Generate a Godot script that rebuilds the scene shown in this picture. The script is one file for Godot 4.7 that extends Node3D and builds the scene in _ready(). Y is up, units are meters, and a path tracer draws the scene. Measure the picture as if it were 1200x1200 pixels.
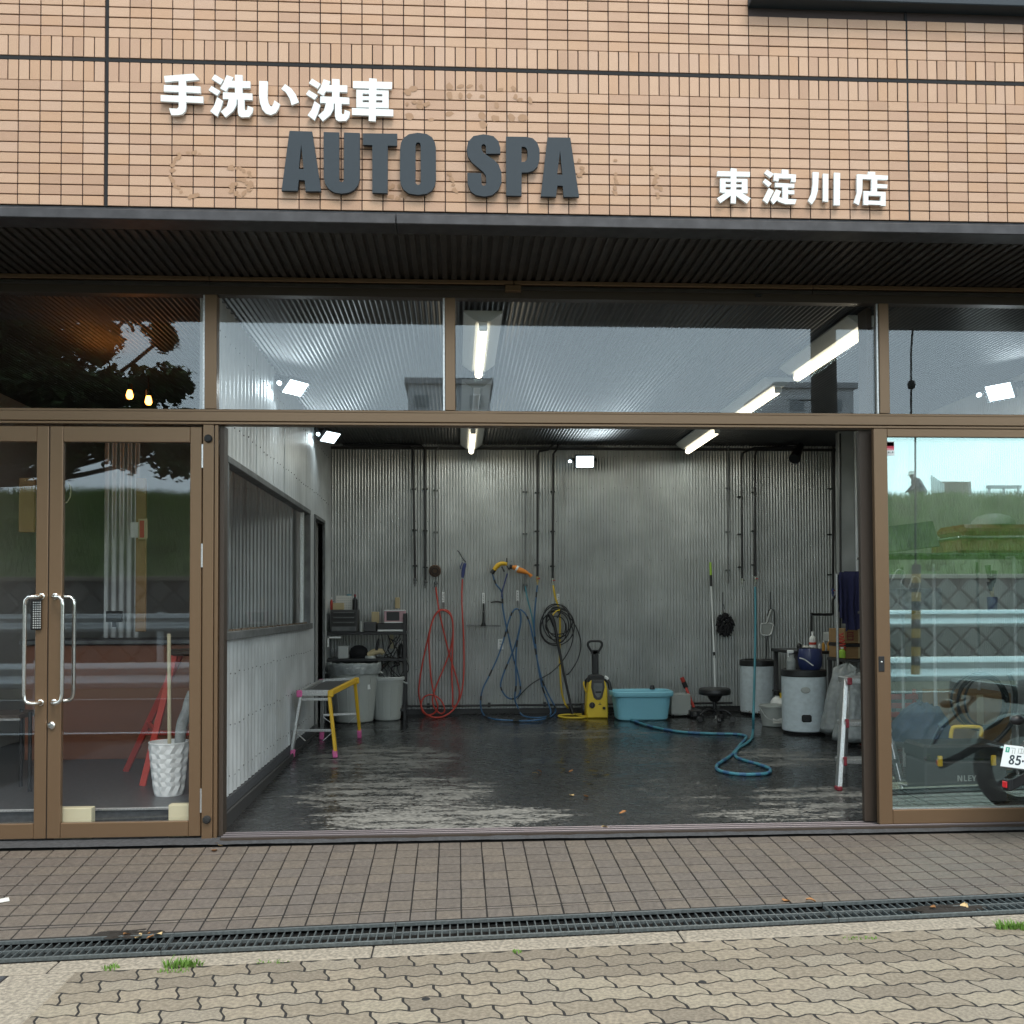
extends Node3D
## A car-wash bay under a tiled building front, seen from the pavement opposite on an overcast day.
## Metres; x runs along the shopfront, z = 0 is the plane of its glass, +z is the street, y = 0 the door sill.

var mats := {}
var origin_of := {}
var rng := RandomNumberGenerator.new()


class Shape:
	var v := PackedVector3Array()
	var n := PackedVector3Array()
	var c := PackedColorArray()
	var tint := Color(1, 1, 1)
	var tinted := false

	func tri(a: Vector3, b: Vector3, d: Vector3, na: Vector3, nb: Vector3, nd: Vector3) -> void:
		v.append(a); v.append(d); v.append(b)
		n.append(na); n.append(nd); n.append(nb)
		if tinted:
			for i in 3: c.append(tint)

	func flat(a: Vector3, b: Vector3, d: Vector3) -> void:
		var m := (b - a).cross(d - a).normalized()
		tri(a, b, d, m, m, m)

	func quad(a: Vector3, b: Vector3, d: Vector3, e: Vector3) -> void:
		var m := (d - a).cross(e - b).normalized()
		tri(a, b, d, m, m, m)
		tri(a, d, e, m, m, m)

	func quadn(a: Vector3, b: Vector3, d: Vector3, e: Vector3, na: Vector3, nb: Vector3, nd: Vector3, ne: Vector3) -> void:
		tri(a, b, d, na, nb, nd)
		tri(a, d, e, na, nd, ne)

	func box(at: Vector3, size: Vector3, bev := 0.0, b := Basis()) -> Shape:
		var h := size / 2.0
		if bev <= 0.0:
			for k in 3:
				for s in [-1.0, 1.0]:
					var p := Vector3.ZERO; p[k] = s * h[k]
					var q := Vector3.ZERO; q[(k + 1) % 3] = h[(k + 1) % 3]
					var r := Vector3.ZERO; r[(k + 2) % 3] = h[(k + 2) % 3] * s
					quad(at + b * (p - q - r), at + b * (p + q - r), at + b * (p + q + r), at + b * (p - q + r))
			return self
		var i := Vector3(h.x - bev, h.y - bev, h.z - bev)
		for k in 3:
			var k1 := (k + 1) % 3
			var k2 := (k + 2) % 3
			for s in [-1.0, 1.0]:
				var p := Vector3.ZERO; p[k] = s * h[k]
				var q := Vector3.ZERO; q[k1] = i[k1]
				var r := Vector3.ZERO; r[k2] = i[k2] * s
				quad(at + b * (p - q - r), at + b * (p + q - r), at + b * (p + q + r), at + b * (p - q + r))
				for s2 in [-1.0, 1.0]:
					# the chamfer between face k (side s) and face k1 (side s2)
					var a1 := Vector3.ZERO; a1[k] = s * h[k]; a1[k1] = s2 * i[k1]; a1[k2] = -i[k2]
					var a2 := a1; a2[k2] = i[k2]
					var b1 := Vector3.ZERO; b1[k] = s * i[k]; b1[k1] = s2 * h[k1]; b1[k2] = -i[k2]
					var b2 := b1; b2[k2] = i[k2]
					if s * s2 > 0: quad(at + b * a1, at + b * b1, at + b * b2, at + b * a2)
					else: quad(at + b * b1, at + b * a1, at + b * a2, at + b * b2)
		for sx in [-1.0, 1.0]:
			for sy in [-1.0, 1.0]:
				for sz in [-1.0, 1.0]:
					var p1 := at + b * Vector3(sx * h.x, sy * i.y, sz * i.z)
					var p2 := at + b * Vector3(sx * i.x, sy * h.y, sz * i.z)
					var p3 := at + b * Vector3(sx * i.x, sy * i.y, sz * h.z)
					if sx * sy * sz > 0: flat(p1, p2, p3)
					else: flat(p1, p3, p2)
		return self

	func span(lo: Vector3, hi: Vector3, bev := 0.0) -> Shape:
		return box((lo + hi) / 2.0, (hi - lo).abs(), bev)

	func bar(a: Vector3, b: Vector3, w: float, h: float, bev := 0.0, up := Vector3.UP) -> Shape:
		var d := (b - a).normalized()
		if absf(d.dot(up)) > 0.98: up = Vector3.BACK
		var x := up.cross(d).normalized()
		return box((a + b) / 2.0, Vector3(w, h, a.distance_to(b)), bev, Basis(x, d.cross(x), d))

	func tube(p: Array, r, sides := 8, caps := true) -> Shape:
		var rings := []
		var normals := []
		var up := Vector3.ZERO
		for k in p.size():
			var a: Vector3 = p[maxi(k - 1, 0)]
			var b: Vector3 = p[mini(k + 1, p.size() - 1)]
			var d := (b - a).normalized()
			if d == Vector3.ZERO: d = Vector3.UP
			if up == Vector3.ZERO: up = Vector3.UP if absf(d.y) < 0.9 else Vector3.RIGHT
			up = (up - d * up.dot(d)).normalized()
			if up == Vector3.ZERO: up = d.cross(Vector3.RIGHT).normalized()
			var side := d.cross(up)
			var rr: float = r[k] if r is Array else r
			var ring := []
			var nn := []
			for j in sides:
				var t := TAU * j / sides
				var m := side * cos(t) + up * sin(t)
				ring.append(p[k] + m * rr)
				nn.append(m)
			rings.append(ring)
			normals.append(nn)
		for k in p.size() - 1:
			for j in sides:
				var j2 := (j + 1) % sides
				quadn(rings[k][j2], rings[k][j], rings[k + 1][j], rings[k + 1][j2], normals[k][j2], normals[k][j], normals[k + 1][j], normals[k + 1][j2])
		if caps:
			for j in range(1, sides - 1):
				flat(rings[0][0], rings[0][j], rings[0][j + 1])
				flat(rings[-1][0], rings[-1][j + 1], rings[-1][j])
		return self

	func lathe(profile: Array, at: Vector3, seg := 24, b := Basis(), smooth := false, from := 0.0, to := TAU) -> Shape:
		for k in profile.size() - 1:
			var p: Vector2 = profile[k]
			var q: Vector2 = profile[k + 1]
			if p.is_equal_approx(q): continue
			var e := (q - p).normalized()
			var np := Vector2(e.y, -e.x)
			var nq := np
			if smooth:
				if k > 0:
					var e0: Vector2 = (p - profile[k - 1]).normalized()
					np = (np + Vector2(e0.y, -e0.x)).normalized()
				if k < profile.size() - 2:
					var e1: Vector2 = (profile[k + 2] - q).normalized()
					nq = (nq + Vector2(e1.y, -e1.x)).normalized()
			for j in seg:
				var t0 := from + (to - from) * j / seg
				var t1 := from + (to - from) * (j + 1) / seg
				var c0 := Vector3(cos(t0), 0, -sin(t0))
				var c1 := Vector3(cos(t1), 0, -sin(t1))
				var pts := [at + b * (c0 * p.x + Vector3.UP * p.y), at + b * (c1 * p.x + Vector3.UP * p.y), at + b * (c1 * q.x + Vector3.UP * q.y), at + b * (c0 * q.x + Vector3.UP * q.y)]
				var nn := [b * (c0 * np.x + Vector3.UP * np.y), b * (c1 * np.x + Vector3.UP * np.y), b * (c1 * nq.x + Vector3.UP * nq.y), b * (c0 * nq.x + Vector3.UP * nq.y)]
				if p.x > 1e-5: tri(pts[0], pts[1], pts[2], nn[0], nn[1], nn[2])
				if q.x > 1e-5: tri(pts[0], pts[2], pts[3], nn[0], nn[2], nn[3])
		return self

	func prism(poly: PackedVector2Array, xf: Transform3D, depth: float, bev := 0.0) -> Shape:
		# extruded along the transform's z from 0 to depth; bev shrinks the front face
		var p := poly
		if Geometry2D.is_polygon_clockwise(p): p.reverse()
		var f := p
		if bev > 0.0:
			var inner := Geometry2D.offset_polygon(p, -bev, Geometry2D.JOIN_MITER)
			if inner.size() == 1 and inner[0].size() == p.size():
				f = PackedVector2Array()
				for a in p:
					var best := Vector2.ZERO; var bd := 1e9
					for q in inner[0]:
						if a.distance_squared_to(q) < bd: bd = a.distance_squared_to(q); best = q
					f.append(best)
		var idx := Geometry2D.triangulate_polygon(p)
		for k in range(0, idx.size(), 3):
			var t := [idx[k], idx[k + 1], idx[k + 2]]
			if (p[t[1]] - p[t[0]]).cross(p[t[2]] - p[t[0]]) < 0: t.reverse()
			flat(xf * Vector3(f[t[0]].x, f[t[0]].y, depth), xf * Vector3(f[t[1]].x, f[t[1]].y, depth), xf * Vector3(f[t[2]].x, f[t[2]].y, depth))
			flat(xf * Vector3(p[t[0]].x, p[t[0]].y, 0), xf * Vector3(p[t[2]].x, p[t[2]].y, 0), xf * Vector3(p[t[1]].x, p[t[1]].y, 0))
		for k in p.size():
			var a := p[k]; var b := p[(k + 1) % p.size()]
			var fa := f[k]; var fb := f[(k + 1) % p.size()]
			quad(xf * Vector3(a.x, a.y, 0), xf * Vector3(b.x, b.y, 0), xf * Vector3(b.x, b.y, depth - bev), xf * Vector3(a.x, a.y, depth - bev))
			if bev > 0.0: quad(xf * Vector3(a.x, a.y, depth - bev), xf * Vector3(b.x, b.y, depth - bev), xf * Vector3(fb.x, fb.y, depth), xf * Vector3(fa.x, fa.y, depth))
		return self

	func sheet(rows: Array, smooth := true) -> Shape:
		# rows of equally many points; faces look to rows x columns
		if not smooth:
			for i in rows.size() - 1:
				for j in rows[i].size() - 1:
					quad(rows[i][j], rows[i][j + 1], rows[i + 1][j + 1], rows[i + 1][j])
			return self
		var nn := []
		for i in rows.size():
			var line := []
			for j in rows[i].size():
				var a: Vector3 = rows[i][maxi(j - 1, 0)]; var b: Vector3 = rows[i][mini(j + 1, rows[i].size() - 1)]
				var d: Vector3 = rows[maxi(i - 1, 0)][j]; var e: Vector3 = rows[mini(i + 1, rows.size() - 1)][j]
				line.append((b - a).cross(e - d).normalized())
			nn.append(line)
		for i in rows.size() - 1:
			for j in rows[i].size() - 1:
				quadn(rows[i][j], rows[i][j + 1], rows[i + 1][j + 1], rows[i + 1][j], nn[i][j], nn[i][j + 1], nn[i + 1][j + 1], nn[i + 1][j])
		return self

	func mesh(shift := Vector3.ZERO) -> ArrayMesh:
		var a := []
		a.resize(Mesh.ARRAY_MAX)
		var w := v
		if shift != Vector3.ZERO:
			w = PackedVector3Array()
			w.resize(v.size())
			for i in v.size(): w[i] = v[i] + shift
		a[Mesh.ARRAY_VERTEX] = w
		a[Mesh.ARRAY_NORMAL] = n
		if tinted: a[Mesh.ARRAY_COLOR] = c
		var m := ArrayMesh.new()
		m.add_surface_from_arrays(Mesh.PRIMITIVE_TRIANGLES, a)
		return m


func tag(o: Node3D, label: String, category: String, group := "") -> Node3D:
	o.set_meta("label", label)
	o.set_meta("category", category)
	if group: o.set_meta("group", group)
	return o


func thing(called: String, label: String, category: String, at := Vector3.ZERO, group := "") -> Node3D:
	var o := Node3D.new()
	o.name = called
	add_child(o, true)
	o.position = at
	origin_of[o] = at
	return tag(o, label, category, group)


func part(parent: Node3D, called: String, s: Shape, m: Material, label := "") -> MeshInstance3D:
	var o := MeshInstance3D.new()
	o.name = called
	var at: Vector3 = origin_of[parent]
	o.mesh = s.mesh(-at)
	o.material_override = m
	parent.add_child(o, true)
	origin_of[o] = at
	if label: o.set_meta("label", label)
	return o


func piece(parent: Node3D, called: String, mesh: Mesh, m: Material, xf: Transform3D) -> MeshInstance3D:
	var o := MeshInstance3D.new()
	o.name = called
	o.mesh = mesh
	o.material_override = m
	parent.add_child(o, true)
	o.transform = Transform3D(xf.basis, xf.origin - origin_of[parent])
	return o


func solo(called: String, s: Shape, m: Material, label: String, category: String, group := "", at := Vector3.ZERO) -> MeshInstance3D:
	var o := MeshInstance3D.new()
	o.name = called
	o.mesh = s.mesh(-at)
	o.material_override = m
	add_child(o, true)
	o.position = at
	origin_of[o] = at
	tag(o, label, category, group)
	return o


func ground_piece(called: String, s: Shape, m: Material, kind := "structure") -> MeshInstance3D:
	var o := MeshInstance3D.new()
	o.name = called
	o.mesh = s.mesh()
	o.material_override = m
	add_child(o, true)
	origin_of[o] = Vector3.ZERO
	o.set_meta("kind", kind)
	return o


func clone(o: Node3D, at: Vector3, label: String, turn := 0.0) -> Node3D:
	var r: Node3D = o.duplicate()
	r.name = String(o.name).rstrip("0123456789_")
	add_child(r, true)
	r.position = at
	r.rotation.y = turn
	r.set_meta("label", label)
	return r


func smooth_path(p: Array, per := 6) -> Array:
	var out := []
	for k in p.size() - 1:
		var a: Vector3 = p[maxi(k - 1, 0)]
		var d: Vector3 = p[mini(k + 2, p.size() - 1)]
		for j in per: out.append(p[k].cubic_interpolate(p[k + 1], a, d, float(j) / per))
	out.append(p[-1])
	return out


func hang(pts: Array, z0: float, wave := 0.012) -> Array:
	# a path on the wall, each pass a little before the last, so that strands cross without touching
	var out := []
	for k in pts.size():
		var p: Vector3 = pts[k]
		if p.z < -4.95: p.z = z0 + wave * (0.5 + 0.5 * sin(k * 1.7)) + 0.0016 * k
		else: p.y += 0.005 + 0.004 * sin(k * 1.7)
		out.append(p)
	return out


func floor_y(z: float) -> float:
	return -0.0205 * z


func ground_y(x: float, z: float) -> float:
	x = clampf(x, -5.0, 5.0)
	if z <= 0.1: return -0.03
	if z <= 1.15: return lerpf(-0.03, -0.122 + 0.024 * x, (z - 0.1) / 1.05)
	return lerpf(-0.122 + 0.024 * x, -0.144 + 0.025 * x, clampf((z - 1.15) / 0.35, 0.0, 1.0))


func noise_tex(freq: float, lo: float, hi: float, seed_ := 1, octaves := 4, kind := FastNoiseLite.TYPE_SIMPLEX_SMOOTH, size := 512, mid := -1.0) -> NoiseTexture2D:
	var f := FastNoiseLite.new()
	f.noise_type = kind
	f.seed = seed_
	f.frequency = freq
	f.fractal_octaves = octaves
	var g := Gradient.new()
	g.set_color(0, Color(lo, lo, lo))
	g.set_color(1, Color(hi, hi, hi))
	if mid >= 0.0: g.add_point(mid, Color((lo + hi) / 2, (lo + hi) / 2, (lo + hi) / 2))
	var t := NoiseTexture2D.new()
	t.width = size; t.height = size
	t.seamless = true
	t.noise = f
	t.color_ramp = g
	return t


func normal_tex(freq: float, strength: float, seed_ := 3, kind := FastNoiseLite.TYPE_SIMPLEX_SMOOTH) -> NoiseTexture2D:
	var t := noise_tex(freq, 0, 1, seed_, 4, kind)
	t.color_ramp = null
	t.as_normal_map = true
	t.bump_strength = strength
	return t


func mat(called: String, color: Color, rough: float, metal := 0.0, grain: Texture2D = null, scale := 1.0, bump: Texture2D = null, bump_by := 0.4) -> StandardMaterial3D:
	var m := StandardMaterial3D.new()
	m.resource_name = called
	m.albedo_color = color
	m.roughness = rough
	m.metallic = metal
	if grain: m.albedo_texture = grain
	if bump:
		m.normal_enabled = true
		m.normal_texture = bump
		m.normal_scale = bump_by
	if grain or bump:
		m.uv1_triplanar = true
		m.uv1_world_triplanar = true
		m.uv1_scale = Vector3.ONE * scale
	mats[called] = m
	return m


func pane_mat(called: String, color: Color, film: float) -> StandardMaterial3D:
	# window glass with a reflecting film: that share of the light is mirrored at each face, the rest goes through
	var m := mat(called, Color(color, film), 0.0, 1.0)
	var plain := Image.create_empty(4, 4, false, Image.FORMAT_RGB8)
	plain.fill(Color.WHITE)
	m.albedo_texture = ImageTexture.create_from_image(plain)
	m.transparency = BaseMaterial3D.TRANSPARENCY_ALPHA
	return m


func lamp(kind: Light3D, called: String, at: Vector3, energy: float, color: Color) -> Light3D:
	kind.name = called
	kind.light_energy = energy
	kind.light_color = color
	kind.shadow_enabled = true
	add_child(kind, true)
	kind.position = at
	return kind


func grey(v: float) -> Color:
	return Color(v, v, v).linear_to_srgb()


func lin(r: float, g: float, b: float) -> Color:
	return Color(r, g, b).linear_to_srgb()


func _ready() -> void:
	rng.seed = 7
	# ---- camera, sky, sun, exposure
	var cam := Camera3D.new()
	cam.name = "camera"
	cam.projection = Camera3D.PROJECTION_FRUSTUM
	cam.near = 0.05
	cam.far = 600.0
	cam.size = 0.052174
	cam.frustum_offset = Vector2(0, 0.003448)
	cam.transform = Transform3D(Basis(Vector3(0.998379, -0.004588, 0.056738), Vector3(0.002984, 0.999594, 0.028329), Vector3(-0.056845, -0.028114, 0.997987)), Vector3(0, 1.2477, 5.5))
	add_child(cam)
	cam.current = true
	var sky_look := ProceduralSkyMaterial.new()
	sky_look.sky_top_color = Color(0.80, 0.86, 0.90)
	sky_look.sky_horizon_color = Color(0.90, 0.95, 0.97)
	sky_look.sky_curve = 0.2
	sky_look.ground_bottom_color = Color(0.35, 0.35, 0.33)
	sky_look.ground_horizon_color = Color(0.7, 0.72, 0.72)
	var env := Environment.new()
	env.background_mode = Environment.BG_SKY
	env.sky = Sky.new()
	env.sky.sky_material = sky_look
	env.tonemap_mode = Environment.TONE_MAPPER_LINEAR
	env.tonemap_exposure = 3.25
	env.sdfgi_enabled = true
	env.ssao_enabled = true
	env.ssil_enabled = true
	var world := WorldEnvironment.new()
	world.name = "world"
	world.environment = env
	add_child(world)
	var sun := DirectionalLight3D.new()
	sun.name = "sun"
	sun.light_energy = 0.3
	sun.light_angular_distance = 25.0
	sun.light_color = Color(1, 0.97, 0.93)
	sun.shadow_enabled = true
	sun.rotation_degrees = Vector3(-58, 18, 0)
	add_child(sun)

	make_materials()
	build_ground()
	build_facade()
	build_shopfront()
	build_bay()
	build_lights()
	build_signs()
	build_shop_room()
	build_doors()
	build_bay_things()
	build_street()


func make_materials() -> void:
	var fine := noise_tex(0.09, 0.78, 1.0, 5, 3)
	var speck := noise_tex(0.35, 0.62, 1.0, 9, 2)
	var cloudy := noise_tex(0.012, 0.72, 1.0, 11, 5)
	var blotch := noise_tex(0.03, 0.72, 1.0, 21, 5)
	var rough_n := normal_tex(0.12, 6.0, 31)
	var grain_n := normal_tex(0.3, 5.0, 33)
	var soft_n := normal_tex(0.02, 4.0, 35)
	# streaks: long along the extrusion
	var tile := mat("glazed_tile", Color.WHITE, 0.55, 0.0, fine, 6.0, rough_n, 0.25)
	tile.vertex_color_use_as_albedo = true
	mat("mortar", lin(0.085, 0.062, 0.058), 0.95, 0.0, speck, 5.0)
	mat("joint_sealant", lin(0.014, 0.015, 0.017), 0.95)
	mat("flashing", lin(0.06, 0.058, 0.062), 0.5, 0.3, cloudy, 1.5)
	mat("soffit_metal", lin(0.05, 0.043, 0.037), 0.55, 0.2, cloudy, 1.0)
	mat("bronze_metal", lin(0.2, 0.127, 0.073), 0.34, 0.5, noise_tex(0.4, 0.95, 1.0, 41, 2), 2.0)
	mat("dark_bronze", lin(0.055, 0.04, 0.03), 0.5, 0.3)
	mat("black_rubber", lin(0.012, 0.012, 0.012), 0.7)
	mat("galvanised", lin(0.54, 0.56, 0.55), 0.36, 0.55, noise_tex(0.006, 0.78, 1.0, 43, 4), 0.5)
	mat("galvanised_light", lin(0.72, 0.75, 0.76), 0.36, 0.3, noise_tex(0.006, 0.8, 1.0, 44, 4), 0.5)
	mat("dark_ceiling", lin(0.03, 0.031, 0.032), 0.42, 0.1)
	mat("grey_trim", lin(0.2, 0.21, 0.21), 0.5, 0.4, cloudy, 1.0)
	mat("dark_trim", lin(0.03, 0.03, 0.03), 0.6)
	mat("screw_steel", lin(0.12, 0.12, 0.12), 0.4, 0.7)
	mat("concrete", lin(0.43, 0.375, 0.295), 0.9, 0.0, noise_tex(0.06, 0.6, 1.0, 71, 6), 1.3, grain_n, 0.5)
	mat("dark_concrete", lin(0.075, 0.078, 0.085), 0.75, 0.0, blotch, 2.0, grain_n, 0.5)
	mat("pale_paint_wear", lin(0.4, 0.4, 0.37), 0.9, 0.0, speck, 3.0)
	var pav := mat("paving", Color.WHITE, 0.9, 0.0, speck, 2.6, grain_n, 0.7)
	pav.vertex_color_use_as_albedo = true
	for k in 5:
		var w: Array = [lin(0.57, 0.48, 0.355), lin(0.5, 0.42, 0.31), lin(0.61, 0.525, 0.39), lin(0.43, 0.36, 0.27), lin(0.54, 0.465, 0.355)]
		var p := mat("paver_%d" % k, w[k], 0.92, 0.0, speck, 2.4 + 0.3 * k, grain_n, 0.8)
		p.detail_enabled = true
		p.detail_blend_mode = BaseMaterial3D.BLEND_MODE_MUL
		p.detail_albedo = blotch
		p.detail_uv_layer = BaseMaterial3D.DETAIL_UV_1
	for k in 4:
		var w: Array = [lin(0.3, 0.25, 0.205), lin(0.275, 0.23, 0.195), lin(0.32, 0.265, 0.215), lin(0.29, 0.245, 0.21)]
		var p := mat("apron_tile_%d" % k, w[k], 0.46, 0.0, speck, 2.0, grain_n, 0.5)
		p.detail_enabled = true
		p.detail_blend_mode = BaseMaterial3D.BLEND_MODE_MUL
		p.detail_albedo = blotch
		p.detail_uv_layer = BaseMaterial3D.DETAIL_UV_1
	mat("joint_sand", lin(0.022, 0.019, 0.017), 0.95, 0.0, speck, 4.0)
	mat("grate_steel", lin(0.14, 0.16, 0.162), 0.5, 0.4, blotch, 3.0)
	mat("drain_dark", lin(0.03, 0.028, 0.026), 0.9, 0.0, speck, 3.0)
	mat("asphalt", lin(0.055, 0.055, 0.055), 0.9, 0.0, speck, 2.0)
	mat("stainless", lin(0.75, 0.74, 0.70), 0.16, 1.0)
	mat("aluminium", lin(0.68, 0.69, 0.68), 0.33, 0.8, noise_tex(0.03, 0.8, 1.0, 47, 4), 4.0)
	mat("white_paint", lin(0.7, 0.73, 0.73), 0.45, 0.0)
	mat("slate_paint", lin(0.017, 0.028, 0.038), 0.7, 0.0)
	pane_mat("clear_pane", Color(0.94, 0.98, 1.0), 0.052)
	pane_mat("green_pane", Color(0.84, 0.97, 0.95), 0.22)
	pane_mat("window_pane", Color(0.94, 0.98, 1.0), 0.08)
	for w in [["black_plastic", lin(0.014, 0.014, 0.015), 0.4], ["dark_grey_plastic", lin(0.05, 0.05, 0.052), 0.5], ["grey_plastic", lin(0.36, 0.38, 0.36), 0.5], ["pale_grey_plastic", lin(0.42, 0.44, 0.43), 0.5], ["white_plastic", lin(0.72, 0.74, 0.73), 0.4],
			["yellow_plastic", lin(0.72, 0.5, 0.03), 0.4], ["yellow_paint", lin(0.66, 0.4, 0.02), 0.5], ["red_hose", lin(0.5, 0.055, 0.035), 0.45], ["blue_hose", lin(0.04, 0.12, 0.24), 0.45], ["teal_hose", lin(0.06, 0.24, 0.3), 0.45],
			["yellow_hose", lin(0.6, 0.42, 0.03), 0.5], ["black_hose", lin(0.012, 0.012, 0.013), 0.45], ["blue_tub", lin(0.22, 0.52, 0.63), 0.5], ["orange_plastic", lin(0.75, 0.25, 0.03), 0.45], ["navy_plastic", lin(0.03, 0.045, 0.16), 0.4],
			["green_plastic", lin(0.3, 0.5, 0.05), 0.5], ["pink_rubber", lin(0.6, 0.12, 0.3), 0.6], ["red_paint", lin(0.42, 0.04, 0.025), 0.5], ["brass", lin(0.55, 0.42, 0.2), 0.35], ["brown_rubber", lin(0.09, 0.05, 0.03), 0.7], ["pink_plastic", lin(0.5, 0.3, 0.33), 0.45],
			["paper", lin(0.62, 0.62, 0.58), 0.9], ["tan_paper", lin(0.45, 0.37, 0.22), 0.9], ["light_wood", lin(0.5, 0.46, 0.31), 0.7], ["indigo_plastic", lin(0.02, 0.03, 0.1), 0.3], ["amber_liquid", lin(0.5, 0.25, 0.03), 0.3], ["maroon_plastic", lin(0.2, 0.02, 0.03), 0.5]]:
		mat(w[0], w[1], w[2])
	mats["brass"].metallic = 0.8
	for w in []:
		mats[w].albedo_texture = cloudy; mats[w].uv1_triplanar = true; mats[w].uv1_world_triplanar = true; mats[w].uv1_scale = Vector3.ONE * 3.0
	mat("tank_enamel", lin(0.62, 0.7, 0.74), 0.3, 0.0, noise_tex(0.02, 0.88, 1.0, 49, 3), 1.5)
	mat("cardboard", lin(0.36, 0.22, 0.1), 0.9, 0.0, fine, 3.0)
	var cloth := mat("navy_cloth", lin(0.022, 0.025, 0.09), 0.95, 0.0, fine, 20.0, grain_n, 1.0)
	cloth.rim_enabled = true
	cloth.rim = 0.3
	mat("black_fleece", lin(0.012, 0.012, 0.014), 1.0, 0.0, null, 1.0, grain_n, 1.0)
	mat("plastic_bag", lin(0.35, 0.38, 0.38), 0.35, 0.0, cloudy, 2.0, soft_n, 0.8)
	mat("dead_leaf", lin(0.3, 0.14, 0.05), 0.9)
	mat("dead_leaf_pale", lin(0.5, 0.36, 0.18), 0.9)
	mat("soil", lin(0.035, 0.028, 0.022), 1.0, 0.0, speck, 6.0, grain_n, 1.0)
	var blade := mat("grass_blade", lin(0.1, 0.2, 0.03), 0.8)
	blade.backlight_enabled = true
	blade.backlight = Color(0.3, 0.4, 0.1)
	mat("shop_floor", lin(0.07, 0.073, 0.076), 0.4, 0.0, blotch, 1.5)
	mat("shop_wall", lin(0.4, 0.4, 0.38), 0.8)
	mat("red_sticker", lin(0.65, 0.06, 0.11), 0.5)
	mat("glue_residue", lin(0.33, 0.2, 0.12), 0.8)
	mat("plate_green", lin(0.03, 0.32, 0.22), 0.5)
	mat("brown_case", lin(0.22, 0.08, 0.04), 0.35)
	var rr := mat("red_reflector", lin(0.75, 0.01, 0.02), 0.15)
	rr.clearcoat_enabled = true
	mat("turf", lin(0.09, 0.15, 0.03), 0.95, 0.0, blotch, 0.6)
	var gt := mat("grass_tint", Color.WHITE, 0.85)
	gt.vertex_color_use_as_albedo = true
	mat("bark", lin(0.07, 0.055, 0.04), 0.95)
	mat("wall_stone", lin(0.22, 0.2, 0.18), 0.9, 0.0, speck, 2.0)
	mat("wall_stone_dark", lin(0.15, 0.14, 0.13), 0.9, 0.0, speck, 2.0)
	mat("rail_steel", lin(0.6, 0.62, 0.62), 0.4, 0.5)
	mat("haze_paled_wall", lin(0.72, 0.73, 0.74), 0.9)  # distant walls whitened: the haze is put into their colour
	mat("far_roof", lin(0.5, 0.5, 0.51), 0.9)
	mat("haze_paled_window", lin(0.3, 0.33, 0.35), 0.3)  # distant panes lightened too, as haze would do
	mat("skin", lin(0.4, 0.24, 0.16), 0.6)
	mat("rail_worn", lin(0.2, 0.18, 0.19), 0.38, 0.7)
	mat("grit", lin(0.13, 0.1, 0.07), 0.95)
	mat("old_pole", lin(0.06, 0.05, 0.042), 0.9, 0.0, blotch, 2.0)
	mat("tarp_blue", lin(0.02, 0.06, 0.13), 0.6, 0.0, cloudy, 3.0)
	mat("guard_yellow", lin(0.3, 0.17, 0.03), 0.7)


func noise(seed_: int, freq: float, octaves := 4) -> FastNoiseLite:
	var f := FastNoiseLite.new()
	f.seed = seed_
	f.frequency = freq
	f.fractal_octaves = octaves
	return f


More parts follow.
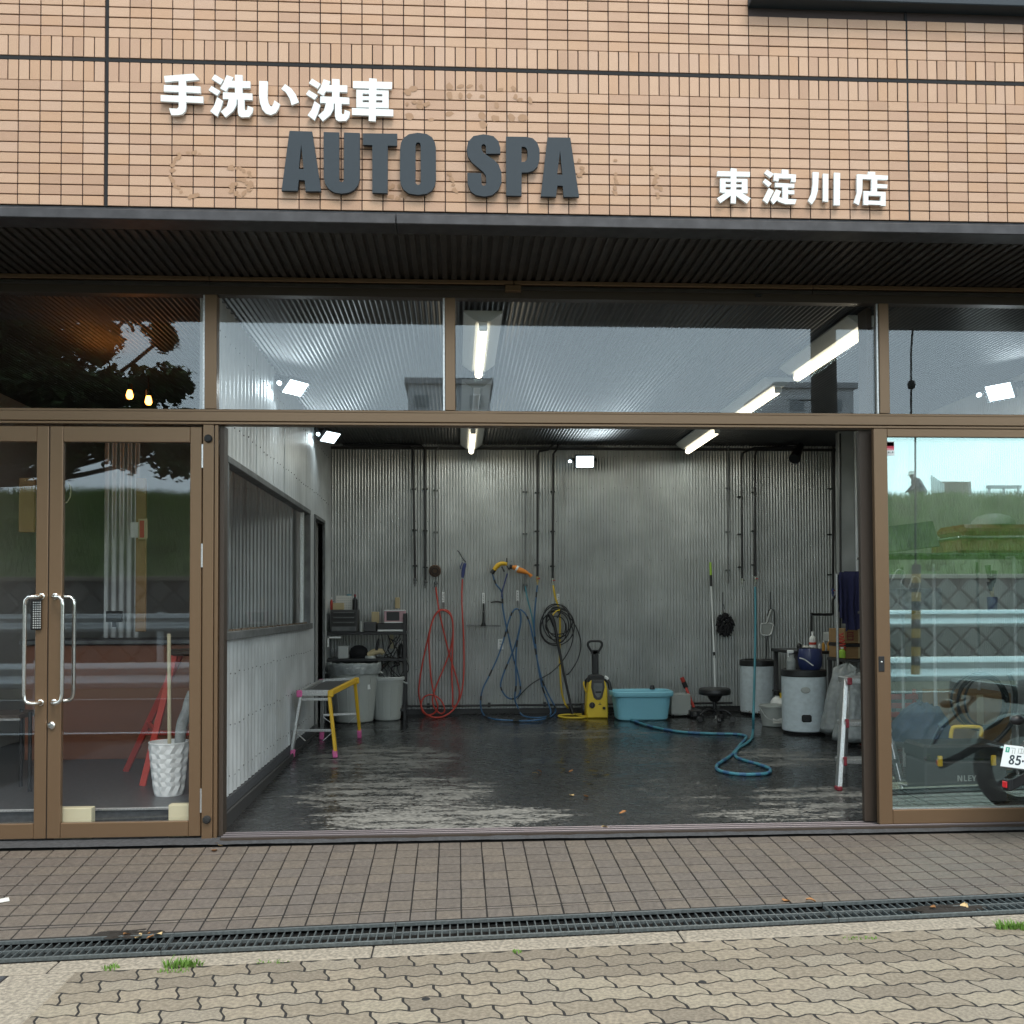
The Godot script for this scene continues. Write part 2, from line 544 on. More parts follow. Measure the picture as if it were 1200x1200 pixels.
func worn_floor() -> StandardMaterial3D:
	# dark floor coating scraped through to pale concrete in long strokes, with oil spots; metres of floor per pixel are fixed
	var w := 1024
	var h := 896
	var im := Image.create_empty(w, h, false, Image.FORMAT_RGB8)
	var ro := Image.create_empty(w, h, false, Image.FORMAT_RGB8)
	var a := noise(51, 1.0, 5)
	var b := noise(52, 1.0, 4)
	var d := noise(53, 1.0, 5)
	var spots := [[0.78, -2.2, 0.27, 0.16], [0.74, -1.78, 0.33, 0.11], [1.12, -1.55, 0.17, 0.09], [0.86, -1.3, 0.1, 0.09], [1.2, -1.18, 0.05, 0.03], [1.55, -1.95, 0.2, 0.07]]
	# worn areas: x, z, half sizes, strength
	var worn := [[-0.6, -2.4, 0.75, 0.95, 0.98], [-0.4, -1.1, 0.85, 0.8, 1.0], [-0.1, -0.35, 1.0, 0.45, 1.1], [2.55, -2.2, 0.6, 0.6, 0.85], [2.35, -0.7, 0.6, 0.5, 0.95], [1.9, -0.28, 0.6, 0.22, 1.0], [1.3, -3.6, 0.8, 0.4, 0.7], [0.2, -3.6, 1.1, 0.35, 0.6], [1.6, -2.4, 0.7, 0.5, 0.55], [1.5, -1.0, 0.5, 0.7, 0.5]]
	for j in h:
		var z := -5.1 * (j + 0.5) / h
		for i in w:
			var x := -1.4 + 5.8 * (i + 0.5) / w
			var area := 0.0
			for k in worn:
				var e: float = 1.0 - pow((x - k[0]) / k[2], 2) - pow((z - k[1]) / k[3], 2)
				area = maxf(area, minf(1.0, e * 1.6) * k[4])
			var stroke := 0.8 * a.get_noise_2d(x * 1.3 + 0.8 * d.get_noise_2d(x * 2.0, z * 2.0), z * 7.0) + 0.75 * a.get_noise_2d(x * 5.0 + 9, z * 30.0) + 0.8 * b.get_noise_2d(x * 26.0, z * 52.0) + 0.35 * d.get_noise_2d(x * 70.0, z * 70.0)
			var cross := d.get_noise_2d((x + z) * 3.0, (x - z) * 20.0)
			var bare := clampf((stroke + 0.25 * cross + (area - 0.82) * 1.25) * 2.6, 0.0, 1.0)
			var base := 0.015 + 0.009 * b.get_noise_2d(x * 1.7, z * 2.0) + 0.006 * b.get_noise_2d(x * 40.0, z * 40.0)
			var col := Color(base, base * 1.02, base * 1.06)
			var pale := 0.25 + 0.12 * d.get_noise_2d(x * 25.0, z * 30.0)
			col = col.lerp(Color(pale, pale * 0.98, pale * 0.9), bare * 0.8)
			var wet := 0.0
			for k in spots:
				var e: float = 1.0 - pow((x - k[0]) / k[2], 2) - pow((z - k[1]) / k[3], 2) + 0.9 * d.get_noise_2d(x * 9.0, z * 14.0)
				wet = maxf(wet, clampf(e * 5.0, 0.0, 1.0))
			col = col.lerp(Color(0.008, 0.008, 0.009), wet)
			var pool := clampf((b.get_noise_2d(x * 0.9 + 3.0, z * 1.1) + 0.05) * 4.0, 0.0, 1.0) * clampf((-z - 2.6) / 1.5, 0.0, 1.0)
			var r := lerpf(lerpf(0.28, 0.75, bare), 0.12, wet)
			r = lerpf(r, 0.14, pool * (1.0 - bare))
			r += 0.1 * d.get_noise_2d(x * 12.0, z * 16.0)
			im.set_pixel(i, j, col.linear_to_srgb())
			ro.set_pixel(i, j, Color(r, r, r))
	var m := mat("worn_floor", Color.WHITE, 1.0)
	m.albedo_texture = ImageTexture.create_from_image(im)
	m.roughness_texture = ImageTexture.create_from_image(ro)
	m.normal_enabled = true
	m.normal_texture = normal_tex(0.05, 3.0, 57)
	m.normal_scale = 0.12
	return m


func build_ground() -> void:
	# garage floor: falls a little towards the street
	var a := []
	a.resize(Mesh.ARRAY_MAX)
	a[Mesh.ARRAY_VERTEX] = PackedVector3Array([Vector3(-1.4, 0, 0), Vector3(4.4, 0, 0), Vector3(4.4, floor_y(-5.1), -5.1), Vector3(-1.4, floor_y(-5.1), -5.1)])
	a[Mesh.ARRAY_NORMAL] = PackedVector3Array([Vector3.UP, Vector3.UP, Vector3.UP, Vector3.UP])
	a[Mesh.ARRAY_TEX_UV] = PackedVector2Array([Vector2(0, 0), Vector2(1, 0), Vector2(1, 1), Vector2(0, 1)])
	a[Mesh.ARRAY_INDEX] = PackedInt32Array([0, 2, 1, 0, 3, 2])
	var am := ArrayMesh.new()
	am.add_surface_from_arrays(Mesh.PRIMITIVE_TRIANGLES, a)
	var gf := MeshInstance3D.new()
	gf.name = "garage_floor"
	gf.mesh = am
	gf.material_override = worn_floor()
	gf.set_meta("kind", "structure")
	add_child(gf)
	# sill strip of dark mortar between the doors and the paving
	var s := Shape.new()
	var edge := noise(61, 3.0)
	var rows := [[], [], []]
	for i in 161:
		var x := -4.0 + 9.0 * i / 160.0
		rows[0].append(Vector3(x, -0.017 + 0.003 * edge.get_noise_1d(x * 3.0), 0.115 + 0.008 * edge.get_noise_1d(x * 4.0)))
		rows[1].append(Vector3(x, -0.008 + 0.006 * edge.get_noise_1d(x * 5.0 + 40), 0.075))
		rows[2].append(Vector3(x, -0.004, -0.02))
	s.sheet(rows)
	ground_piece("door_sill_strip", s, mats.dark_concrete)
	# the bed under the apron tiles, a twisted sheet down to the drain
	s = Shape.new()
	rows = []
	for k in 2:
		var z: float = [1.17, 0.06][k]
		var line := []
		for i in 37: line.append(Vector3(-4.0 + 0.25 * i, ground_y(-4.0 + 0.25 * i, z) - 0.0009, z))
		rows.append(line)
	s.sheet(rows)
	var bed := ground_piece("driveway_apron", s, mats.joint_sand)
	# apron tiles
	var tile_mesh := Shape.new().box(Vector3(0, -0.008, 0), Vector3(0.1065, 0.02, 0.1), 0.001).mesh()
	var strip_mesh := Shape.new().box(Vector3(0, -0.008, 0), Vector3(0.1065, 0.02, 0.0145), 0.001).mesh()
	var wide_mesh := Shape.new().box(Vector3(0, -0.008, 0), Vector3(0.1065, 0.02, 0.085), 0.001).mesh()
	var spots := []
	for i in range(-34, 43):
		for r in 10:
			# nine square rows, a narrow strip and a last row by the drain
			var z: float = [0.17, 0.283, 0.396, 0.509, 0.622, 0.735, 0.848, 0.961, 1.0305, 1.091][r]
			var x := 0.0185 + 0.1135 * i + 0.057
			spots.append([x, z, r, Vector2(x - 0.3, z - 0.7).length()])
	spots.sort_custom(func(p, q): return p[3] < q[3])
	var rest := []
	for k in spots.size():
		var x: float = spots[k][0]
		var z: float = spots[k][1]
		var up := Vector3(ground_y(x - 0.05, z) - ground_y(x + 0.05, z), 0.1, ground_y(x, z - 0.05) - ground_y(x, z + 0.05)).normalized()
		var right := (Vector3.RIGHT - up * up.x).normalized()
		var xf := Transform3D(Basis(right, up, right.cross(up)).rotated(Vector3.UP, rng.randf_range(-0.012, 0.012)), Vector3(x + rng.randf_range(-0.001, 0.001), ground_y(x, z) + rng.randf_range(-0.0002, 0.0008), z))
		var me: Mesh = [tile_mesh, strip_mesh, wide_mesh][0 if spots[k][2] < 8 else spots[k][2] - 7]
		if k < 300: piece(bed, "tile", me, mats["apron_tile_%d" % rng.randi_range(0, 3)], xf)
		else: rest.append([me, xf])
	for q in 2:
		var st := SurfaceTool.new()
		for k in rest.size():
			if k % 2 == q: st.append_from(rest[k][0], 0, rest[k][1])
		var o := MeshInstance3D.new()
		o.name = "outer_tiles"
		o.mesh = st.commit()
		o.material_override = mats["apron_tile_%d" % q]
		o.set_meta("kind", "stuff")
		bed.add_child(o, true)
	# drain channel: a trough with walls
	s = Shape.new()
	for i in 18:
		var x0 := -4.0 + 0.5 * i
		var x1 := x0 + 0.5
		var p := [1.165, 1.19, 1.335, 1.375]
		var ys := [[ground_y(x0, 1.16) - 0.02, ground_y(x1, 1.16) - 0.02], [ground_y(x0, 1.2) - 0.16, ground_y(x1, 1.2) - 0.16], [ground_y(x0, 1.34) - 0.16, ground_y(x1, 1.34) - 0.16], [ground_y(x0, 1.38) - 0.02, ground_y(x1, 1.38) - 0.02]]
		for k in 3: s.quad(Vector3(x0, ys[k + 1][0], p[k + 1]), Vector3(x1, ys[k + 1][1], p[k + 1]), Vector3(x1, ys[k][1], p[k]), Vector3(x0, ys[k][0], p[k]))
	ground_piece("drain_channel", s, mats.drain_dark)
	# grates, one metre each
	var bar_mesh := Shape.new().box(Vector3.ZERO, Vector3(0.0055, 0.022, 0.168), 0.0).mesh()
	var where := ["by the wastebasket door", "before the step platform", "before the red hose", "before the yellow pressure washer", "before the teal hose loop", "before the stepladder", "by the parked motorcycle", "past the motorcycle"]
	for g in 8:
		var x0 := -3.1 + 0.945 * g
		var x1 := x0 + 0.942
		var xm := (x0 + x1) / 2
		var at := Vector3(xm, ground_y(xm, 1.27), 1.27)
		var gr := thing("drain_grate", "grey steel drain grate in the pavement channel " + where[g], "drain grate", at, "steel grates over the drain channel")
		for e in [[1.176, 0.01], [1.36, 0.012], [1.267, 0.006]]:
			s = Shape.new().bar(Vector3(x0, ground_y(x0, e[0]) + 0.003 - (0.006 if e[1] < 0.008 else 0.0), e[0]), Vector3(x1, ground_y(x1, e[0]) + 0.003 - (0.006 if e[1] < 0.008 else 0.0), e[0]), e[1], 0.016, 0.001)
			part(gr, "frame_rail" if e[1] > 0.008 else "centre_rail", s, mats.grate_steel)
		for e in [x0 + 0.002, x1 - 0.002]:
			part(gr, "end_rail", Shape.new().bar(Vector3(e, ground_y(e, 1.2) + 0.002, 1.196), Vector3(e, ground_y(e, 1.34) + 0.002, 1.338), 0.004, 0.016), mats.grate_steel)
		for k in 27:
			var x := x0 + 0.937 * (k + 1) / 28.0
			piece(gr, "bar", bar_mesh, mats.grate_steel, Transform3D(Basis(), Vector3(x, ground_y(x, 1.27) - 0.01, 1.267)))
	# kerb strip of concrete blocks beyond the drain
	for k in 7:
		var x0 := -4.05 + 1.27 * k - 0.1
		var x1 := x0 + 1.264
		var b := Basis(Vector3(1, 0.025, 0).normalized(), Vector3(-0.025, 1, 0).normalized(), Vector3.BACK)
		var xm := (x0 + x1) / 2
		s = Shape.new().box(Vector3(xm, ground_y(xm, 1.44) - 0.06, 1.4375), Vector3(x1 - x0, 0.12, 0.125), 0.004, b)
		solo("kerb_block", s, mats.concrete, "flat pale concrete edging block beside the drain, " + ["far along past the glass doors", "before the glass door edge", "before the white corrugated wall", "below the worn bay floor", "below the blue tub", "below the stepladder and sliding door", "past the motorcycle"][k], "edging block", "concrete edging blocks along the drain", Vector3(xm, ground_y(xm, 1.44), 1.4375))
	build_pavers()


func build_pavers() -> void:
	# pavement bed out to the street
	var s := Shape.new()
	var rows := []
	for z in [5.9, 4.0, 1.38]:
		var line := []
		for i in 33: line.append(Vector3(-8.0 + 0.5 * i, ground_y(-8.0 + 0.5 * i, 1.6) - 0.0009, z))
		rows.append(line)
	s.sheet(rows)
	var bed := ground_piece("pavement", s, mats.joint_sand)
	# one wave-edged paver: long joints follow a sine, the ends an S
	var L := 0.2125
	var W := 0.1065
	var gap := 0.0052
	var poly := []
	var wave := func(x: float) -> float: return 0.0095 * sin(TAU * x / (L / 2.0) * 0.5 * 2.0)
	var ends := func(t: float) -> float: return 0.026 * (smoothstep(0.25, 0.75, t) - 0.5)
	var inner := func(x: float, t: float, inset: float) -> Vector2:
		# x 0..1 along, t 0..1 across
		var xx: float = lerpf(gap + inset, L - gap - inset, x) + ends.call(t)
		return Vector2(xx, lerpf(gap + inset, W - gap - inset, t) + wave.call(xx))
	var ring := func(inset: float) -> Array:
		var out := []
		for i in 12: out.append(inner.call(i / 12.0, 0.0, inset))
		for i in 6: out.append(inner.call(1.0, i / 6.0, inset))
		for i in 12: out.append(inner.call(1.0 - i / 12.0, 1.0, inset))
		for i in 6: out.append(inner.call(0.0, 1.0 - i / 6.0, inset))
		return out
	var top: Array = ring.call(0.0012)
	var rim: Array = ring.call(0.0)
	s = Shape.new()
	var at := func(p: Vector2, y: float) -> Vector3: return Vector3(p.x, y, p.y)
	for i in top.size():
		var j := (i + 1) % top.size()
		s.quad(at.call(rim[j], -0.001), at.call(rim[i], -0.001), at.call(top[i], 0.0), at.call(top[j], 0.0))
		s.quad(at.call(rim[j], -0.02), at.call(rim[i], -0.02), at.call(rim[i], -0.001), at.call(rim[j], -0.001))
	for i in 12:
		var a: Vector3 = at.call(inner.call(i / 12.0, 0.0, 0.0012), 0.0)
		var b: Vector3 = at.call(inner.call((i + 1) / 12.0, 0.0, 0.0012), 0.0)
		for q in 6:
			var c0: Vector3 = at.call(inner.call(i / 12.0, q / 6.0, 0.0012), 0.0)
			var c1: Vector3 = at.call(inner.call((i + 1) / 12.0, q / 6.0, 0.0012), 0.0)
			var c2: Vector3 = at.call(inner.call((i + 1) / 12.0, (q + 1) / 6.0, 0.0012), 0.0)
			var c3: Vector3 = at.call(inner.call(i / 12.0, (q + 1) / 6.0, 0.0012), 0.0)
			s.quad(c3, c2, c1, c0)
	var paver := s.mesh()
	var half := Shape.new().box(Vector3(L / 4, -0.01, W / 2), Vector3(L / 2 - 2 * gap, 0.02, W - 2 * gap), 0.003).mesh()
	var spots := []
	for r in 28:
		for i in range(-8, 22):
			var x := -1.47 + i * L + (L / 2.0 if r % 2 else 0.0) + 0.014
			if x < -1.47 - L: continue
			var z := 1.506 + W * r
			spots.append([x, z, Vector2(x - 0.2 + L / 2, (z - 1.9) * 1.4).length(), false])
	spots.sort_custom(func(p, q): return p[2] < q[2])
	var tilt := Basis(Vector3(1, 0.025, 0).normalized(), Vector3(-0.025, 1, 0).normalized(), Vector3.BACK)
	var st := SurfaceTool.new()
	for k in spots.size():
		var x: float = spots[k][0]
		var b := tilt.rotated(Vector3.RIGHT, rng.randf_range(-0.004, 0.004)).rotated(Vector3.BACK, rng.randf_range(-0.002, 0.002))
		var xf := Transform3D(b, Vector3(x, ground_y(x, 1.6) + rng.randf_range(-0.0001, 0.0009), spots[k][1]))
		var me: Mesh = half if spots[k][3] else paver
		if k < 300: piece(bed, "paver", me, mats["paver_%d" % ([1, 3, 3, 1, 4, 0, 3] if float(spots[k][1]) < 1.72 else [0, 0, 1, 2, 2, 3, 4])[rng.randi_range(0, 6)]], xf)
		else: st.append_from(me, 0, xf)
	var o := MeshInstance3D.new()
	o.name = "outer_pavers"
	o.mesh = st.commit()
	o.material_override = mats.paver_0
	o.set_meta("kind", "stuff")
	bed.add_child(o, true)
	# smooth concrete slabs west of the pavers
	for k in 3:
		var x0: float = [-1.752, -2.75, -3.78][k]
		var x1: float = [-1.495, -1.762, -2.76][k]
		var xm := (x0 + x1) / 2
		s = Shape.new().box(Vector3(xm, ground_y(xm, 1.6) - 0.0465, 3.5), Vector3(x1 - x0, 0.1, 3.98), 0.004, tilt)
		part(bed, "slab", s, mats.concrete if k == 0 else mats.dark_concrete)


func corrugated(lo: float, hi: float, put: Callable, across: Array, pitch := 0.0318, amp := 0.0048, per := 8) -> Shape:
	# a sine sheet: put(u, w, v) gives the point at u along the waves' run, w out of the sheet, v along the ribs
	var s := Shape.new()
	var count := int((hi - lo) / pitch * per)
	var rows := []
	for v in across:
		var line := []
		for i in count + 1:
			var u := lo + (hi - lo) * i / count
			line.append(put.call(u, amp * sin(TAU * u / pitch), v))
		rows.append(line)
	return s.sheet(rows)


func build_facade() -> void:
	var front := 0.8
	var w := thing("tiled_upper_wall", "upper wall of small peach tiles with dark joints above the car wash", "wall", Vector3(0.3, 3.157, 0.7))
	part(w, "backing_wall", Shape.new().span(Vector3(-3.7, 3.16, 0.55), Vector3(4.5, 6.2, front - 0.008)), mats.mortar)
	var tones := [Color(0.575, 0.362, 0.235), Color(0.54, 0.337, 0.22), Color(0.605, 0.392, 0.26), Color(0.505, 0.307, 0.198), Color(0.585, 0.382, 0.265), Color(0.565, 0.342, 0.21)]
	var flat_tiles := []
	var tall_tiles := []
	for t in tones:
		var a := Shape.new(); a.tinted = true; a.tint = t
		flat_tiles.append(a.box(Vector3(0, 0, -0.004), Vector3(0.0952, 0.0452, 0.008), 0.0016).mesh())
		var b := Shape.new(); b.tinted = true; b.tint = t
		tall_tiles.append(b.box(Vector3(0, 0, -0.004), Vector3(0.0452, 0.0952, 0.008), 0.0016).mesh())
	var spots := []
	var panels := [[-1.651 - 20 * 0.09995 - 0.01, 20], [-1.646, 39], [2.256, 22]]
	for p in panels:
		for i in int(p[1]):
			var x: float = p[0] + 0.09995 * (i + 0.5)
			for r in 12: spots.append([x, 3.157 + 0.05 * (r + 0.5), false])
			for r in 26: spots.append([x, 3.968 + 0.05 * (r + 0.5), false])
			for h in [-0.025, 0.025]:
				spots.append([x + h, 3.8035, true])
				spots.append([x + h, 3.9205, true])
	for q in spots: q.append(Vector2(q[0] - 0.3, (q[1] - 3.6) * 1.8).length())
	spots.sort_custom(func(a, b): return a[3] < b[3])
	var st := SurfaceTool.new()
	for k in spots.size():
		if spots[k][0] > 1.44 and spots[k][1] > 4.19: continue
		var tone: int = [0, 0, 0, 1, 1, 2, 2, 3, 4, 5][rng.randi_range(0, 9)]
		var me: Mesh = tall_tiles[tone] if spots[k][2] else flat_tiles[tone]
		var xf := Transform3D(Basis.from_euler(Vector3(rng.randf_range(-0.012, 0.012), rng.randf_range(-0.01, 0.01), rng.randf_range(-0.003, 0.003))), Vector3(spots[k][0], spots[k][1], front + rng.randf_range(-0.0006, 0.0006)))
		if k < 300: piece(w, "tile", me, mats.glazed_tile, xf)
		else: st.append_from(me, 0, xf)
	var o := MeshInstance3D.new()
	o.name = "outer_tiles"
	o.mesh = st.commit()
	o.material_override = mats.glazed_tile
	o.set_meta("kind", "stuff")
	w.add_child(o, true)
	o.position = -origin_of[w]
	for x in [-1.651, 2.2515]:
		part(w, "expansion_joint", Shape.new().span(Vector3(x - 0.0065, 3.157, front - 0.009), Vector3(x + 0.0065, 6.1, front - 0.002)), mats.joint_sealant)
	part(w, "expansion_joint", Shape.new().span(Vector3(-3.7, 3.854, front - 0.0095), Vector3(4.5, 3.87, front - 0.0025)), mats.joint_sealant)
	# window ledge at the top of the picture and the window over it
	var l := thing("window_ledge", "dark metal window ledge jutting from the tiled wall above the white shop name", "ledge", Vector3(2.6, 4.19, 0.85))
	part(l, "sill", Shape.new().span(Vector3(1.45, 4.212, 0.78), Vector3(4.4, 4.255, 0.875), 0.004), mats.slate_paint)
	part(l, "frame", Shape.new().span(Vector3(1.47, 4.25, 0.76), Vector3(4.38, 4.31, 0.83), 0.003), mats.slate_paint)
	part(l, "pane", Shape.new().span(Vector3(1.5, 4.31, 0.79), Vector3(4.35, 5.4, 0.796)), mats.window_pane)
	# side returns and roof of the building
	var b := thing("building_shell", "plain dark side walls and flat roof slab of the car wash building", "building", Vector3(0.4, 0, -3))
	part(b, "side_wall", Shape.new().span(Vector3(-4.0, -0.2, -5.4), Vector3(-3.75, 6.2, 0.5)), mats.mortar)
	part(b, "side_wall", Shape.new().span(Vector3(4.55, -0.2, -5.4), Vector3(4.8, 6.2, 0.5)), mats.mortar)
	part(b, "roof", Shape.new().span(Vector3(-3.75, 3.2, -5.4), Vector3(4.55, 3.4, 0.5)), mats.mortar)
	part(b, "rear_wall", Shape.new().span(Vector3(-3.75, -0.2, -5.4), Vector3(4.55, 3.2, -5.2)), mats.mortar)
	# eave: flashing under the tiles, then the ribbed soffit back to the glass
	var e := thing("eave", "dark ribbed metal soffit under the tiled wall", "soffit", Vector3(0.3, 3.1, 0.4))
	var s := Shape.new()
	s.span(Vector3(-3.7, 3.128, 0.7), Vector3(4.5, 3.1555, 0.792))
	part(e, "drip_strip", s, mats.flashing)
	s = Shape.new()
	for k in 2:
		var x0: float = [-3.7, -0.282][k]
		var x1: float = [-0.285, 4.5][k]
		s.span(Vector3(x0, 3.088, 0.69), Vector3(x1, 3.137, 0.822), 0.004)
	part(e, "flashing", s, mats.flashing)
	s = Shape.new().span(Vector3(-3.7, 3.104, 0.0), Vector3(4.5, 3.127, 0.7))
	part(e, "soffit_board", s, mats.soffit_metal)
	var slat := Shape.new().box(Vector3.ZERO, Vector3(0.03, 0.016, 0.665), 0.003).mesh()
	for k in 156:
		piece(e, "slat", slat, mats.soffit_metal, Transform3D(Basis(), Vector3(-3.66 + 0.0522 * k, 3.0965, 0.356)))


func build_shopfront() -> void:
	var f := thing("shopfront_frame", "bronze aluminium shopfront frame with a long transom bar over the open bay", "window frame", Vector3(0.3, 0, 0))
	var br: Material = mats.bronze_metal
	# head: light rails under the soffit, then a dark channel
	for k in 4:
		var x0: float = [-3.7, -1.36, 0.33, 2.05][k] + 0.001
		var x1: float = [-1.36, 0.33, 2.05, 4.5][k] - 0.002
		part(f, "head_rail", Shape.new().span(Vector3(x0, 3.066, -0.05), Vector3(x1, 3.088, 0.03), 0.002), br)
		part(f, "head_rail", Shape.new().span(Vector3(x0, 3.04, -0.05), Vector3(x1, 3.06, 0.018), 0.002), mats.soffit_metal)
	part(f, "head_channel", Shape.new().span(Vector3(-3.7, 2.994, -0.06), Vector3(4.5, 3.04, 0.004)), mats.dark_bronze)
	part(f, "head_bracket", Shape.new().span(Vector3(0.28, 3.028, 0.0), Vector3(0.37, 3.062, 0.034), 0.002), br)
	part(f, "rubber_bump", Shape.new().box(Vector3(1.73, 3.023, 0.03), Vector3(0.035, 0.015, 0.02), 0.004), mats.black_rubber)
	# the transom bar in three lips
	part(f, "transom_bar", Shape.new().span(Vector3(-3.7, 2.282, -0.06), Vector3(4.5, 2.336, 0.03), 0.003), br)
	part(f, "transom_lip", Shape.new().span(Vector3(-3.7, 2.338, -0.055), Vector3(4.5, 2.352, 0.012), 0.002), br)
	part(f, "transom_lip", Shape.new().span(Vector3(-3.7, 2.266, -0.055), Vector3(4.5, 2.28, 0.022), 0.002), br)
	# mullions of the transom lights
	for x in [[-1.388, -1.322], [-0.058, -0.001], [2.44, 2.498], [-3.3, -3.24]]:
		part(f, "mullion", Shape.new().span(Vector3(x[0], 2.354, -0.055), Vector3(x[1], 2.992, 0.012), 0.002), br)
	part(f, "inner_post", Shape.new().span(Vector3(2.405, 2.36, -0.2), Vector3(2.437, 2.992, -0.08)), mats.dark_bronze)
	# the door post beside the bay
	part(f, "door_post", Shape.new().span(Vector3(-1.392, -0.01, -0.06), Vector3(-1.334, 2.264, 0.022), 0.002), br)
	part(f, "door_post", Shape.new().span(Vector3(-1.331, -0.01, -0.06), Vector3(-1.312, 2.264, 0.012), 0.002), br)
	part(f, "bay_jamb", Shape.new().span(Vector3(-1.309, -0.02, -0.1), Vector3(-1.284, 2.264, -0.012), 0.002), mats.dark_bronze)
	for y in [2.185, 0.098]:
		part(f, "door_bumper", Shape.new().lathe([Vector2(0.022, 0), Vector2(0.022, 0.012), Vector2(0.017, 0.02), Vector2(0, 0.022)], Vector3(-1.362, y, 0.022), 20, Basis(Vector3.RIGHT, PI / 2)), mats.black_rubber)
	# glass lights above the transom
	for x in [[-3.24, -1.388], [-1.322, -0.058], [-0.001, 2.44], [2.498, 4.5]]:
		part(f, "transom_pane", Shape.new().span(Vector3(x[0] + 0.002, 2.354, -0.024), Vector3(x[1] - 0.002, 2.992, -0.018)), mats.clear_pane)
		part(f, "glazing_bead", Shape.new().span(Vector3(x[1] - 0.012, 2.354, -0.016), Vector3(x[1] - 0.002, 2.992, 0.002)), mats.aluminium)
	# track of the sliding doors: steel rails in the sill
	var t := thing("sill_track", "worn steel door rails across the bay threshold", "door track", Vector3(1, 0, 0))
	for z in [0.045, 0.0, -0.045]:
		part(t, "rail", Shape.new().span(Vector3(-1.28, 0.0, z - 0.005), Vector3(4.4, 0.011, z + 0.005), 0.002), mats.rail_worn)
	part(t, "track_bed", Shape.new().span(Vector3(-1.28, -0.02, -0.075), Vector3(4.4, 0.003, 0.07)), mats.dark_bronze)


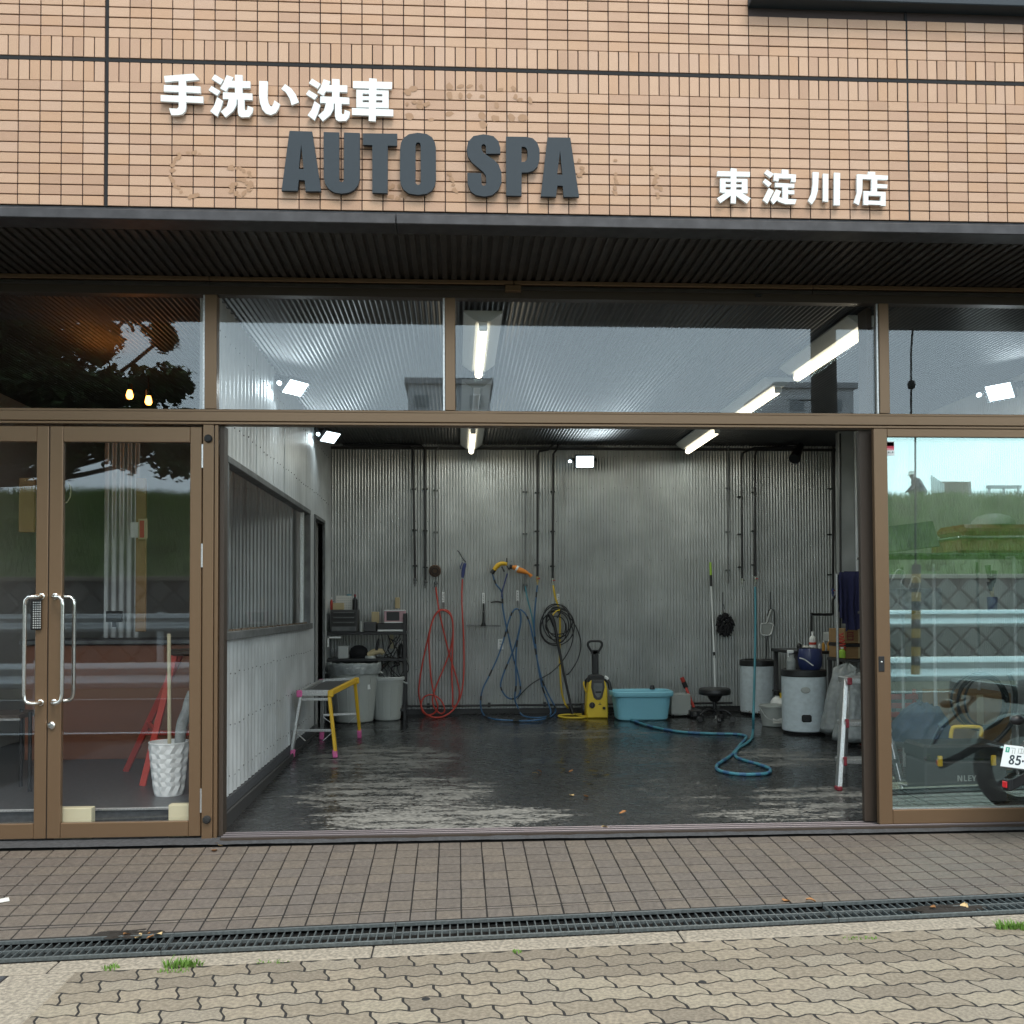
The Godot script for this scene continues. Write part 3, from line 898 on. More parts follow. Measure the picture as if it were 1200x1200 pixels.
func build_bay() -> void:
	var zb := -5.1
	# back wall: corrugated sheets in two courses, the upper lapped over the lower
	var w := thing("corrugated_back_wall", "corrugated galvanised metal wall at the back of the bay", "wall", Vector3(1.5, 0.1, zb))
	part(w, "wall_backing", Shape.new().span(Vector3(-1.4, 0, zb - 0.08), Vector3(4.5, 3.1, zb - 0.012)), mats.dark_trim)
	for k in 8:
		var x0 := -1.36 + 0.731 * k
		var x1 := x0 + 0.731 + 0.02
		for c in 2:
			var y0: float = [0.16, 1.262][c]
			var y1: float = [1.28, 3.06][c]
			var lift := 0.0025 * c + 0.0012 * (k % 2)
			var s := corrugated(x0, x1, func(u, h, v): return Vector3(u, v, zb + h + lift), [y0, y1])
			part(w, "corrugated_sheet", s, mats.galvanised)
	var s := Shape.new()
	for y in [2.884, 2.54, 2.178, 1.752, 1.318, 0.903, 0.581, 0.3]:
		for k in 45:
			var x := -1.32 + 0.1272 * k + rng.randf_range(-0.012, 0.012)
			s.lathe([Vector2(0.0045, 0), Vector2(0.0045, 0.003), Vector2(0, 0.005)], Vector3(x, y + rng.randf_range(-0.008, 0.008), zb + 0.006), 6, Basis(Vector3.RIGHT, PI / 2))
	part(w, "screws", s, mats.screw_steel).set_meta("kind", "stuff")
	part(w, "top_trim", Shape.new().span(Vector3(-1.4, 2.955, zb + 0.004), Vector3(4.3, 2.985, zb + 0.022), 0.003), mats.dark_trim)
	part(w, "base_pipe", Shape.new().tube([Vector3(-0.75, 0.196, zb + 0.03), Vector3(3.0, 0.196, zb + 0.03)], 0.011, 8), mats.black_plastic)
	for x in [-0.3, 0.35, 0.95, 1.5, 2.2]:
		part(w, "pipe_clip", Shape.new().box(Vector3(x, 0.2, zb + 0.022), Vector3(0.03, 0.05, 0.03), 0.003), mats.dark_trim)
	# ceiling: ribs run from the street to the back
	var c := thing("corrugated_ceiling", "dark corrugated metal ceiling of the bay", "ceiling", Vector3(1.5, 3.0, -2.6))
	for k in 4:
		var x0: float = [-1.36, 0.19, 1.62, 3.02][k]
		var x1: float = [0.19, 1.62, 3.02, 4.4][k]
		var lift := 0.002 * (k % 2)
		s = corrugated(x0, x1 + 0.012, func(u, h, v): return Vector3(u, 3.012 + h + lift, v), [-0.115, -2.6, zb])
		part(c, "corrugated_sheet", s, mats.dark_ceiling)
	part(c, "ceiling_deck", Shape.new().span(Vector3(-1.4, 3.03, zb), Vector3(4.5, 3.12, -0.07)), mats.dark_trim)
	# the long wall beside the shop, with its window and doorway
	var xw := -1.335
	var p := thing("corrugated_side_wall", "pale corrugated metal wall with a window and doorway along the bay", "wall", Vector3(xw, 0, -2.5))
	var put := func(lift): return func(u, h, v): return Vector3(xw + h + lift, v, -u)
	# upper band, the band under the window, and the strips beside the openings
	for k in 3:
		part(p, "corrugated_sheet", corrugated([0.07, 1.72, 3.38][k], [1.74, 3.4, 5.09][k], put.call(0.001 * (k % 2)), [2.13, 3.02], 0.106, 0.0055, 10), mats.galvanised_light)
	for k in 2:
		part(p, "corrugated_sheet", corrugated([0.07, 1.83][k], [1.85, 3.84][k], put.call(0.001 * k), [0.155, 1.062], 0.106, 0.0055, 10), mats.galvanised_light)
	part(p, "corrugated_sheet", corrugated(3.42, 3.84, put.call(0.0), [1.06, 2.132], 0.106, 0.0055, 10), mats.galvanised_light)
	part(p, "corrugated_sheet", corrugated(4.5, 5.09, put.call(0.0), [0.155, 2.132], 0.106, 0.0055, 10), mats.galvanised_light)
	part(p, "wall_core", Shape.new().span(Vector3(xw - 0.1, 2.14, -5.1), Vector3(xw - 0.012, 3.1, -0.07)), mats.shop_wall)
	part(p, "wall_core", Shape.new().span(Vector3(xw - 0.1, -0.02, -3.85), Vector3(xw - 0.012, 1.06, -0.07)), mats.shop_wall)
	part(p, "wall_core", Shape.new().span(Vector3(xw - 0.1, 1.06, -3.85), Vector3(xw - 0.012, 2.14, -3.42)), mats.shop_wall)
	part(p, "wall_core", Shape.new().span(Vector3(xw - 0.1, -0.02, -5.1), Vector3(xw - 0.012, 2.14, -4.5)), mats.shop_wall)
	part(p, "base_kerb", Shape.new().span(Vector3(xw - 0.11, -0.02, -3.85), Vector3(xw + 0.008, 0.15, -0.08), 0.003), mats.dark_concrete)
	part(p, "base_rail", Shape.new().span(Vector3(xw + 0.02, -0.02, -3.85), Vector3(xw + 0.036, 0.09, -0.08), 0.003), mats.dark_trim)
	s = Shape.new()
	for q in [[2.82, 0.1, 5.0], [2.34, 0.1, 5.0], [0.86, 0.12, 3.8], [0.56, 0.12, 3.8], [0.26, 0.12, 3.8]]:
		for k in int((q[2] - q[1]) / 0.127):
			s.lathe([Vector2(0.005, 0), Vector2(0.005, 0.003), Vector2(0, 0.005)], Vector3(xw + 0.004, q[0] + rng.randf_range(-0.01, 0.01), -q[1] - 0.127 * k + rng.randf_range(-0.012, 0.012)), 6, Basis(Vector3.BACK, -PI / 2))
	part(p, "screws", s, mats.screw_steel).set_meta("kind", "stuff")
	for z in [-1.12, -2.2, -3.3]:
		part(p, "sheet_lap", Shape.new().span(Vector3(xw, 2.14, z - 0.008), Vector3(xw + 0.0065, 3.0, z), 0.0), mats.galvanised_light)
	part(p, "sheet_lap", Shape.new().span(Vector3(xw, 0.16, -1.84), Vector3(xw + 0.0065, 1.05, -1.83)), mats.galvanised_light)
	# window in the side wall
	var wf := part(p, "window", Shape.new().span(Vector3(xw - 0.04, 2.09, -3.42), Vector3(xw + 0.03, 2.13, -0.2), 0.003), mats.grey_trim)
	part(wf, "sill", Shape.new().span(Vector3(xw - 0.06, 1.065, -3.44), Vector3(xw + 0.045, 1.115, -0.08), 0.004), mats.grey_trim)
	part(wf, "jamb", Shape.new().span(Vector3(xw - 0.04, 1.117, -3.415), Vector3(xw + 0.028, 2.088, -3.375), 0.003), mats.grey_trim)
	part(wf, "jamb", Shape.new().span(Vector3(xw - 0.04, 1.117, -0.235), Vector3(xw + 0.028, 2.088, -0.2), 0.003), mats.grey_trim)
	part(wf, "sash_stile", Shape.new().span(Vector3(xw - 0.03, 1.117, -3.2), Vector3(xw + 0.004, 2.088, -3.165), 0.002), mats.aluminium)
	part(wf, "pane", Shape.new().span(Vector3(xw - 0.012, 1.117, -3.37), Vector3(xw - 0.006, 2.088, -0.24)), mats.window_pane)
	s = Shape.new()
	for k in 120:
		s.box(Vector3(xw + rng.randf_range(0.0, 0.035), 1.12, rng.randf_range(-3.3, -0.3)), Vector3(0.012, 0.008, 0.014) * rng.randf_range(0.6, 1.6), 0.0, Basis(Vector3.UP, rng.randf() * 3))
	part(wf, "sill_grit", s, mats.grit).set_meta("kind", "stuff")
	# doorway casing
	for q in [[-3.845, -3.815], [-4.53, -4.5]]:
		part(p, "door_casing", Shape.new().span(Vector3(xw - 0.06, 0.05, q[0]), Vector3(xw + 0.012, 2.1, q[1]), 0.002), mats.grey_trim)
	part(p, "door_casing", Shape.new().span(Vector3(xw - 0.06, 2.102, -4.53), Vector3(xw + 0.012, 2.135, -3.815), 0.002), mats.grey_trim)
	# the far side wall and the boxed pier in front of it
	var r := thing("corrugated_far_wall", "corrugated metal wall and boxed pier behind the towel rack", "wall", Vector3(4.3, 0, -3))
	part(r, "corrugated_sheet", corrugated(0.07, 5.09, func(u, h, v): return Vector3(4.33 + h, v, -u), [0.05, 3.03], 0.0318, 0.004), mats.galvanised)
	part(r, "wall_core", Shape.new().span(Vector3(4.345, -0.05, -5.1), Vector3(4.5, 3.1, -0.07)), mats.dark_trim)
	var x0 := 3.84
	part(r, "pier_core", Shape.new().span(Vector3(x0 + 0.02, 0.0, -4.24), Vector3(4.33, 3.0, -4.115)), mats.galvanised)
	part(r, "pier_trim", Shape.new().span(Vector3(x0 - 0.004, 0.0, -4.13), Vector3(x0 + 0.15, 3.0, -4.104), 0.003), mats.galvanised)
	part(r, "corrugated_sheet", corrugated(x0 + 0.15, 4.33, func(u, h, v): return Vector3(u, v, -4.107 + h), [0.05, 3.0]), mats.galvanised_light)
	part(r, "pier_pipe", Shape.new().tube([Vector3(3.844, 2.972, -4.08), Vector3(3.826, 1.417, -4.08), Vector3(3.807, 0.738, -4.08)], 0.011, 8), mats.black_plastic)


func strip_light(at: Vector3, z1: float, label: String, lit: bool) -> void:
	var o := thing("strip_light", label, "ceiling light", Vector3(at.x, 2.99, (at.z + z1) / 2), "strip lights in two rows on the bay ceiling")
	var zm := (at.z + z1) / 2
	var half := absf(z1 - at.z) / 2
	# inverted-trough body with sloping wings
	var s := Shape.new()
	var prof := [Vector2(-0.115, 2.985), Vector2(-0.115, 2.975), Vector2(-0.045, 2.925), Vector2(0.045, 2.925), Vector2(0.115, 2.975), Vector2(0.115, 2.985)]
	for k in prof.size() - 1:
		s.quad(Vector3(at.x + prof[k].x, prof[k].y, at.z + 0.05), Vector3(at.x + prof[k].x, prof[k].y, z1 - 0.05), Vector3(at.x + prof[k + 1].x, prof[k + 1].y, z1 - 0.05), Vector3(at.x + prof[k + 1].x, prof[k + 1].y, at.z + 0.05))
	for z in [at.z + 0.05, z1 - 0.05]:
		for k in range(1, prof.size() - 1): s.flat(Vector3(at.x + prof[0].x, prof[0].y, z), Vector3(at.x + prof[k].x, prof[k].y, z), Vector3(at.x + prof[k + 1].x, prof[k + 1].y, z))
	part(o, "reflector", s, mats.grey_plastic)
	for z in [at.z + 0.012, z1 - 0.012]:
		part(o, "lamp_holder", Shape.new().box(Vector3(at.x, 2.905, z), Vector3(0.05, 0.06, 0.022), 0.004), mats.white_plastic)
	part(o, "tube_lamp", Shape.new().lathe([Vector2(0, -half), Vector2(0.023, -half), Vector2(0.027, -half + 0.015), Vector2(0.027, half - 0.015), Vector2(0.023, half), Vector2(0, half)], Vector3(at.x, 2.893, zm), 14, Basis(Vector3.RIGHT, PI / 2), true), mats.tube_glow if lit else mats.white_plastic)
	if lit:
		var l := AreaLight3D.new()
		l.area_size = Vector2(0.07, half * 2)
		l.area_normalize_energy = true
		lamp(l, "strip_lamp_light", Vector3(at.x, 2.852, zm), 0.27, Color(0.98, 1.0, 0.96))
		l.rotation_degrees = Vector3(-90, 0, 0)
		l.area_range = 12.0


func flood_light(at: Vector3, aim: Vector3, label: String, wall_point: Vector3, energy := 0.1) -> void:
	var o := thing("flood_light", label, "floodlight", wall_point, "square LED floodlights round the bay")
	var d := aim.normalized()
	var x := Vector3.UP.cross(d).normalized()
	var b := Basis(x, d.cross(x), d)
	part(o, "body", Shape.new().box(at, Vector3(0.21, 0.145, 0.035), 0.008, b).box(at - d * 0.03, Vector3(0.16, 0.1, 0.03), 0.006, b), mats.dark_grey_plastic)
	part(o, "lamp_face", Shape.new().box(at + d * 0.0185, Vector3(0.185, 0.12, 0.006), 0.002, b), mats.flood_glow)
	var s := Shape.new()
	s.bar(at + x * 0.13, at + x * 0.13 - d * 0.09, 0.006, 0.03)
	s.bar(at - x * 0.13, at - x * 0.13 - d * 0.09, 0.006, 0.03)
	s.bar(at + x * 0.13 - d * 0.09, at - x * 0.13 - d * 0.09, 0.006, 0.03)
	s.bar(at - d * 0.09, wall_point, 0.025, 0.025)
	part(o, "bracket", s, mats.dark_grey_plastic)
	part(o, "sensor_lamp", Shape.new().lathe([Vector2(0, -0.012), Vector2(0.016, -0.008), Vector2(0.02, 0.004), Vector2(0.012, 0.016), Vector2(0, 0.02)], at - x * 0.16 + d * 0.01, 12, b, true), mats.flood_glow)
	var l := AreaLight3D.new()
	l.area_size = Vector2(0.2, 0.13)
	l.area_normalize_energy = true
	lamp(l, "flood_lamp_light", at + d * 0.035, energy, Color(0.92, 0.98, 1.0))
	l.basis = Basis(-x, d.cross(x), -d)
	l.area_range = 12.0


func build_lights() -> void:
	var glow := mat("tube_glow", Color(1, 0.98, 0.92), 0.4)
	glow.emission_enabled = true
	glow.emission = Color(1.0, 0.95, 0.84)
	glow.emission_energy_multiplier = 1.3
	glow = mat("flood_glow", Color(0.9, 0.97, 1.0), 0.3)
	glow.emission_enabled = true
	glow.emission = Color(0.88, 0.97, 1.0)
	glow.emission_energy_multiplier = 1.6
	strip_light(Vector3(0.163, 0, -0.25), -1.41, "lit strip light nearest the street above the red hose", true)
	strip_light(Vector3(0.163, 0, -1.98), -3.14, "unlit strip light between two lit ones in the row above the red hose", false)
	strip_light(Vector3(0.163, 0, -3.68), -4.84, "lit strip light near the back wall above the red hose", true)
	strip_light(Vector3(2.46, 0, -0.25), -1.41, "lit strip light nearest the street above the stepladder", true)
	strip_light(Vector3(2.46, 0, -1.84), -3.0, "lit strip light in the middle of the row above the stepladder", true)
	strip_light(Vector3(2.46, 0, -3.6), -4.76, "lit strip light near the back wall in the row above the stepladder", true)
	flood_light(Vector3(-1.2, 2.901, -1.856), Vector3(0.75, -1.0, 0.55), "floodlight high on the pale side wall seen through the transom glass", Vector3(-1.325, 2.95, -1.95))
	flood_light(Vector3(-1.2, 2.884, -3.88), Vector3(0.75, -1.0, 0.55), "floodlight high on the pale side wall over its doorway", Vector3(-1.325, 2.93, -3.97))
	flood_light(Vector3(1.389, 2.817, -4.98), Vector3(-0.05, -0.35, 0.9), "glaring floodlight on the back wall over the pressure washer", Vector3(1.4, 2.85, -5.09), 0.09)
	flood_light(Vector3(4.05, 2.84, -1.54), Vector3(-0.75, -0.6, 0.5), "floodlight seen through the transom glass over the sliding door", Vector3(4.32, 2.9, -1.6))
	# small round detector and dark spotlight on the ceiling near the back wall
	var d := solo("ceiling_detector", Shape.new().lathe([Vector2(0.0, -0.05), Vector2(0.03, -0.045), Vector2(0.045, -0.02), Vector2(0.05, 0.0), Vector2(0.0, 0.0)], Vector3(0.11, 2.995, -4.0), 16, Basis(), true), mats.brass, "small round tan detector on the ceiling above the red hose", "detector", "", Vector3(0.11, 2.99, -4.0))
	var sp := thing("spotlight", "unlit black spotlight under the ceiling over the white brush", "spotlight", Vector3(3.686, 3.025, -4.85))
	part(sp, "mount", Shape.new().tube([Vector3(3.62, 3.0, -4.85), Vector3(3.685, 2.96, -4.85)], 0.012).box(Vector3(3.62, 2.985, -4.85), Vector3(0.09, 0.02, 0.06)), mats.black_plastic)
	part(sp, "shade", Shape.new().tube([Vector3(3.731, 2.987, -4.9), Vector3(3.611, 2.815, -4.75)], [0.035, 0.062], 14), mats.black_plastic)


func sign_character(called: String, label: String, group: String, m: Material, strokes: Array, deep: float) -> void:
	# each stroke is a closed outline on the wall, in metres; together they are one solid character
	var mid := Vector2.ZERO
	var low := 1e9
	var count := 0
	for s in strokes:
		for p in s: mid += p; low = minf(low, p.y); count += 1
	mid = Vector2(mid.x / count, low)
	var o := CSGCombiner3D.new()
	o.name = called
	add_child(o, true)
	o.position = Vector3(mid.x, mid.y, 0.812)
	tag(o, label, "sign letter", group)
	for s in strokes:
		var p := PackedVector2Array()
		for q in s: p.append(q - mid)
		if Geometry2D.is_polygon_clockwise(p): p.reverse()
		var c := CSGPolygon3D.new()
		c.polygon = p
		c.depth = deep
		c.material = m
		if s.size() > 0 and s[0] == s[-1]:
			c.operation = CSGShape3D.OPERATION_SUBTRACTION
			p.remove_at(p.size() - 1)
			c.polygon = p
			c.position.z = deep + 0.01
			c.depth = deep + 0.02
		c.name = "stroke"
		o.add_child(c, true)
		if c.operation == CSGShape3D.OPERATION_UNION: c.position.z = deep


func build_signs() -> void:
	var white := "white raised characters naming the car wash"
	sign_character("sign_character", "white raised character 手 at the start of the top line of the sign", white, mats.white_paint, [
		[Vector2(-1.377, 3.776), Vector2(-1.237, 3.791), Vector2(-1.211, 3.762), Vector2(-1.274, 3.754), Vector2(-1.274, 3.765), Vector2(-1.310, 3.754), Vector2(-1.373, 3.746)], [Vector2(-1.377, 3.733), Vector2(-1.207, 3.730), Vector2(-1.206, 3.698), Vector2(-1.378, 3.702)], [Vector2(-1.392, 3.684), Vector2(-1.193, 3.682), Vector2(-1.194, 3.650), Vector2(-1.392, 3.654)],
		[Vector2(-1.309, 3.767), Vector2(-1.275, 3.768), Vector2(-1.273, 3.631), Vector2(-1.277, 3.609), Vector2(-1.291, 3.594), Vector2(-1.309, 3.589), Vector2(-1.342, 3.588), Vector2(-1.353, 3.621), Vector2(-1.316, 3.620), Vector2(-1.308, 3.628)]], 0.014)
	for k in 2:
		var w: Array = [[Vector2(-1.140, 3.790), Vector2(-1.099, 3.765), Vector2(-1.113, 3.742), Vector2(-1.155, 3.768)], [Vector2(-1.155, 3.734), Vector2(-1.113, 3.709), Vector2(-1.128, 3.688), Vector2(-1.169, 3.713)], [Vector2(-1.128, 3.681), Vector2(-1.100, 3.662), Vector2(-1.113, 3.621), Vector2(-1.127, 3.587), Vector2(-1.161, 3.612), Vector2(-1.143, 3.638)],
			[Vector2(-1.085, 3.788), Vector2(-1.053, 3.778), Vector2(-1.068, 3.743), Vector2(-1.086, 3.708), Vector2(-1.115, 3.724), Vector2(-1.099, 3.749)], [Vector2(-1.073, 3.761), Vector2(-0.973, 3.761), Vector2(-0.973, 3.728), Vector2(-1.080, 3.729)], [Vector2(-1.045, 3.791), Vector2(-1.010, 3.790), Vector2(-1.010, 3.693), Vector2(-1.045, 3.692)], [Vector2(-1.101, 3.705), Vector2(-0.963, 3.702), Vector2(-0.963, 3.670), Vector2(-1.102, 3.673)],
			[Vector2(-1.073, 3.677), Vector2(-1.036, 3.677), Vector2(-1.038, 3.644), Vector2(-1.053, 3.615), Vector2(-1.089, 3.584), Vector2(-1.111, 3.611), Vector2(-1.083, 3.637)], [Vector2(-1.032, 3.674), Vector2(-1.000, 3.674), Vector2(-1.000, 3.628), Vector2(-0.994, 3.619), Vector2(-0.987, 3.623), Vector2(-0.985, 3.642), Vector2(-0.959, 3.633), Vector2(-0.963, 3.608), Vector2(-0.979, 3.588), Vector2(-1.013, 3.586), Vector2(-1.026, 3.593), Vector2(-1.031, 3.610)]]
		var shift: Vector2 = [Vector2.ZERO, Vector2(0.4585, -0.008)][k]
		var moved := []
		for s in w:
			var line := []
			for p in s: line.append(p + shift)
			moved.append(line)
		sign_character("sign_character", ["white raised character 洗, second in the top line of the sign", "white raised character 洗 of the top line, close before the last"][k], white, mats.white_paint, moved, 0.014)
	sign_character("sign_character", "curved white raised character い, middle of the top line of the sign", white, mats.white_paint, [
		[Vector2(-0.931, 3.764), Vector2(-0.891, 3.763), Vector2(-0.892, 3.682), Vector2(-0.887, 3.658), Vector2(-0.879, 3.644), Vector2(-0.871, 3.642), Vector2(-0.864, 3.654), Vector2(-0.859, 3.672), Vector2(-0.833, 3.654), Vector2(-0.840, 3.632), Vector2(-0.853, 3.611), Vector2(-0.876, 3.600), Vector2(-0.899, 3.607), Vector2(-0.916, 3.626), Vector2(-0.927, 3.657), Vector2(-0.932, 3.695)],
		[Vector2(-0.809, 3.752), Vector2(-0.778, 3.730), Vector2(-0.758, 3.702), Vector2(-0.743, 3.665), Vector2(-0.778, 3.650), Vector2(-0.788, 3.684), Vector2(-0.805, 3.712), Vector2(-0.827, 3.728)]], 0.014)
	sign_character("sign_character", "white raised character 車 above the word AUTO on the sign", white, mats.white_paint, [
		[Vector2(-0.487, 3.775), Vector2(-0.300, 3.775), Vector2(-0.302, 3.741), Vector2(-0.487, 3.741)], [Vector2(-0.410, 3.791), Vector2(-0.374, 3.789), Vector2(-0.379, 3.581), Vector2(-0.412, 3.583)], [Vector2(-0.471, 3.733), Vector2(-0.441, 3.733), Vector2(-0.441, 3.648), Vector2(-0.471, 3.648)], [Vector2(-0.347, 3.733), Vector2(-0.317, 3.733), Vector2(-0.317, 3.648), Vector2(-0.347, 3.648)],
		[Vector2(-0.471, 3.733), Vector2(-0.317, 3.733), Vector2(-0.317, 3.715), Vector2(-0.471, 3.715)], [Vector2(-0.461, 3.702), Vector2(-0.325, 3.704), Vector2(-0.326, 3.686), Vector2(-0.461, 3.684)], [Vector2(-0.471, 3.673), Vector2(-0.317, 3.674), Vector2(-0.317, 3.648), Vector2(-0.471, 3.648)], [Vector2(-0.492, 3.644), Vector2(-0.295, 3.641), Vector2(-0.295, 3.608), Vector2(-0.492, 3.610)]], 0.014)
	var slate := "slate grey block letters reading AUTO SPA"
	sign_character("sign_letter", "slate block letter A at the start of AUTO", slate, mats.slate_paint, [
		[Vector2(-0.787, 3.524), Vector2(-0.680, 3.523), Vector2(-0.637, 3.235), Vector2(-0.711, 3.234), Vector2(-0.715, 3.287), Vector2(-0.743, 3.288), Vector2(-0.749, 3.235), Vector2(-0.824, 3.235)], [Vector2(-0.732, 3.460), Vector2(-0.743, 3.342), Vector2(-0.720, 3.340), Vector2(-0.732, 3.460)]], 0.018)
	sign_character("sign_letter", "slate block letter U in AUTO", slate, mats.slate_paint, [
		[Vector2(-0.626, 3.522), Vector2(-0.552, 3.522), Vector2(-0.552, 3.295), Vector2(-0.550, 3.287), Vector2(-0.544, 3.281), Vector2(-0.536, 3.282), Vector2(-0.531, 3.287), Vector2(-0.530, 3.296), Vector2(-0.530, 3.522), Vector2(-0.454, 3.521), Vector2(-0.455, 3.297), Vector2(-0.463, 3.268), Vector2(-0.481, 3.245), Vector2(-0.508, 3.231), Vector2(-0.542, 3.226), Vector2(-0.575, 3.231), Vector2(-0.601, 3.247), Vector2(-0.618, 3.272), Vector2(-0.625, 3.300)]], 0.018)
	sign_character("sign_letter", "slate block letter T in AUTO", slate, mats.slate_paint, [
		[Vector2(-0.440, 3.520), Vector2(-0.276, 3.522), Vector2(-0.277, 3.463), Vector2(-0.321, 3.463), Vector2(-0.322, 3.232), Vector2(-0.395, 3.233), Vector2(-0.395, 3.464), Vector2(-0.439, 3.464)]], 0.018)
	sign_character("sign_letter", "slate block letter O in AUTO", slate, mats.slate_paint, [
		[Vector2(-0.262, 3.453), Vector2(-0.257, 3.481), Vector2(-0.244, 3.503), Vector2(-0.220, 3.521), Vector2(-0.177, 3.529), Vector2(-0.135, 3.524), Vector2(-0.109, 3.508), Vector2(-0.096, 3.484), Vector2(-0.091, 3.457), Vector2(-0.091, 3.305), Vector2(-0.096, 3.275), Vector2(-0.110, 3.250), Vector2(-0.136, 3.233), Vector2(-0.178, 3.227), Vector2(-0.221, 3.233), Vector2(-0.246, 3.252), Vector2(-0.258, 3.274), Vector2(-0.263, 3.301)],
		[Vector2(-0.188, 3.468), Vector2(-0.185, 3.478), Vector2(-0.176, 3.483), Vector2(-0.167, 3.479), Vector2(-0.164, 3.469), Vector2(-0.164, 3.289), Vector2(-0.167, 3.279), Vector2(-0.176, 3.275), Vector2(-0.185, 3.279), Vector2(-0.189, 3.289), Vector2(-0.188, 3.468)]], 0.018)
	sign_character("sign_letter", "slate block letter S of SPA", slate, mats.slate_paint, [
		[Vector2(0.219, 3.436), Vector2(0.219, 3.464), Vector2(0.210, 3.497), Vector2(0.186, 3.521), Vector2(0.138, 3.529), Vector2(0.090, 3.519), Vector2(0.064, 3.491), Vector2(0.057, 3.453), Vector2(0.063, 3.419), Vector2(0.083, 3.390), Vector2(0.138, 3.344), Vector2(0.149, 3.327), Vector2(0.151, 3.289), Vector2(0.146, 3.280), Vector2(0.139, 3.277), Vector2(0.131, 3.280), Vector2(0.128, 3.288), Vector2(0.127, 3.339), Vector2(0.059, 3.339), Vector2(0.061, 3.287), Vector2(0.076, 3.249), Vector2(0.103, 3.231), Vector2(0.141, 3.225), Vector2(0.178, 3.232), Vector2(0.209, 3.259), Vector2(0.225, 3.297), Vector2(0.224, 3.346), Vector2(0.210, 3.384), Vector2(0.186, 3.406), Vector2(0.138, 3.438), Vector2(0.129, 3.453), Vector2(0.128, 3.470), Vector2(0.132, 3.478), Vector2(0.138, 3.481), Vector2(0.146, 3.478), Vector2(0.150, 3.470), Vector2(0.150, 3.434)]], 0.018)
	sign_character("sign_letter", "slate block letter P of SPA", slate, mats.slate_paint, [
		[Vector2(0.247, 3.520), Vector2(0.345, 3.521), Vector2(0.376, 3.515), Vector2(0.398, 3.494), Vector2(0.409, 3.461), Vector2(0.409, 3.412), Vector2(0.399, 3.377), Vector2(0.378, 3.356), Vector2(0.351, 3.347), Vector2(0.322, 3.346), Vector2(0.321, 3.232), Vector2(0.247, 3.232)], [Vector2(0.322, 3.472), Vector2(0.338, 3.472), Vector2(0.346, 3.465), Vector2(0.351, 3.449), Vector2(0.350, 3.421), Vector2(0.346, 3.407), Vector2(0.337, 3.399), Vector2(0.322, 3.397), Vector2(0.322, 3.472)]], 0.018)
	sign_character("sign_letter", "slate block letter A at the end of SPA", slate, mats.slate_paint, [
		[Vector2(0.448, 3.521), Vector2(0.559, 3.522), Vector2(0.600, 3.232), Vector2(0.525, 3.231), Vector2(0.521, 3.285), Vector2(0.495, 3.286), Vector2(0.488, 3.231), Vector2(0.414, 3.231)], [Vector2(0.509, 3.456), Vector2(0.494, 3.340), Vector2(0.519, 3.339), Vector2(0.509, 3.456)]], 0.018)
	var small := "small white raised characters naming the branch"
	sign_character("sign_character", "small white raised character 東 under the window ledge", small, mats.white_paint, [
		[Vector2(1.282, 3.375), Vector2(1.443, 3.374), Vector2(1.442, 3.350), Vector2(1.279, 3.350)], [Vector2(1.348, 3.391), Vector2(1.377, 3.388), Vector2(1.371, 3.216), Vector2(1.346, 3.217)], [Vector2(1.295, 3.339), Vector2(1.322, 3.339), Vector2(1.321, 3.268), Vector2(1.294, 3.269)], [Vector2(1.402, 3.339), Vector2(1.430, 3.339), Vector2(1.430, 3.268), Vector2(1.402, 3.268)],
		[Vector2(1.295, 3.339), Vector2(1.430, 3.339), Vector2(1.430, 3.324), Vector2(1.294, 3.323)], [Vector2(1.300, 3.311), Vector2(1.423, 3.311), Vector2(1.423, 3.298), Vector2(1.300, 3.298)], [Vector2(1.294, 3.285), Vector2(1.430, 3.285), Vector2(1.430, 3.268), Vector2(1.294, 3.269)], [Vector2(1.330, 3.275), Vector2(1.356, 3.262), Vector2(1.295, 3.217), Vector2(1.277, 3.240)], [Vector2(1.370, 3.273), Vector2(1.396, 3.273), Vector2(1.445, 3.243), Vector2(1.426, 3.217), Vector2(1.373, 3.254)]], 0.014)
	sign_character("sign_character", "small white raised character 淀 beside 東", small, mats.white_paint, [
		[Vector2(1.528, 3.387), Vector2(1.562, 3.366), Vector2(1.544, 3.347), Vector2(1.513, 3.369)], [Vector2(1.519, 3.342), Vector2(1.551, 3.319), Vector2(1.534, 3.301), Vector2(1.506, 3.326)], [Vector2(1.536, 3.296), Vector2(1.561, 3.282), Vector2(1.528, 3.218), Vector2(1.505, 3.236)], [Vector2(1.603, 3.390), Vector2(1.635, 3.388), Vector2(1.634, 3.361), Vector2(1.603, 3.362)],
		[Vector2(1.562, 3.370), Vector2(1.673, 3.366), Vector2(1.672, 3.345), Vector2(1.561, 3.346)], [Vector2(1.562, 3.370), Vector2(1.587, 3.369), Vector2(1.585, 3.330), Vector2(1.560, 3.334)], [Vector2(1.650, 3.366), Vector2(1.673, 3.366), Vector2(1.670, 3.328), Vector2(1.647, 3.329)], [Vector2(1.568, 3.323), Vector2(1.664, 3.319), Vector2(1.663, 3.300), Vector2(1.568, 3.302)],
		[Vector2(1.604, 3.310), Vector2(1.632, 3.310), Vector2(1.631, 3.225), Vector2(1.603, 3.235)], [Vector2(1.619, 3.288), Vector2(1.663, 3.287), Vector2(1.663, 3.268), Vector2(1.618, 3.269)], [Vector2(1.572, 3.290), Vector2(1.598, 3.282), Vector2(1.580, 3.240), Vector2(1.558, 3.216), Vector2(1.543, 3.236)], [Vector2(1.577, 3.258), Vector2(1.610, 3.244), Vector2(1.674, 3.243), Vector2(1.665, 3.218), Vector2(1.618, 3.218), Vector2(1.584, 3.229), Vector2(1.569, 3.245)]], 0.014)
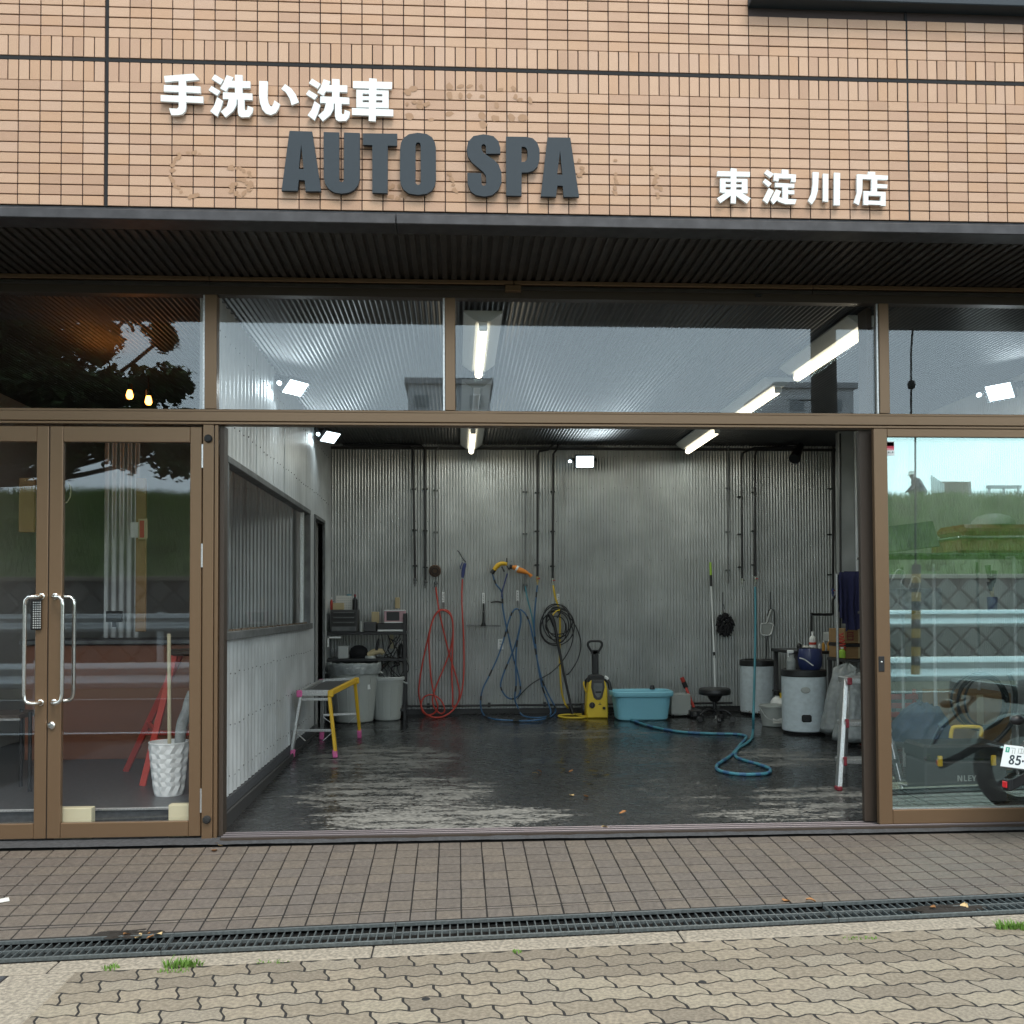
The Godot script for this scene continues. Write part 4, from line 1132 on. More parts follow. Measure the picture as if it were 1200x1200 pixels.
	sign_character("sign_character", "small white raised character 川 of three strokes", small, mats.white_paint, [
		[Vector2(1.757, 3.381), Vector2(1.787, 3.379), Vector2(1.781, 3.288), Vector2(1.768, 3.245), Vector2(1.750, 3.219), Vector2(1.731, 3.236), Vector2(1.749, 3.274), Vector2(1.756, 3.321)], [Vector2(1.808, 3.373), Vector2(1.835, 3.372), Vector2(1.832, 3.233), Vector2(1.806, 3.235)], [Vector2(1.864, 3.380), Vector2(1.894, 3.378), Vector2(1.890, 3.216), Vector2(1.860, 3.217)]], 0.014)
	sign_character("sign_character", "small white raised character 店 at the end of the branch name", small, mats.white_paint, [
		[Vector2(2.036, 3.388), Vector2(2.071, 3.387), Vector2(2.070, 3.362), Vector2(2.036, 3.363)], [Vector2(1.984, 3.374), Vector2(2.135, 3.370), Vector2(2.133, 3.348), Vector2(1.984, 3.351)], [Vector2(1.978, 3.373), Vector2(2.007, 3.371), Vector2(2.004, 3.292), Vector2(1.986, 3.219), Vector2(1.961, 3.232), Vector2(1.977, 3.279)], [Vector2(2.051, 3.353), Vector2(2.081, 3.352), Vector2(2.078, 3.277), Vector2(2.050, 3.278)],
		[Vector2(2.074, 3.328), Vector2(2.132, 3.325), Vector2(2.130, 3.306), Vector2(2.074, 3.308)], [Vector2(2.010, 3.291), Vector2(2.035, 3.290), Vector2(2.033, 3.220), Vector2(2.009, 3.222)], [Vector2(2.097, 3.289), Vector2(2.122, 3.288), Vector2(2.121, 3.218), Vector2(2.096, 3.219)], [Vector2(2.010, 3.291), Vector2(2.122, 3.288), Vector2(2.122, 3.267), Vector2(2.010, 3.269)], [Vector2(2.010, 3.245), Vector2(2.122, 3.242), Vector2(2.121, 3.222), Vector2(2.009, 3.224)]], 0.014)


func build_shop_room() -> void:
	var fy := 0.13
	var f := Shape.new().span(Vector3(-3.75, 0.0, -5.1), Vector3(-1.45, fy, -0.16))
	ground_piece("shop_floor", f, mats.shop_floor)
	var n := solo("floor_nosing", Shape.new().span(Vector3(-3.75, fy - 0.01, -0.165), Vector3(-1.45, fy + 0.004, -0.145), 0.002), mats.aluminium, "bright metal nosing along the raised shop floor behind the glass doors", "floor trim", "", Vector3(-2, fy, -0.15))
	ground_piece("shop_floor_pit", Shape.new().span(Vector3(-3.75, -0.03, -0.144), Vector3(-1.4, -0.012, -0.02)), mats.dark_concrete)
	var w := thing("shop_walls", "dark inner walls and ribbed ceiling of the shop behind the glass doors", "wall", Vector3(-2.6, 0, -5))
	part(w, "rear_wall", Shape.new().span(Vector3(-3.75, 0, -5.2), Vector3(-1.45, 3.1, -5.1)), mats.shop_wall)
	part(w, "side_wall", Shape.new().span(Vector3(-3.75, 0, -5.1), Vector3(-3.7, 3.1, -0.07)), mats.shop_wall)
	part(w, "partition_lining", Shape.new().span(Vector3(-1.452, 0, -3.8), Vector3(-1.438, 1.05, -0.07)), mats.shop_wall)
	part(w, "ribbed_ceiling", corrugated(-3.7, -1.45, func(u, h, v): return Vector3(u, 3.012 + h, v), [-0.115, -5.1]), mats.dark_ceiling)
	# a stretch of pale ribbed sheet at the back, between dark fittings
	part(w, "ribbed_sheet", corrugated(-2.97, -2.68, func(u, h, v): return Vector3(u, v, -2.98 + h), [0.72, 2.7], 0.0636, 0.009), mats.galvanised)
	part(w, "ribbed_sheet", corrugated(-2.25, -1.46, func(u, h, v): return Vector3(u, v, -3.4 + h), [0.13, 2.6], 0.0318, 0.005), mats.galvanised)
	# orange bulbs on cords
	var glow := mat("amber_glow", Color(1, 0.6, 0.2), 0.4)
	glow.emission_enabled = true
	glow.emission = Color(1.0, 0.62, 0.25)
	glow.emission_energy_multiplier = 5.0
	for k in 2:
		var at: Vector3 = [Vector3(-2.32, 2.772, -1.6), Vector3(-2.188, 2.731, -1.6)][k]
		var o := thing("pendant_bulb", ["amber pendant bulb hanging higher in the shop behind the transom glass", "amber pendant bulb hanging lower, nearer the door post"][k], "pendant lamp", at, "amber bulbs in the shop")
		part(o, "lamp_bulb", Shape.new().lathe([Vector2(0, -0.03), Vector2(0.016, -0.026), Vector2(0.024, -0.01), Vector2(0.022, 0.01), Vector2(0.014, 0.035), Vector2(0.0, 0.036)], at, 14, Basis(), true), mats.amber_glow)
		part(o, "socket", Shape.new().lathe([Vector2(0.0, 0.034), Vector2(0.019, 0.036), Vector2(0.02, 0.08), Vector2(0.006, 0.09), Vector2(0.0, 0.09)], at, 12), mats.black_plastic)
		part(o, "cord", Shape.new().tube([at + Vector3(0, 0.09, 0), Vector3(at.x, 3.0, at.z)], 0.003, 6), mats.black_rubber)
		var l := OmniLight3D.new()
		l.light_size = 0.03
		lamp(l, "pendant_bulb_light", at - Vector3(0, 0.005, 0), 0.003, Color(1, 0.55, 0.25))
		l.omni_range = 8.0
		l.omni_attenuation = 2.0
	# tan board on the near wall side, hanging loop, papers
	var bd := thing("tan_board", "tan wooden board hung behind the stile of the outer glass door", "board", Vector3(-2.683, 1.902, -0.8))
	part(bd, "panel", Shape.new().span(Vector3(-2.723, 1.73, -0.8), Vector3(-2.63, 2.07, -0.77), 0.003), mats.cardboard)
	part(bd, "pin", Shape.new().lathe([Vector2(0.006, 0), Vector2(0.004, 0.005), Vector2(0, 0.006)], Vector3(-2.68, 2.053, -0.765), 8, Basis(Vector3.RIGHT, PI / 2)), mats.brass)
	solo("hanging_loop", Shape.new().tube(smooth_path([Vector3(-2.504, 2.032, -0.9), Vector3(-2.509, 1.978, -0.9), Vector3(-2.487, 1.929, -0.9), Vector3(-2.461, 1.961, -0.9), Vector3(-2.456, 2.022, -0.9), Vector3(-2.472, 2.054, -0.9)]), 0.004, 6), mats.light_wood, "thin pale loop of cord hanging inside the glass door", "cord", "", Vector3(-2.483, 2.054, -0.9))
	var pp := thing("wall_papers", "small white sheet and amber-edged card pinned up inside the glass door", "paper", Vector3(-2.217, 1.807, -1.5))
	part(pp, "sheet", Shape.new().span(Vector3(-2.281, 1.749, -1.52), Vector3(-2.228, 1.857, -1.518)), mats.paper)
	part(pp, "card", Shape.new().span(Vector3(-2.222, 1.736, -1.5), Vector3(-2.158, 1.879, -1.498)), mats.tan_paper)
	part(pp, "card_face", Shape.new().span(Vector3(-2.212, 1.747, -1.497), Vector3(-2.181, 1.867, -1.496)), mats.red_paint)
	solo("post_behind_papers", Shape.new().span(Vector3(-2.249, 1.089, -1.56), Vector3(-2.181, 2.171, -1.53), 0.003), mats.cardboard, "slim brown post carrying the pinned papers", "post", "", Vector3(-2.216, 1.089, -1.55))
	# counter with a dark top, round seat
	var c := thing("shop_counter", "long dark counter behind the glass doors with pale edge", "counter", Vector3(-2.2, fy, -2.2))
	part(c, "cabinet", Shape.new().span(Vector3(-3.2, fy, -2.5), Vector3(-1.5, 0.98, -2.0), 0.004), mats.brown_case)
	part(c, "worktop", Shape.new().span(Vector3(-3.22, 0.985, -2.55), Vector3(-1.48, 1.02, -1.96), 0.004), mats.dark_grey_plastic)
	part(c, "edge_strip", Shape.new().span(Vector3(-3.22, 0.99, -1.957), Vector3(-1.48, 1.015, -1.95)), mats.grey_trim)
	part(c, "monitor", Shape.new().span(Vector3(-2.637, 1.234, -2.1), Vector3(-2.522, 1.15, -2.06), 0.004).span(Vector3(-2.599, 1.111, -2.1), Vector3(-2.57, 1.156, -2.09)), mats.black_plastic)
	# red stool: splayed legs with rungs
	var st := thing("red_stool", "tall red wooden stool behind the glass door beside the wastebasket", "stool", Vector3(-1.78, fy, -0.95))
	var seat := Vector3(-1.68, 0.95, -0.98)
	var feet := [Vector3(-2.275, 0.13, -1.432), Vector3(-1.982, 0.13, -0.858), Vector3(-1.50, fy, -0.72), Vector3(-1.51, fy, -1.28)]
	var tops := [seat + Vector3(-0.13, 0, -0.1), seat + Vector3(-0.11, 0, 0.11), seat + Vector3(0.12, 0, 0.11), seat + Vector3(0.12, 0, -0.11)]
	for k in 4: part(st, "leg", Shape.new().bar(feet[k], tops[k], 0.04, 0.026, 0.003, Vector3.BACK), mats.red_paint)
	for q in [[0, 1, 0.42], [1, 2, 0.34], [2, 3, 0.42], [3, 0, 0.34]]:
		part(st, "rung", Shape.new().bar(feet[q[0]].lerp(tops[q[0]], q[2]), feet[q[1]].lerp(tops[q[1]], q[2]), 0.02, 0.032, 0.003), mats.red_paint)
	part(st, "seat", Shape.new().lathe([Vector2(0, 0.0), Vector2(0.17, 0.0), Vector2(0.18, 0.012), Vector2(0.18, 0.028), Vector2(0.165, 0.036), Vector2(0, 0.036)], seat, 28), mats.dark_bronze)
	# white faceted wastebasket
	var at := Vector3(Vector3(-1.731, 0.13, -0.554))
	var wb := thing("wastebasket", "white wastebasket with a triangle-faceted wall inside the glass door", "wastebasket", at)
	var s := Shape.new()
	var rows := 11
	var seg := 22
	var h := 0.305
	var pt := func(r: int, j: int) -> Vector3:
		var t := float(r) / rows
		var a := TAU * (j + 0.5 * (r % 2)) / seg
		var rad := lerpf(0.083, 0.117, t) + (0.005 if (j + r) % 2 == 0 else -0.004)
		if r == 0 or r == rows: rad = lerpf(0.083, 0.117, t)
		return at + Vector3(cos(a) * rad, 0.006 + h * t, -sin(a) * rad)
	for r in rows:
		for j in seg:
			var a: Vector3 = pt.call(r, j); var b: Vector3 = pt.call(r, j + 1)
			var c2: Vector3 = pt.call(r + 1, j); var d: Vector3 = pt.call(r + 1, j + 1)
			if r % 2 == 0: s.flat(a, b, c2); s.flat(b, d, c2)
			else: s.flat(a, b, d); s.flat(a, d, c2)
	part(wb, "faceted_wall", s, mats.white_paint)
	part(wb, "rim", Shape.new().lathe([Vector2(0.1165, 0.31), Vector2(0.1195, 0.312), Vector2(0.1195, 0.319), Vector2(0.113, 0.319), Vector2(0.112, 0.3), Vector2(0.078, 0.012), Vector2(0, 0.01)], at, 36), mats.white_paint)
	part(wb, "base", Shape.new().lathe([Vector2(0, 0), Vector2(0.081, 0), Vector2(0.083, 0.007)], at, 36), mats.white_paint)
	# things standing in the wastebasket
	solo("wrapped_umbrella", Shape.new().tube(smooth_path([at + Vector3(0.03, 0.06, 0.0), at + Vector3(0.06, 0.3, 0.0), at + Vector3(0.075, 0.42, 0.0), at + Vector3(0.105, 0.5, 0), at + Vector3(0.112, 0.57, 0.0), at + Vector3(0.118, 0.62, 0.0)], 4), [0.02, 0.022, 0.025, 0.028, 0.03, 0.032, 0.033, 0.034, 0.034, 0.035, 0.035, 0.035, 0.034, 0.033, 0.031, 0.028, 0.024, 0.02, 0.016, 0.012, 0.01], 9), mats.plastic_bag, "long bundle in clear plastic leaning out of the white wastebasket", "umbrella", "", at + Vector3(0.03, 0.06, 0))
	solo("pale_pole", Shape.new().tube([at + Vector3(-0.005, 0.02, -0.03), Vector3(-1.709, 1.098, -0.46)], 0.011, 10), mats.light_wood, "pale upright pole standing in the white wastebasket", "pole", "", at + Vector3(-0.005, 0.02, -0.03))
	# light wooden blocks between glass and floor edge
	for k in 2:
		var lo: Vector3 = [Vector3(-2.203, 0.073, -0.1), Vector3(-1.587, 0.077, -0.1)][k]
		var hi: Vector3 = [Vector3(-2.002, 0.157, -0.04), Vector3(-1.473, 0.167, -0.04)][k]
		lo.y = -0.012
		solo("wood_block", Shape.new().span(lo, hi, 0.003), mats.light_wood, ["long pale wood block behind the bottom of the glass, by the meeting stile", "short pale wood block behind the bottom of the glass, under the wastebasket"][k], "wood block", "pale wood blocks behind the door glass", Vector3((lo.x + hi.x) / 2, lo.y, -0.07))
	# a low bench deep inside
	var be := thing("low_table", "low table with a bright edge deep behind the outer glass door", "table", Vector3(-3.158, 0.13, -1.652))
	part(be, "table_top", Shape.new().span(Vector3(-2.95, 0.6, -1.05), Vector3(-2.688, 0.572, -0.72), 0.002), mats.dark_bronze)
	part(be, "edge_strip", Shape.new().span(Vector3(-2.95, Vector3(-2.679, 0.567, -0.7).y, -0.715), Vector3(-2.674, 0.58, -0.7), 0.001), mats.aluminium)
	for q in [Vector3(-2.75, 0, -0.9), Vector3(-2.62, 0, -0.72)]: part(be, "leg", Shape.new().tube([Vector3(q.x, fy, q.z), Vector3(q.x, 0.62, q.z)], 0.012, 8), mats.black_plastic)


func door_handle(o: Node3D, x: float, side: float, z: float) -> void:
	var out := 1.0 if z > 0 else -1.0
	var hi := 1.318
	var lo := 0.742
	var p := [Vector3(x, hi, z), Vector3(x, hi, z + 0.035 * out), Vector3(x + 0.02 * side, hi, z + 0.058 * out), Vector3(x + 0.045 * side, hi - 0.004, z + 0.062 * out), Vector3(x + 0.06 * side, hi - 0.02, z + 0.062 * out), Vector3(x + 0.064 * side, hi - 0.05, z + 0.062 * out),
		Vector3(x + 0.064 * side, lo + 0.05, z + 0.062 * out), Vector3(x + 0.06 * side, lo + 0.02, z + 0.062 * out), Vector3(x + 0.045 * side, lo + 0.004, z + 0.062 * out), Vector3(x + 0.02 * side, lo, z + 0.058 * out), Vector3(x, lo, z + 0.035 * out), Vector3(x, lo, z)]
	var h := part(o, "handle", Shape.new().tube(p, 0.0105, 12), mats.stainless)
	for y in [hi, lo]:
		part(h, "rose", Shape.new().lathe([Vector2(0.017, 0), Vector2(0.017, 0.005), Vector2(0.012, 0.008)], Vector3(x, y, z), 16, Basis(Vector3.RIGHT, PI / 2 * out)), mats.stainless)


func build_doors() -> void:
	var br: Material = mats.bronze_metal
	for k in 2:
		var x0: float = [-2.218, -3.24][k]
		var x1: float = [-1.399, -2.224][k]
		var o := thing("glass_door", ["bronze framed glass door next to the bay, wastebasket behind its pane", "bronze framed glass door with a keypad on its stile, cut by the picture edge"][k], "door", Vector3((x0 + x1) / 2, 0, 0), "pair of glass shop doors")
		for q in [[x0, x0 + 0.07], [x1 - 0.064, x1]]:
			part(o, "stile", Shape.new().span(Vector3(q[0], 0.006, -0.02), Vector3(q[1], 2.252, 0.016), 0.003), br)
		part(o, "top_rail", Shape.new().span(Vector3(x0 + 0.071, 2.166, -0.018), Vector3(x1 - 0.065, 2.252, 0.014), 0.003), br)
		part(o, "bottom_rail", Shape.new().span(Vector3(x0 + 0.071, 0.006, -0.018), Vector3(x1 - 0.065, 0.088, 0.014), 0.003), br)
		part(o, "glass", Shape.new().span(Vector3(x0 + 0.068, 0.084, -0.006), Vector3(x1 - 0.062, 2.17, 0.0)), mats.clear_pane)
		if k == 0: part(o, "meeting_strip", Shape.new().span(Vector3(x0 - 0.005, 0.01, -0.014), Vector3(x0 - 0.001, 2.25, 0.008)), mats.black_rubber)
		var xs := x0 + 0.035 if k == 0 else x1 - 0.03
		door_handle(o, xs, 1.0 if k == 0 else -1.0, 0.016)
		door_handle(o, xs, 1.0 if k == 0 else -1.0, -0.02)
		if k == 0:
			part(o, "lock_cylinder", Shape.new().lathe([Vector2(0.022, 0), Vector2(0.021, 0.01), Vector2(0.014, 0.016), Vector2(0, 0.017)], Vector3(xs - 0.012, Vector3(-2.212, 0.618, 0.016).y, 0.016), 18, Basis(Vector3.RIGHT, PI / 2)).box(Vector3(xs - 0.012, Vector3(-2.212, 0.618, 0.016).y, 0.034), Vector3(0.003, 0.012, 0.003)), mats.stainless)
			for y in [2.09, 1.54, 0.2]:
				part(o, "hinge", Shape.new().tube([Vector3(x1 + 0.003, y - 0.065, 0.018), Vector3(x1 + 0.003, y + 0.065, 0.018)], 0.006, 8), mats.aluminium)
		else:
			var kp := part(o, "keypad", Shape.new().span(Vector3(-2.307, 1.137, 0.016), Vector3(-2.253, 1.304, 0.035), 0.004), mats.black_plastic)
			var s := Shape.new()
			for i in 4:
				for j in 12: s.box(Vector3(Vector3(-2.288, 1.286, 0.036).x + i * 0.0115, Vector3(-2.288, 1.286, 0.036).y - j * 0.0125, 0.0365), Vector3(0.006, 0.006, 0.004), 0.0, Basis(Vector3.BACK, PI / 4))
			part(kp, "buttons", s, mats.pale_grey_plastic).set_meta("kind", "stuff")
	# sliding doors at the far side of the bay: front panel and the one parked behind it
	for k in 2:
		var x0: float = [2.384, 2.33][k]
		var x1: float = [4.3, 4.25][k]
		var z: float = [0.03, -0.045][k]
		var o := thing("sliding_door", ["bronze sliding glass door drawn aside, with a small red sticker on its pane", "second sliding glass door parked behind the one with the red sticker"][k], "sliding door", Vector3(3.3, 0, z), "sliding bay doors")
		var m: Material = br if k == 0 else mats.dark_bronze
		for q in [[x0, x0 + 0.078], [x1 - 0.078, x1]]:
			part(o, "stile", Shape.new().span(Vector3(q[0], 0.012, z - 0.018), Vector3(q[1], 2.26, z + 0.018), 0.003), m)
		part(o, "top_rail", Shape.new().span(Vector3(x0 + 0.079, 2.212, z - 0.016), Vector3(x1 - 0.079, 2.26, z + 0.014), 0.003), m)
		part(o, "bottom_rail", Shape.new().span(Vector3(x0 + 0.079, 0.012, z - 0.016), Vector3(x1 - 0.079, 0.092, z + 0.016), 0.003), m)
		part(o, "glass", Shape.new().span(Vector3(x0 + 0.076, 0.09, z - 0.003), Vector3(x1 - 0.076, 2.214, z + 0.003)), mats.green_pane if k == 0 else mats.clear_pane)
		if k: continue
		part(o, "bead", Shape.new().span(Vector3(x0 + 0.079, 0.094, z + 0.004), Vector3(x1 - 0.079, 0.101, z + 0.012)), mats.aluminium)
		var pull := part(o, "finger_pull", Shape.new().span(Vector3(2.391, 0.873, 0.047), Vector3(2.425, 0.96, 0.052), 0.002), mats.black_plastic)
		part(pull, "keyhole", Shape.new().lathe([Vector2(0.006, 0), Vector2(0.006, 0.003), Vector2(0, 0.004)], Vector3(2.407, 0.927, 0.052), 10, Basis(Vector3.RIGHT, PI / 2)), mats.stainless)
		var st := part(o, "sticker", Shape.new().span(Vector3(2.446, 2.106, 0.033), Vector3(2.51, 2.189, 0.034)), mats.white_plastic)
		part(st, "red_field", Shape.new().span(Vector3(2.446, 2.137, 0.034), Vector3(2.507, 2.184, 0.034)), mats.red_sticker)
		var s := Shape.new()
		for q in 7: s.box(Vector3(2.451, 2.123, 0.034) + Vector3(0.008 * q, 0.002 * sin(q * 2.3), 0), Vector3(0.005 - 0.002 * (q % 3), 0.009, 0.0006))
		part(st, "print", s, mats.slate_paint)


func hose(called: String, pts: Array, r: float, m: Material, label: String, per := 6) -> MeshInstance3D:
	var p := smooth_path(pts, per)
	return solo(called, Shape.new().tube(p, r, 8), m, label, "hose", "", pts[0])


func dark_bands(parent: Node3D, pts: Array, r: float, m: Material, each := 9) -> void:
	var p := smooth_path(pts, 6)
	var k := 4
	while k + 3 < p.size():
		part(parent, "dark_band", Shape.new().tube(p.slice(k, k + 3), r, 8), m)
		k += each


func wall_pipe(label: String, pts: Array, m: Material, r: float, fitting: Material) -> void:
	var o := thing("air_pipe", label, "pipe", pts[-1], "pipes down the back wall")
	part(o, "pipe", Shape.new().tube(pts, r, 10), m)
	var low: Vector3 = pts[-1]
	if fitting:
		part(o, "coupling", Shape.new().lathe([Vector2(0.0, -0.085), Vector2(0.008, -0.085), Vector2(0.009, -0.06), Vector2(0.015, -0.058), Vector2(0.015, -0.035), Vector2(0.011, -0.03), Vector2(0.018, -0.025), Vector2(0.018, 0.0), Vector2(r, 0.004)], low, 12), fitting)
		part(o, "valve_lever", Shape.new().box(low + Vector3(0.012, -0.02, 0.018), Vector3(0.03, 0.01, 0.008), 0.002), mats.red_paint if r > 0.012 else mats.grey_trim)
	for t in [0.3, 0.62, 0.9]:
		var top: Vector3 = pts[-2]
		var c := top.lerp(low, t)
		part(o, "pipe_clip", Shape.new().box(Vector3(c.x, c.y, -5.085), Vector3(0.05, 0.014, 0.03), 0.002), m)


func dustbin(label: String, at: Vector3, r0: float, r1: float, h: float) -> Node3D:
	var o := thing("dustbin", label, "dustbin", at, "grey dustbins by the shelf")
	part(o, "body", Shape.new().lathe([Vector2(0, 0), Vector2(r0 - 0.01, 0), Vector2(r0, 0.01), Vector2(lerpf(r0, r1, 0.9), h * 0.88), Vector2(lerpf(r0, r1, 0.9) + 0.008, h * 0.885), Vector2(r1, h), Vector2(r1 - 0.012, h), Vector2(lerpf(r0, r1, 0.9) - 0.01, h * 0.85), Vector2(r0 - 0.02, 0.02), Vector2(0, 0.02)], at, 40), mats.grey_plastic)
	part(o, "rim", Shape.new().lathe([Vector2(r1 - 0.005, h - 0.035), Vector2(r1 + 0.014, h - 0.03), Vector2(r1 + 0.016, h - 0.004), Vector2(r1 + 0.008, h + 0.004), Vector2(r1 - 0.01, h + 0.002)], at, 40), mats.pale_grey_plastic)
	for k in 12:
		var a := TAU * k / 12.0 + 0.2
		var d := Vector3(cos(a), 0, sin(a))
		part(o, "rib", Shape.new().bar(at + d * (r0 + 0.001) + Vector3(0, 0.04, 0), at + d * (lerpf(r0, r1, 0.86) + 0.001) + Vector3(0, h * 0.84, 0), 0.008, 0.008, 0.002), mats.grey_plastic)
	for s in [-1.0, 1.0]:
		part(o, "handle", Shape.new().tube(smooth_path([at + Vector3(s * r1 * 0.97, h - 0.05, 0.045), at + Vector3(s * (r1 + 0.028), h - 0.07, 0.03), at + Vector3(s * (r1 + 0.028), h - 0.07, -0.03), at + Vector3(s * r1 * 0.97, h - 0.05, -0.045)], 4), 0.008, 8), mats.pale_grey_plastic)
	return o


func bottle(called: String, label: String, at: Vector3, r: float, h: float, body: Material, cap: Material, group := "") -> Node3D:
	var o := thing(called, label, "bottle", at, group)
	part(o, "body", Shape.new().lathe([Vector2(0, 0), Vector2(r * 0.92, 0), Vector2(r, r * 0.15), Vector2(r, h * 0.62), Vector2(r * 0.75, h * 0.72), Vector2(r * 0.36, h * 0.8), Vector2(r * 0.36, h * 0.86)], at, 16), body)
	part(o, "cap", Shape.new().lathe([Vector2(r * 0.42, h * 0.84), Vector2(r * 0.45, h), Vector2(0, h)], at, 14), cap)
	return o


func build_bay_things() -> void:
	pipes_and_hoses()
	left_corner()
	washer_and_tubs()
	right_corner()
	behind_sliding_door()
	motorcycle()
	small_things()


func pipes_and_hoses() -> void:
	var zw := -5.055
	var bk: Material = mats.black_plastic
	wall_pipe("first black pipe from the shelf, its coupling empty", [Vector3(-1.205, 2.998, -5.05), Vector3(-0.495, 2.983, -5.05), Vector3(-0.459, 2.937, -5.05), Vector3(-0.438, 1.56, -5.05)], bk, 0.012, mats.grey_trim)
	wall_pipe("second black pipe from the shelf, next to the round brown brush", [Vector3(-1.177, 3.015, -5.045), Vector3(-0.367, 2.992, -5.045), Vector3(-0.33, 2.946, -5.045), Vector3(-0.329, 1.541, -5.045)], bk, 0.012, mats.grey_trim)
	wall_pipe("thin grey conduit running down behind the round brown brush", [Vector3(1.538, 2.989, -5.06), Vector3(-0.175, 2.986, -5.06), Vector3(-0.212, 2.939, -5.06), Vector3(-0.22, 1.523, -5.06)], mats.grey_trim, 0.008, mats.grey_trim)
	wall_pipe("thin grey pipe behind the orange nozzle", [Vector3(0.756, 2.981, -5.06), Vector3(0.751, 2.925, -5.06), Vector3(0.742, 1.501, -5.06)], mats.grey_trim, 0.007, mats.grey_trim)
	wall_pipe("black pipe with a brass coupling feeding the blue hose", [Vector3(1.047, 3, -5), Vector3(0.992, 2.944, -5), Vector3(0.899, 2.926, -5), Vector3(0.881, 2.879, -5), Vector3(0.872, 1.573, -5)], bk, 0.013, mats.brass)
	wall_pipe("black pipe feeding the yellow hose above the pressure washer", [Vector3(1.115, 3.024, -5.03), Vector3(1.096, 2.959, -5.03), Vector3(1.054, 2.903, -5.03), Vector3(1.039, 1.555, -5.03)], bk, 0.013, mats.stainless)
	wall_pipe("thin pipe left of the two pipes above the black stool", [Vector3(2.983, 2.991, -5.06), Vector3(2.967, 1.494, -5.06)], mats.grey_trim, 0.007, null)
	wall_pipe("black pipe with no hose beside the teal hose", [Vector3(3.558, 2.984, -5), Vector3(3.254, 2.973, -5), Vector3(3.121, 2.917, -5), Vector3(3.109, 2.833, -5), Vector3(3.104, 1.548, -5)], bk, 0.012, mats.stainless)
	wall_pipe("black pipe that carries the long teal hose", [Vector3(3.721, 2.999, -5.03), Vector3(3.292, 2.96, -5.03), Vector3(3.27, 2.894, -5.03), Vector3(3.257, 1.567, -5.03)], bk, 0.013, mats.stainless)
	wall_pipe("black pipe down the corner beside the towel rack", [Vector3(4.131, 3.012, -4.98), Vector3(4.1, 1.433, -4.98)], bk, 0.014, mats.navy_plastic)
	solo("corner_pipe", Shape.new().tube(smooth_path([Vector3(3.824, 0.76, -4.9), Vector3(3.829, 1.137, -4.9), Vector3(3.848, 1.156, -4.9), Vector3(4.046, 1.155, -4.9), Vector3(4.065, 1.192, -4.9), Vector3(4.067, 1.312, -4.9), Vector3(4.105, 1.357, -4.9)], 3), 0.014, 8), bk, "black bent pipe by the bottles on the workbench", "pipe", "", Vector3(3.824, 0.76, -4.9))
	# red hose, hung in a figure of eight
	var red := [Vector3(-0.219, 1.467, -5), Vector3(-0.181, 1.203, -5), Vector3(-0.125, 0.952, -5), Vector3(-0.073, 0.738, -5), Vector3(0.008, 0.468, -5), Vector3(0.03, 0.302, -5), Vector3(-0.027, 0.167, -5), Vector3(-0.14, 0.109, -4.794), Vector3(-0.256, 0.108, -4.736), Vector3(-0.353, 0.152, -5), Vector3(-0.398, 0.315, -5), Vector3(-0.393, 0.451, -5), Vector3(-0.361, 0.65, -5), Vector3(-0.306, 0.903, -5), Vector3(-0.256, 1.103, -5), Vector3(-0.197, 1.207, -5), Vector3(-0.128, 1.225, -5), Vector3(-0.069, 1.193, -5), Vector3(-0.038, 1.084, -5), Vector3(-0.038, 0.947, -5), Vector3(-0.071, 0.775, -5), Vector3(-0.135, 0.603, -5), Vector3(-0.208, 0.431, -5), Vector3(-0.253, 0.287, -5), Vector3(-0.235, 0.187, -5), Vector3(-0.172, 0.123, -5), Vector3(-0.127, 0.15, -5), Vector3(-0.145, 0.231, -5), Vector3(-0.199, 0.295, -5), Vector3(-0.28, 0.323, -5), Vector3(-0.353, 0.288, -5), Vector3(-0.375, 0.197, -5), Vector3(-0.326, 0.114, -5.016), Vector3(-0.244, 0.124, -5), Vector3(-0.199, 0.196, -5), Vector3(-0.235, 0.323, -5), Vector3(-0.266, 0.477, -5), Vector3(-0.286, 0.74, -5), Vector3(-0.288, 0.949, -5), Vector3(-0.242, 1.13, -5), Vector3(-0.178, 1.212, -5), Vector3(-0.115, 1.211, -5), Vector3(-0.051, 1.147, -5), Vector3(-0.034, 0.993, -5), Vector3(-0.043, 0.765, -5), Vector3(-0.049, 0.538, -5), Vector3(-0.04, 0.312, -5), Vector3(-0.036, 0.194, -5), Vector3(0.019, 0.248, -5), Vector3(0.06, 0.374, -5), Vector3(0.079, 0.583, -5), Vector3(0.077, 0.946, -5), Vector3(0.06, 1.302, -5), Vector3(0.066, 1.548, -5)]
	hose("red_hose", hang(red, -5.03), 0.0085, mats.red_hose, "red hose looped over a hook and down to the floor")
	# blue air gun on top of it
	var ag := thing("air_gun", "dark blue air gun hanging by the red hose", "air gun", Vector3(0.077, 1.612, -5))
	part(ag, "grip", Shape.new().tube(smooth_path([Vector3(0.068, 1.566, -5), Vector3(0.078, 1.648, -5), Vector3(0.096, 1.721, -5)], 4), [0.014, 0.017, 0.019, 0.02, 0.02, 0.02, 0.02, 0.018, 0.016], 10), mats.navy_plastic)
	part(ag, "barrel", Shape.new().tube(smooth_path([Vector3(0.105, 1.73, -5), Vector3(0.069, 1.776, -5), Vector3(0.033, 1.84, -5), Vector3(0.014, 1.858, -5)], 4), 0.006, 8), bk)
	part(ag, "trigger", Shape.new().tube([Vector3(0.069, 1.73, -4.99), Vector3(0.046, 1.684, -4.99), Vector3(0.05, 1.657, -4.99)], 0.006, 8), mats.navy_plastic)
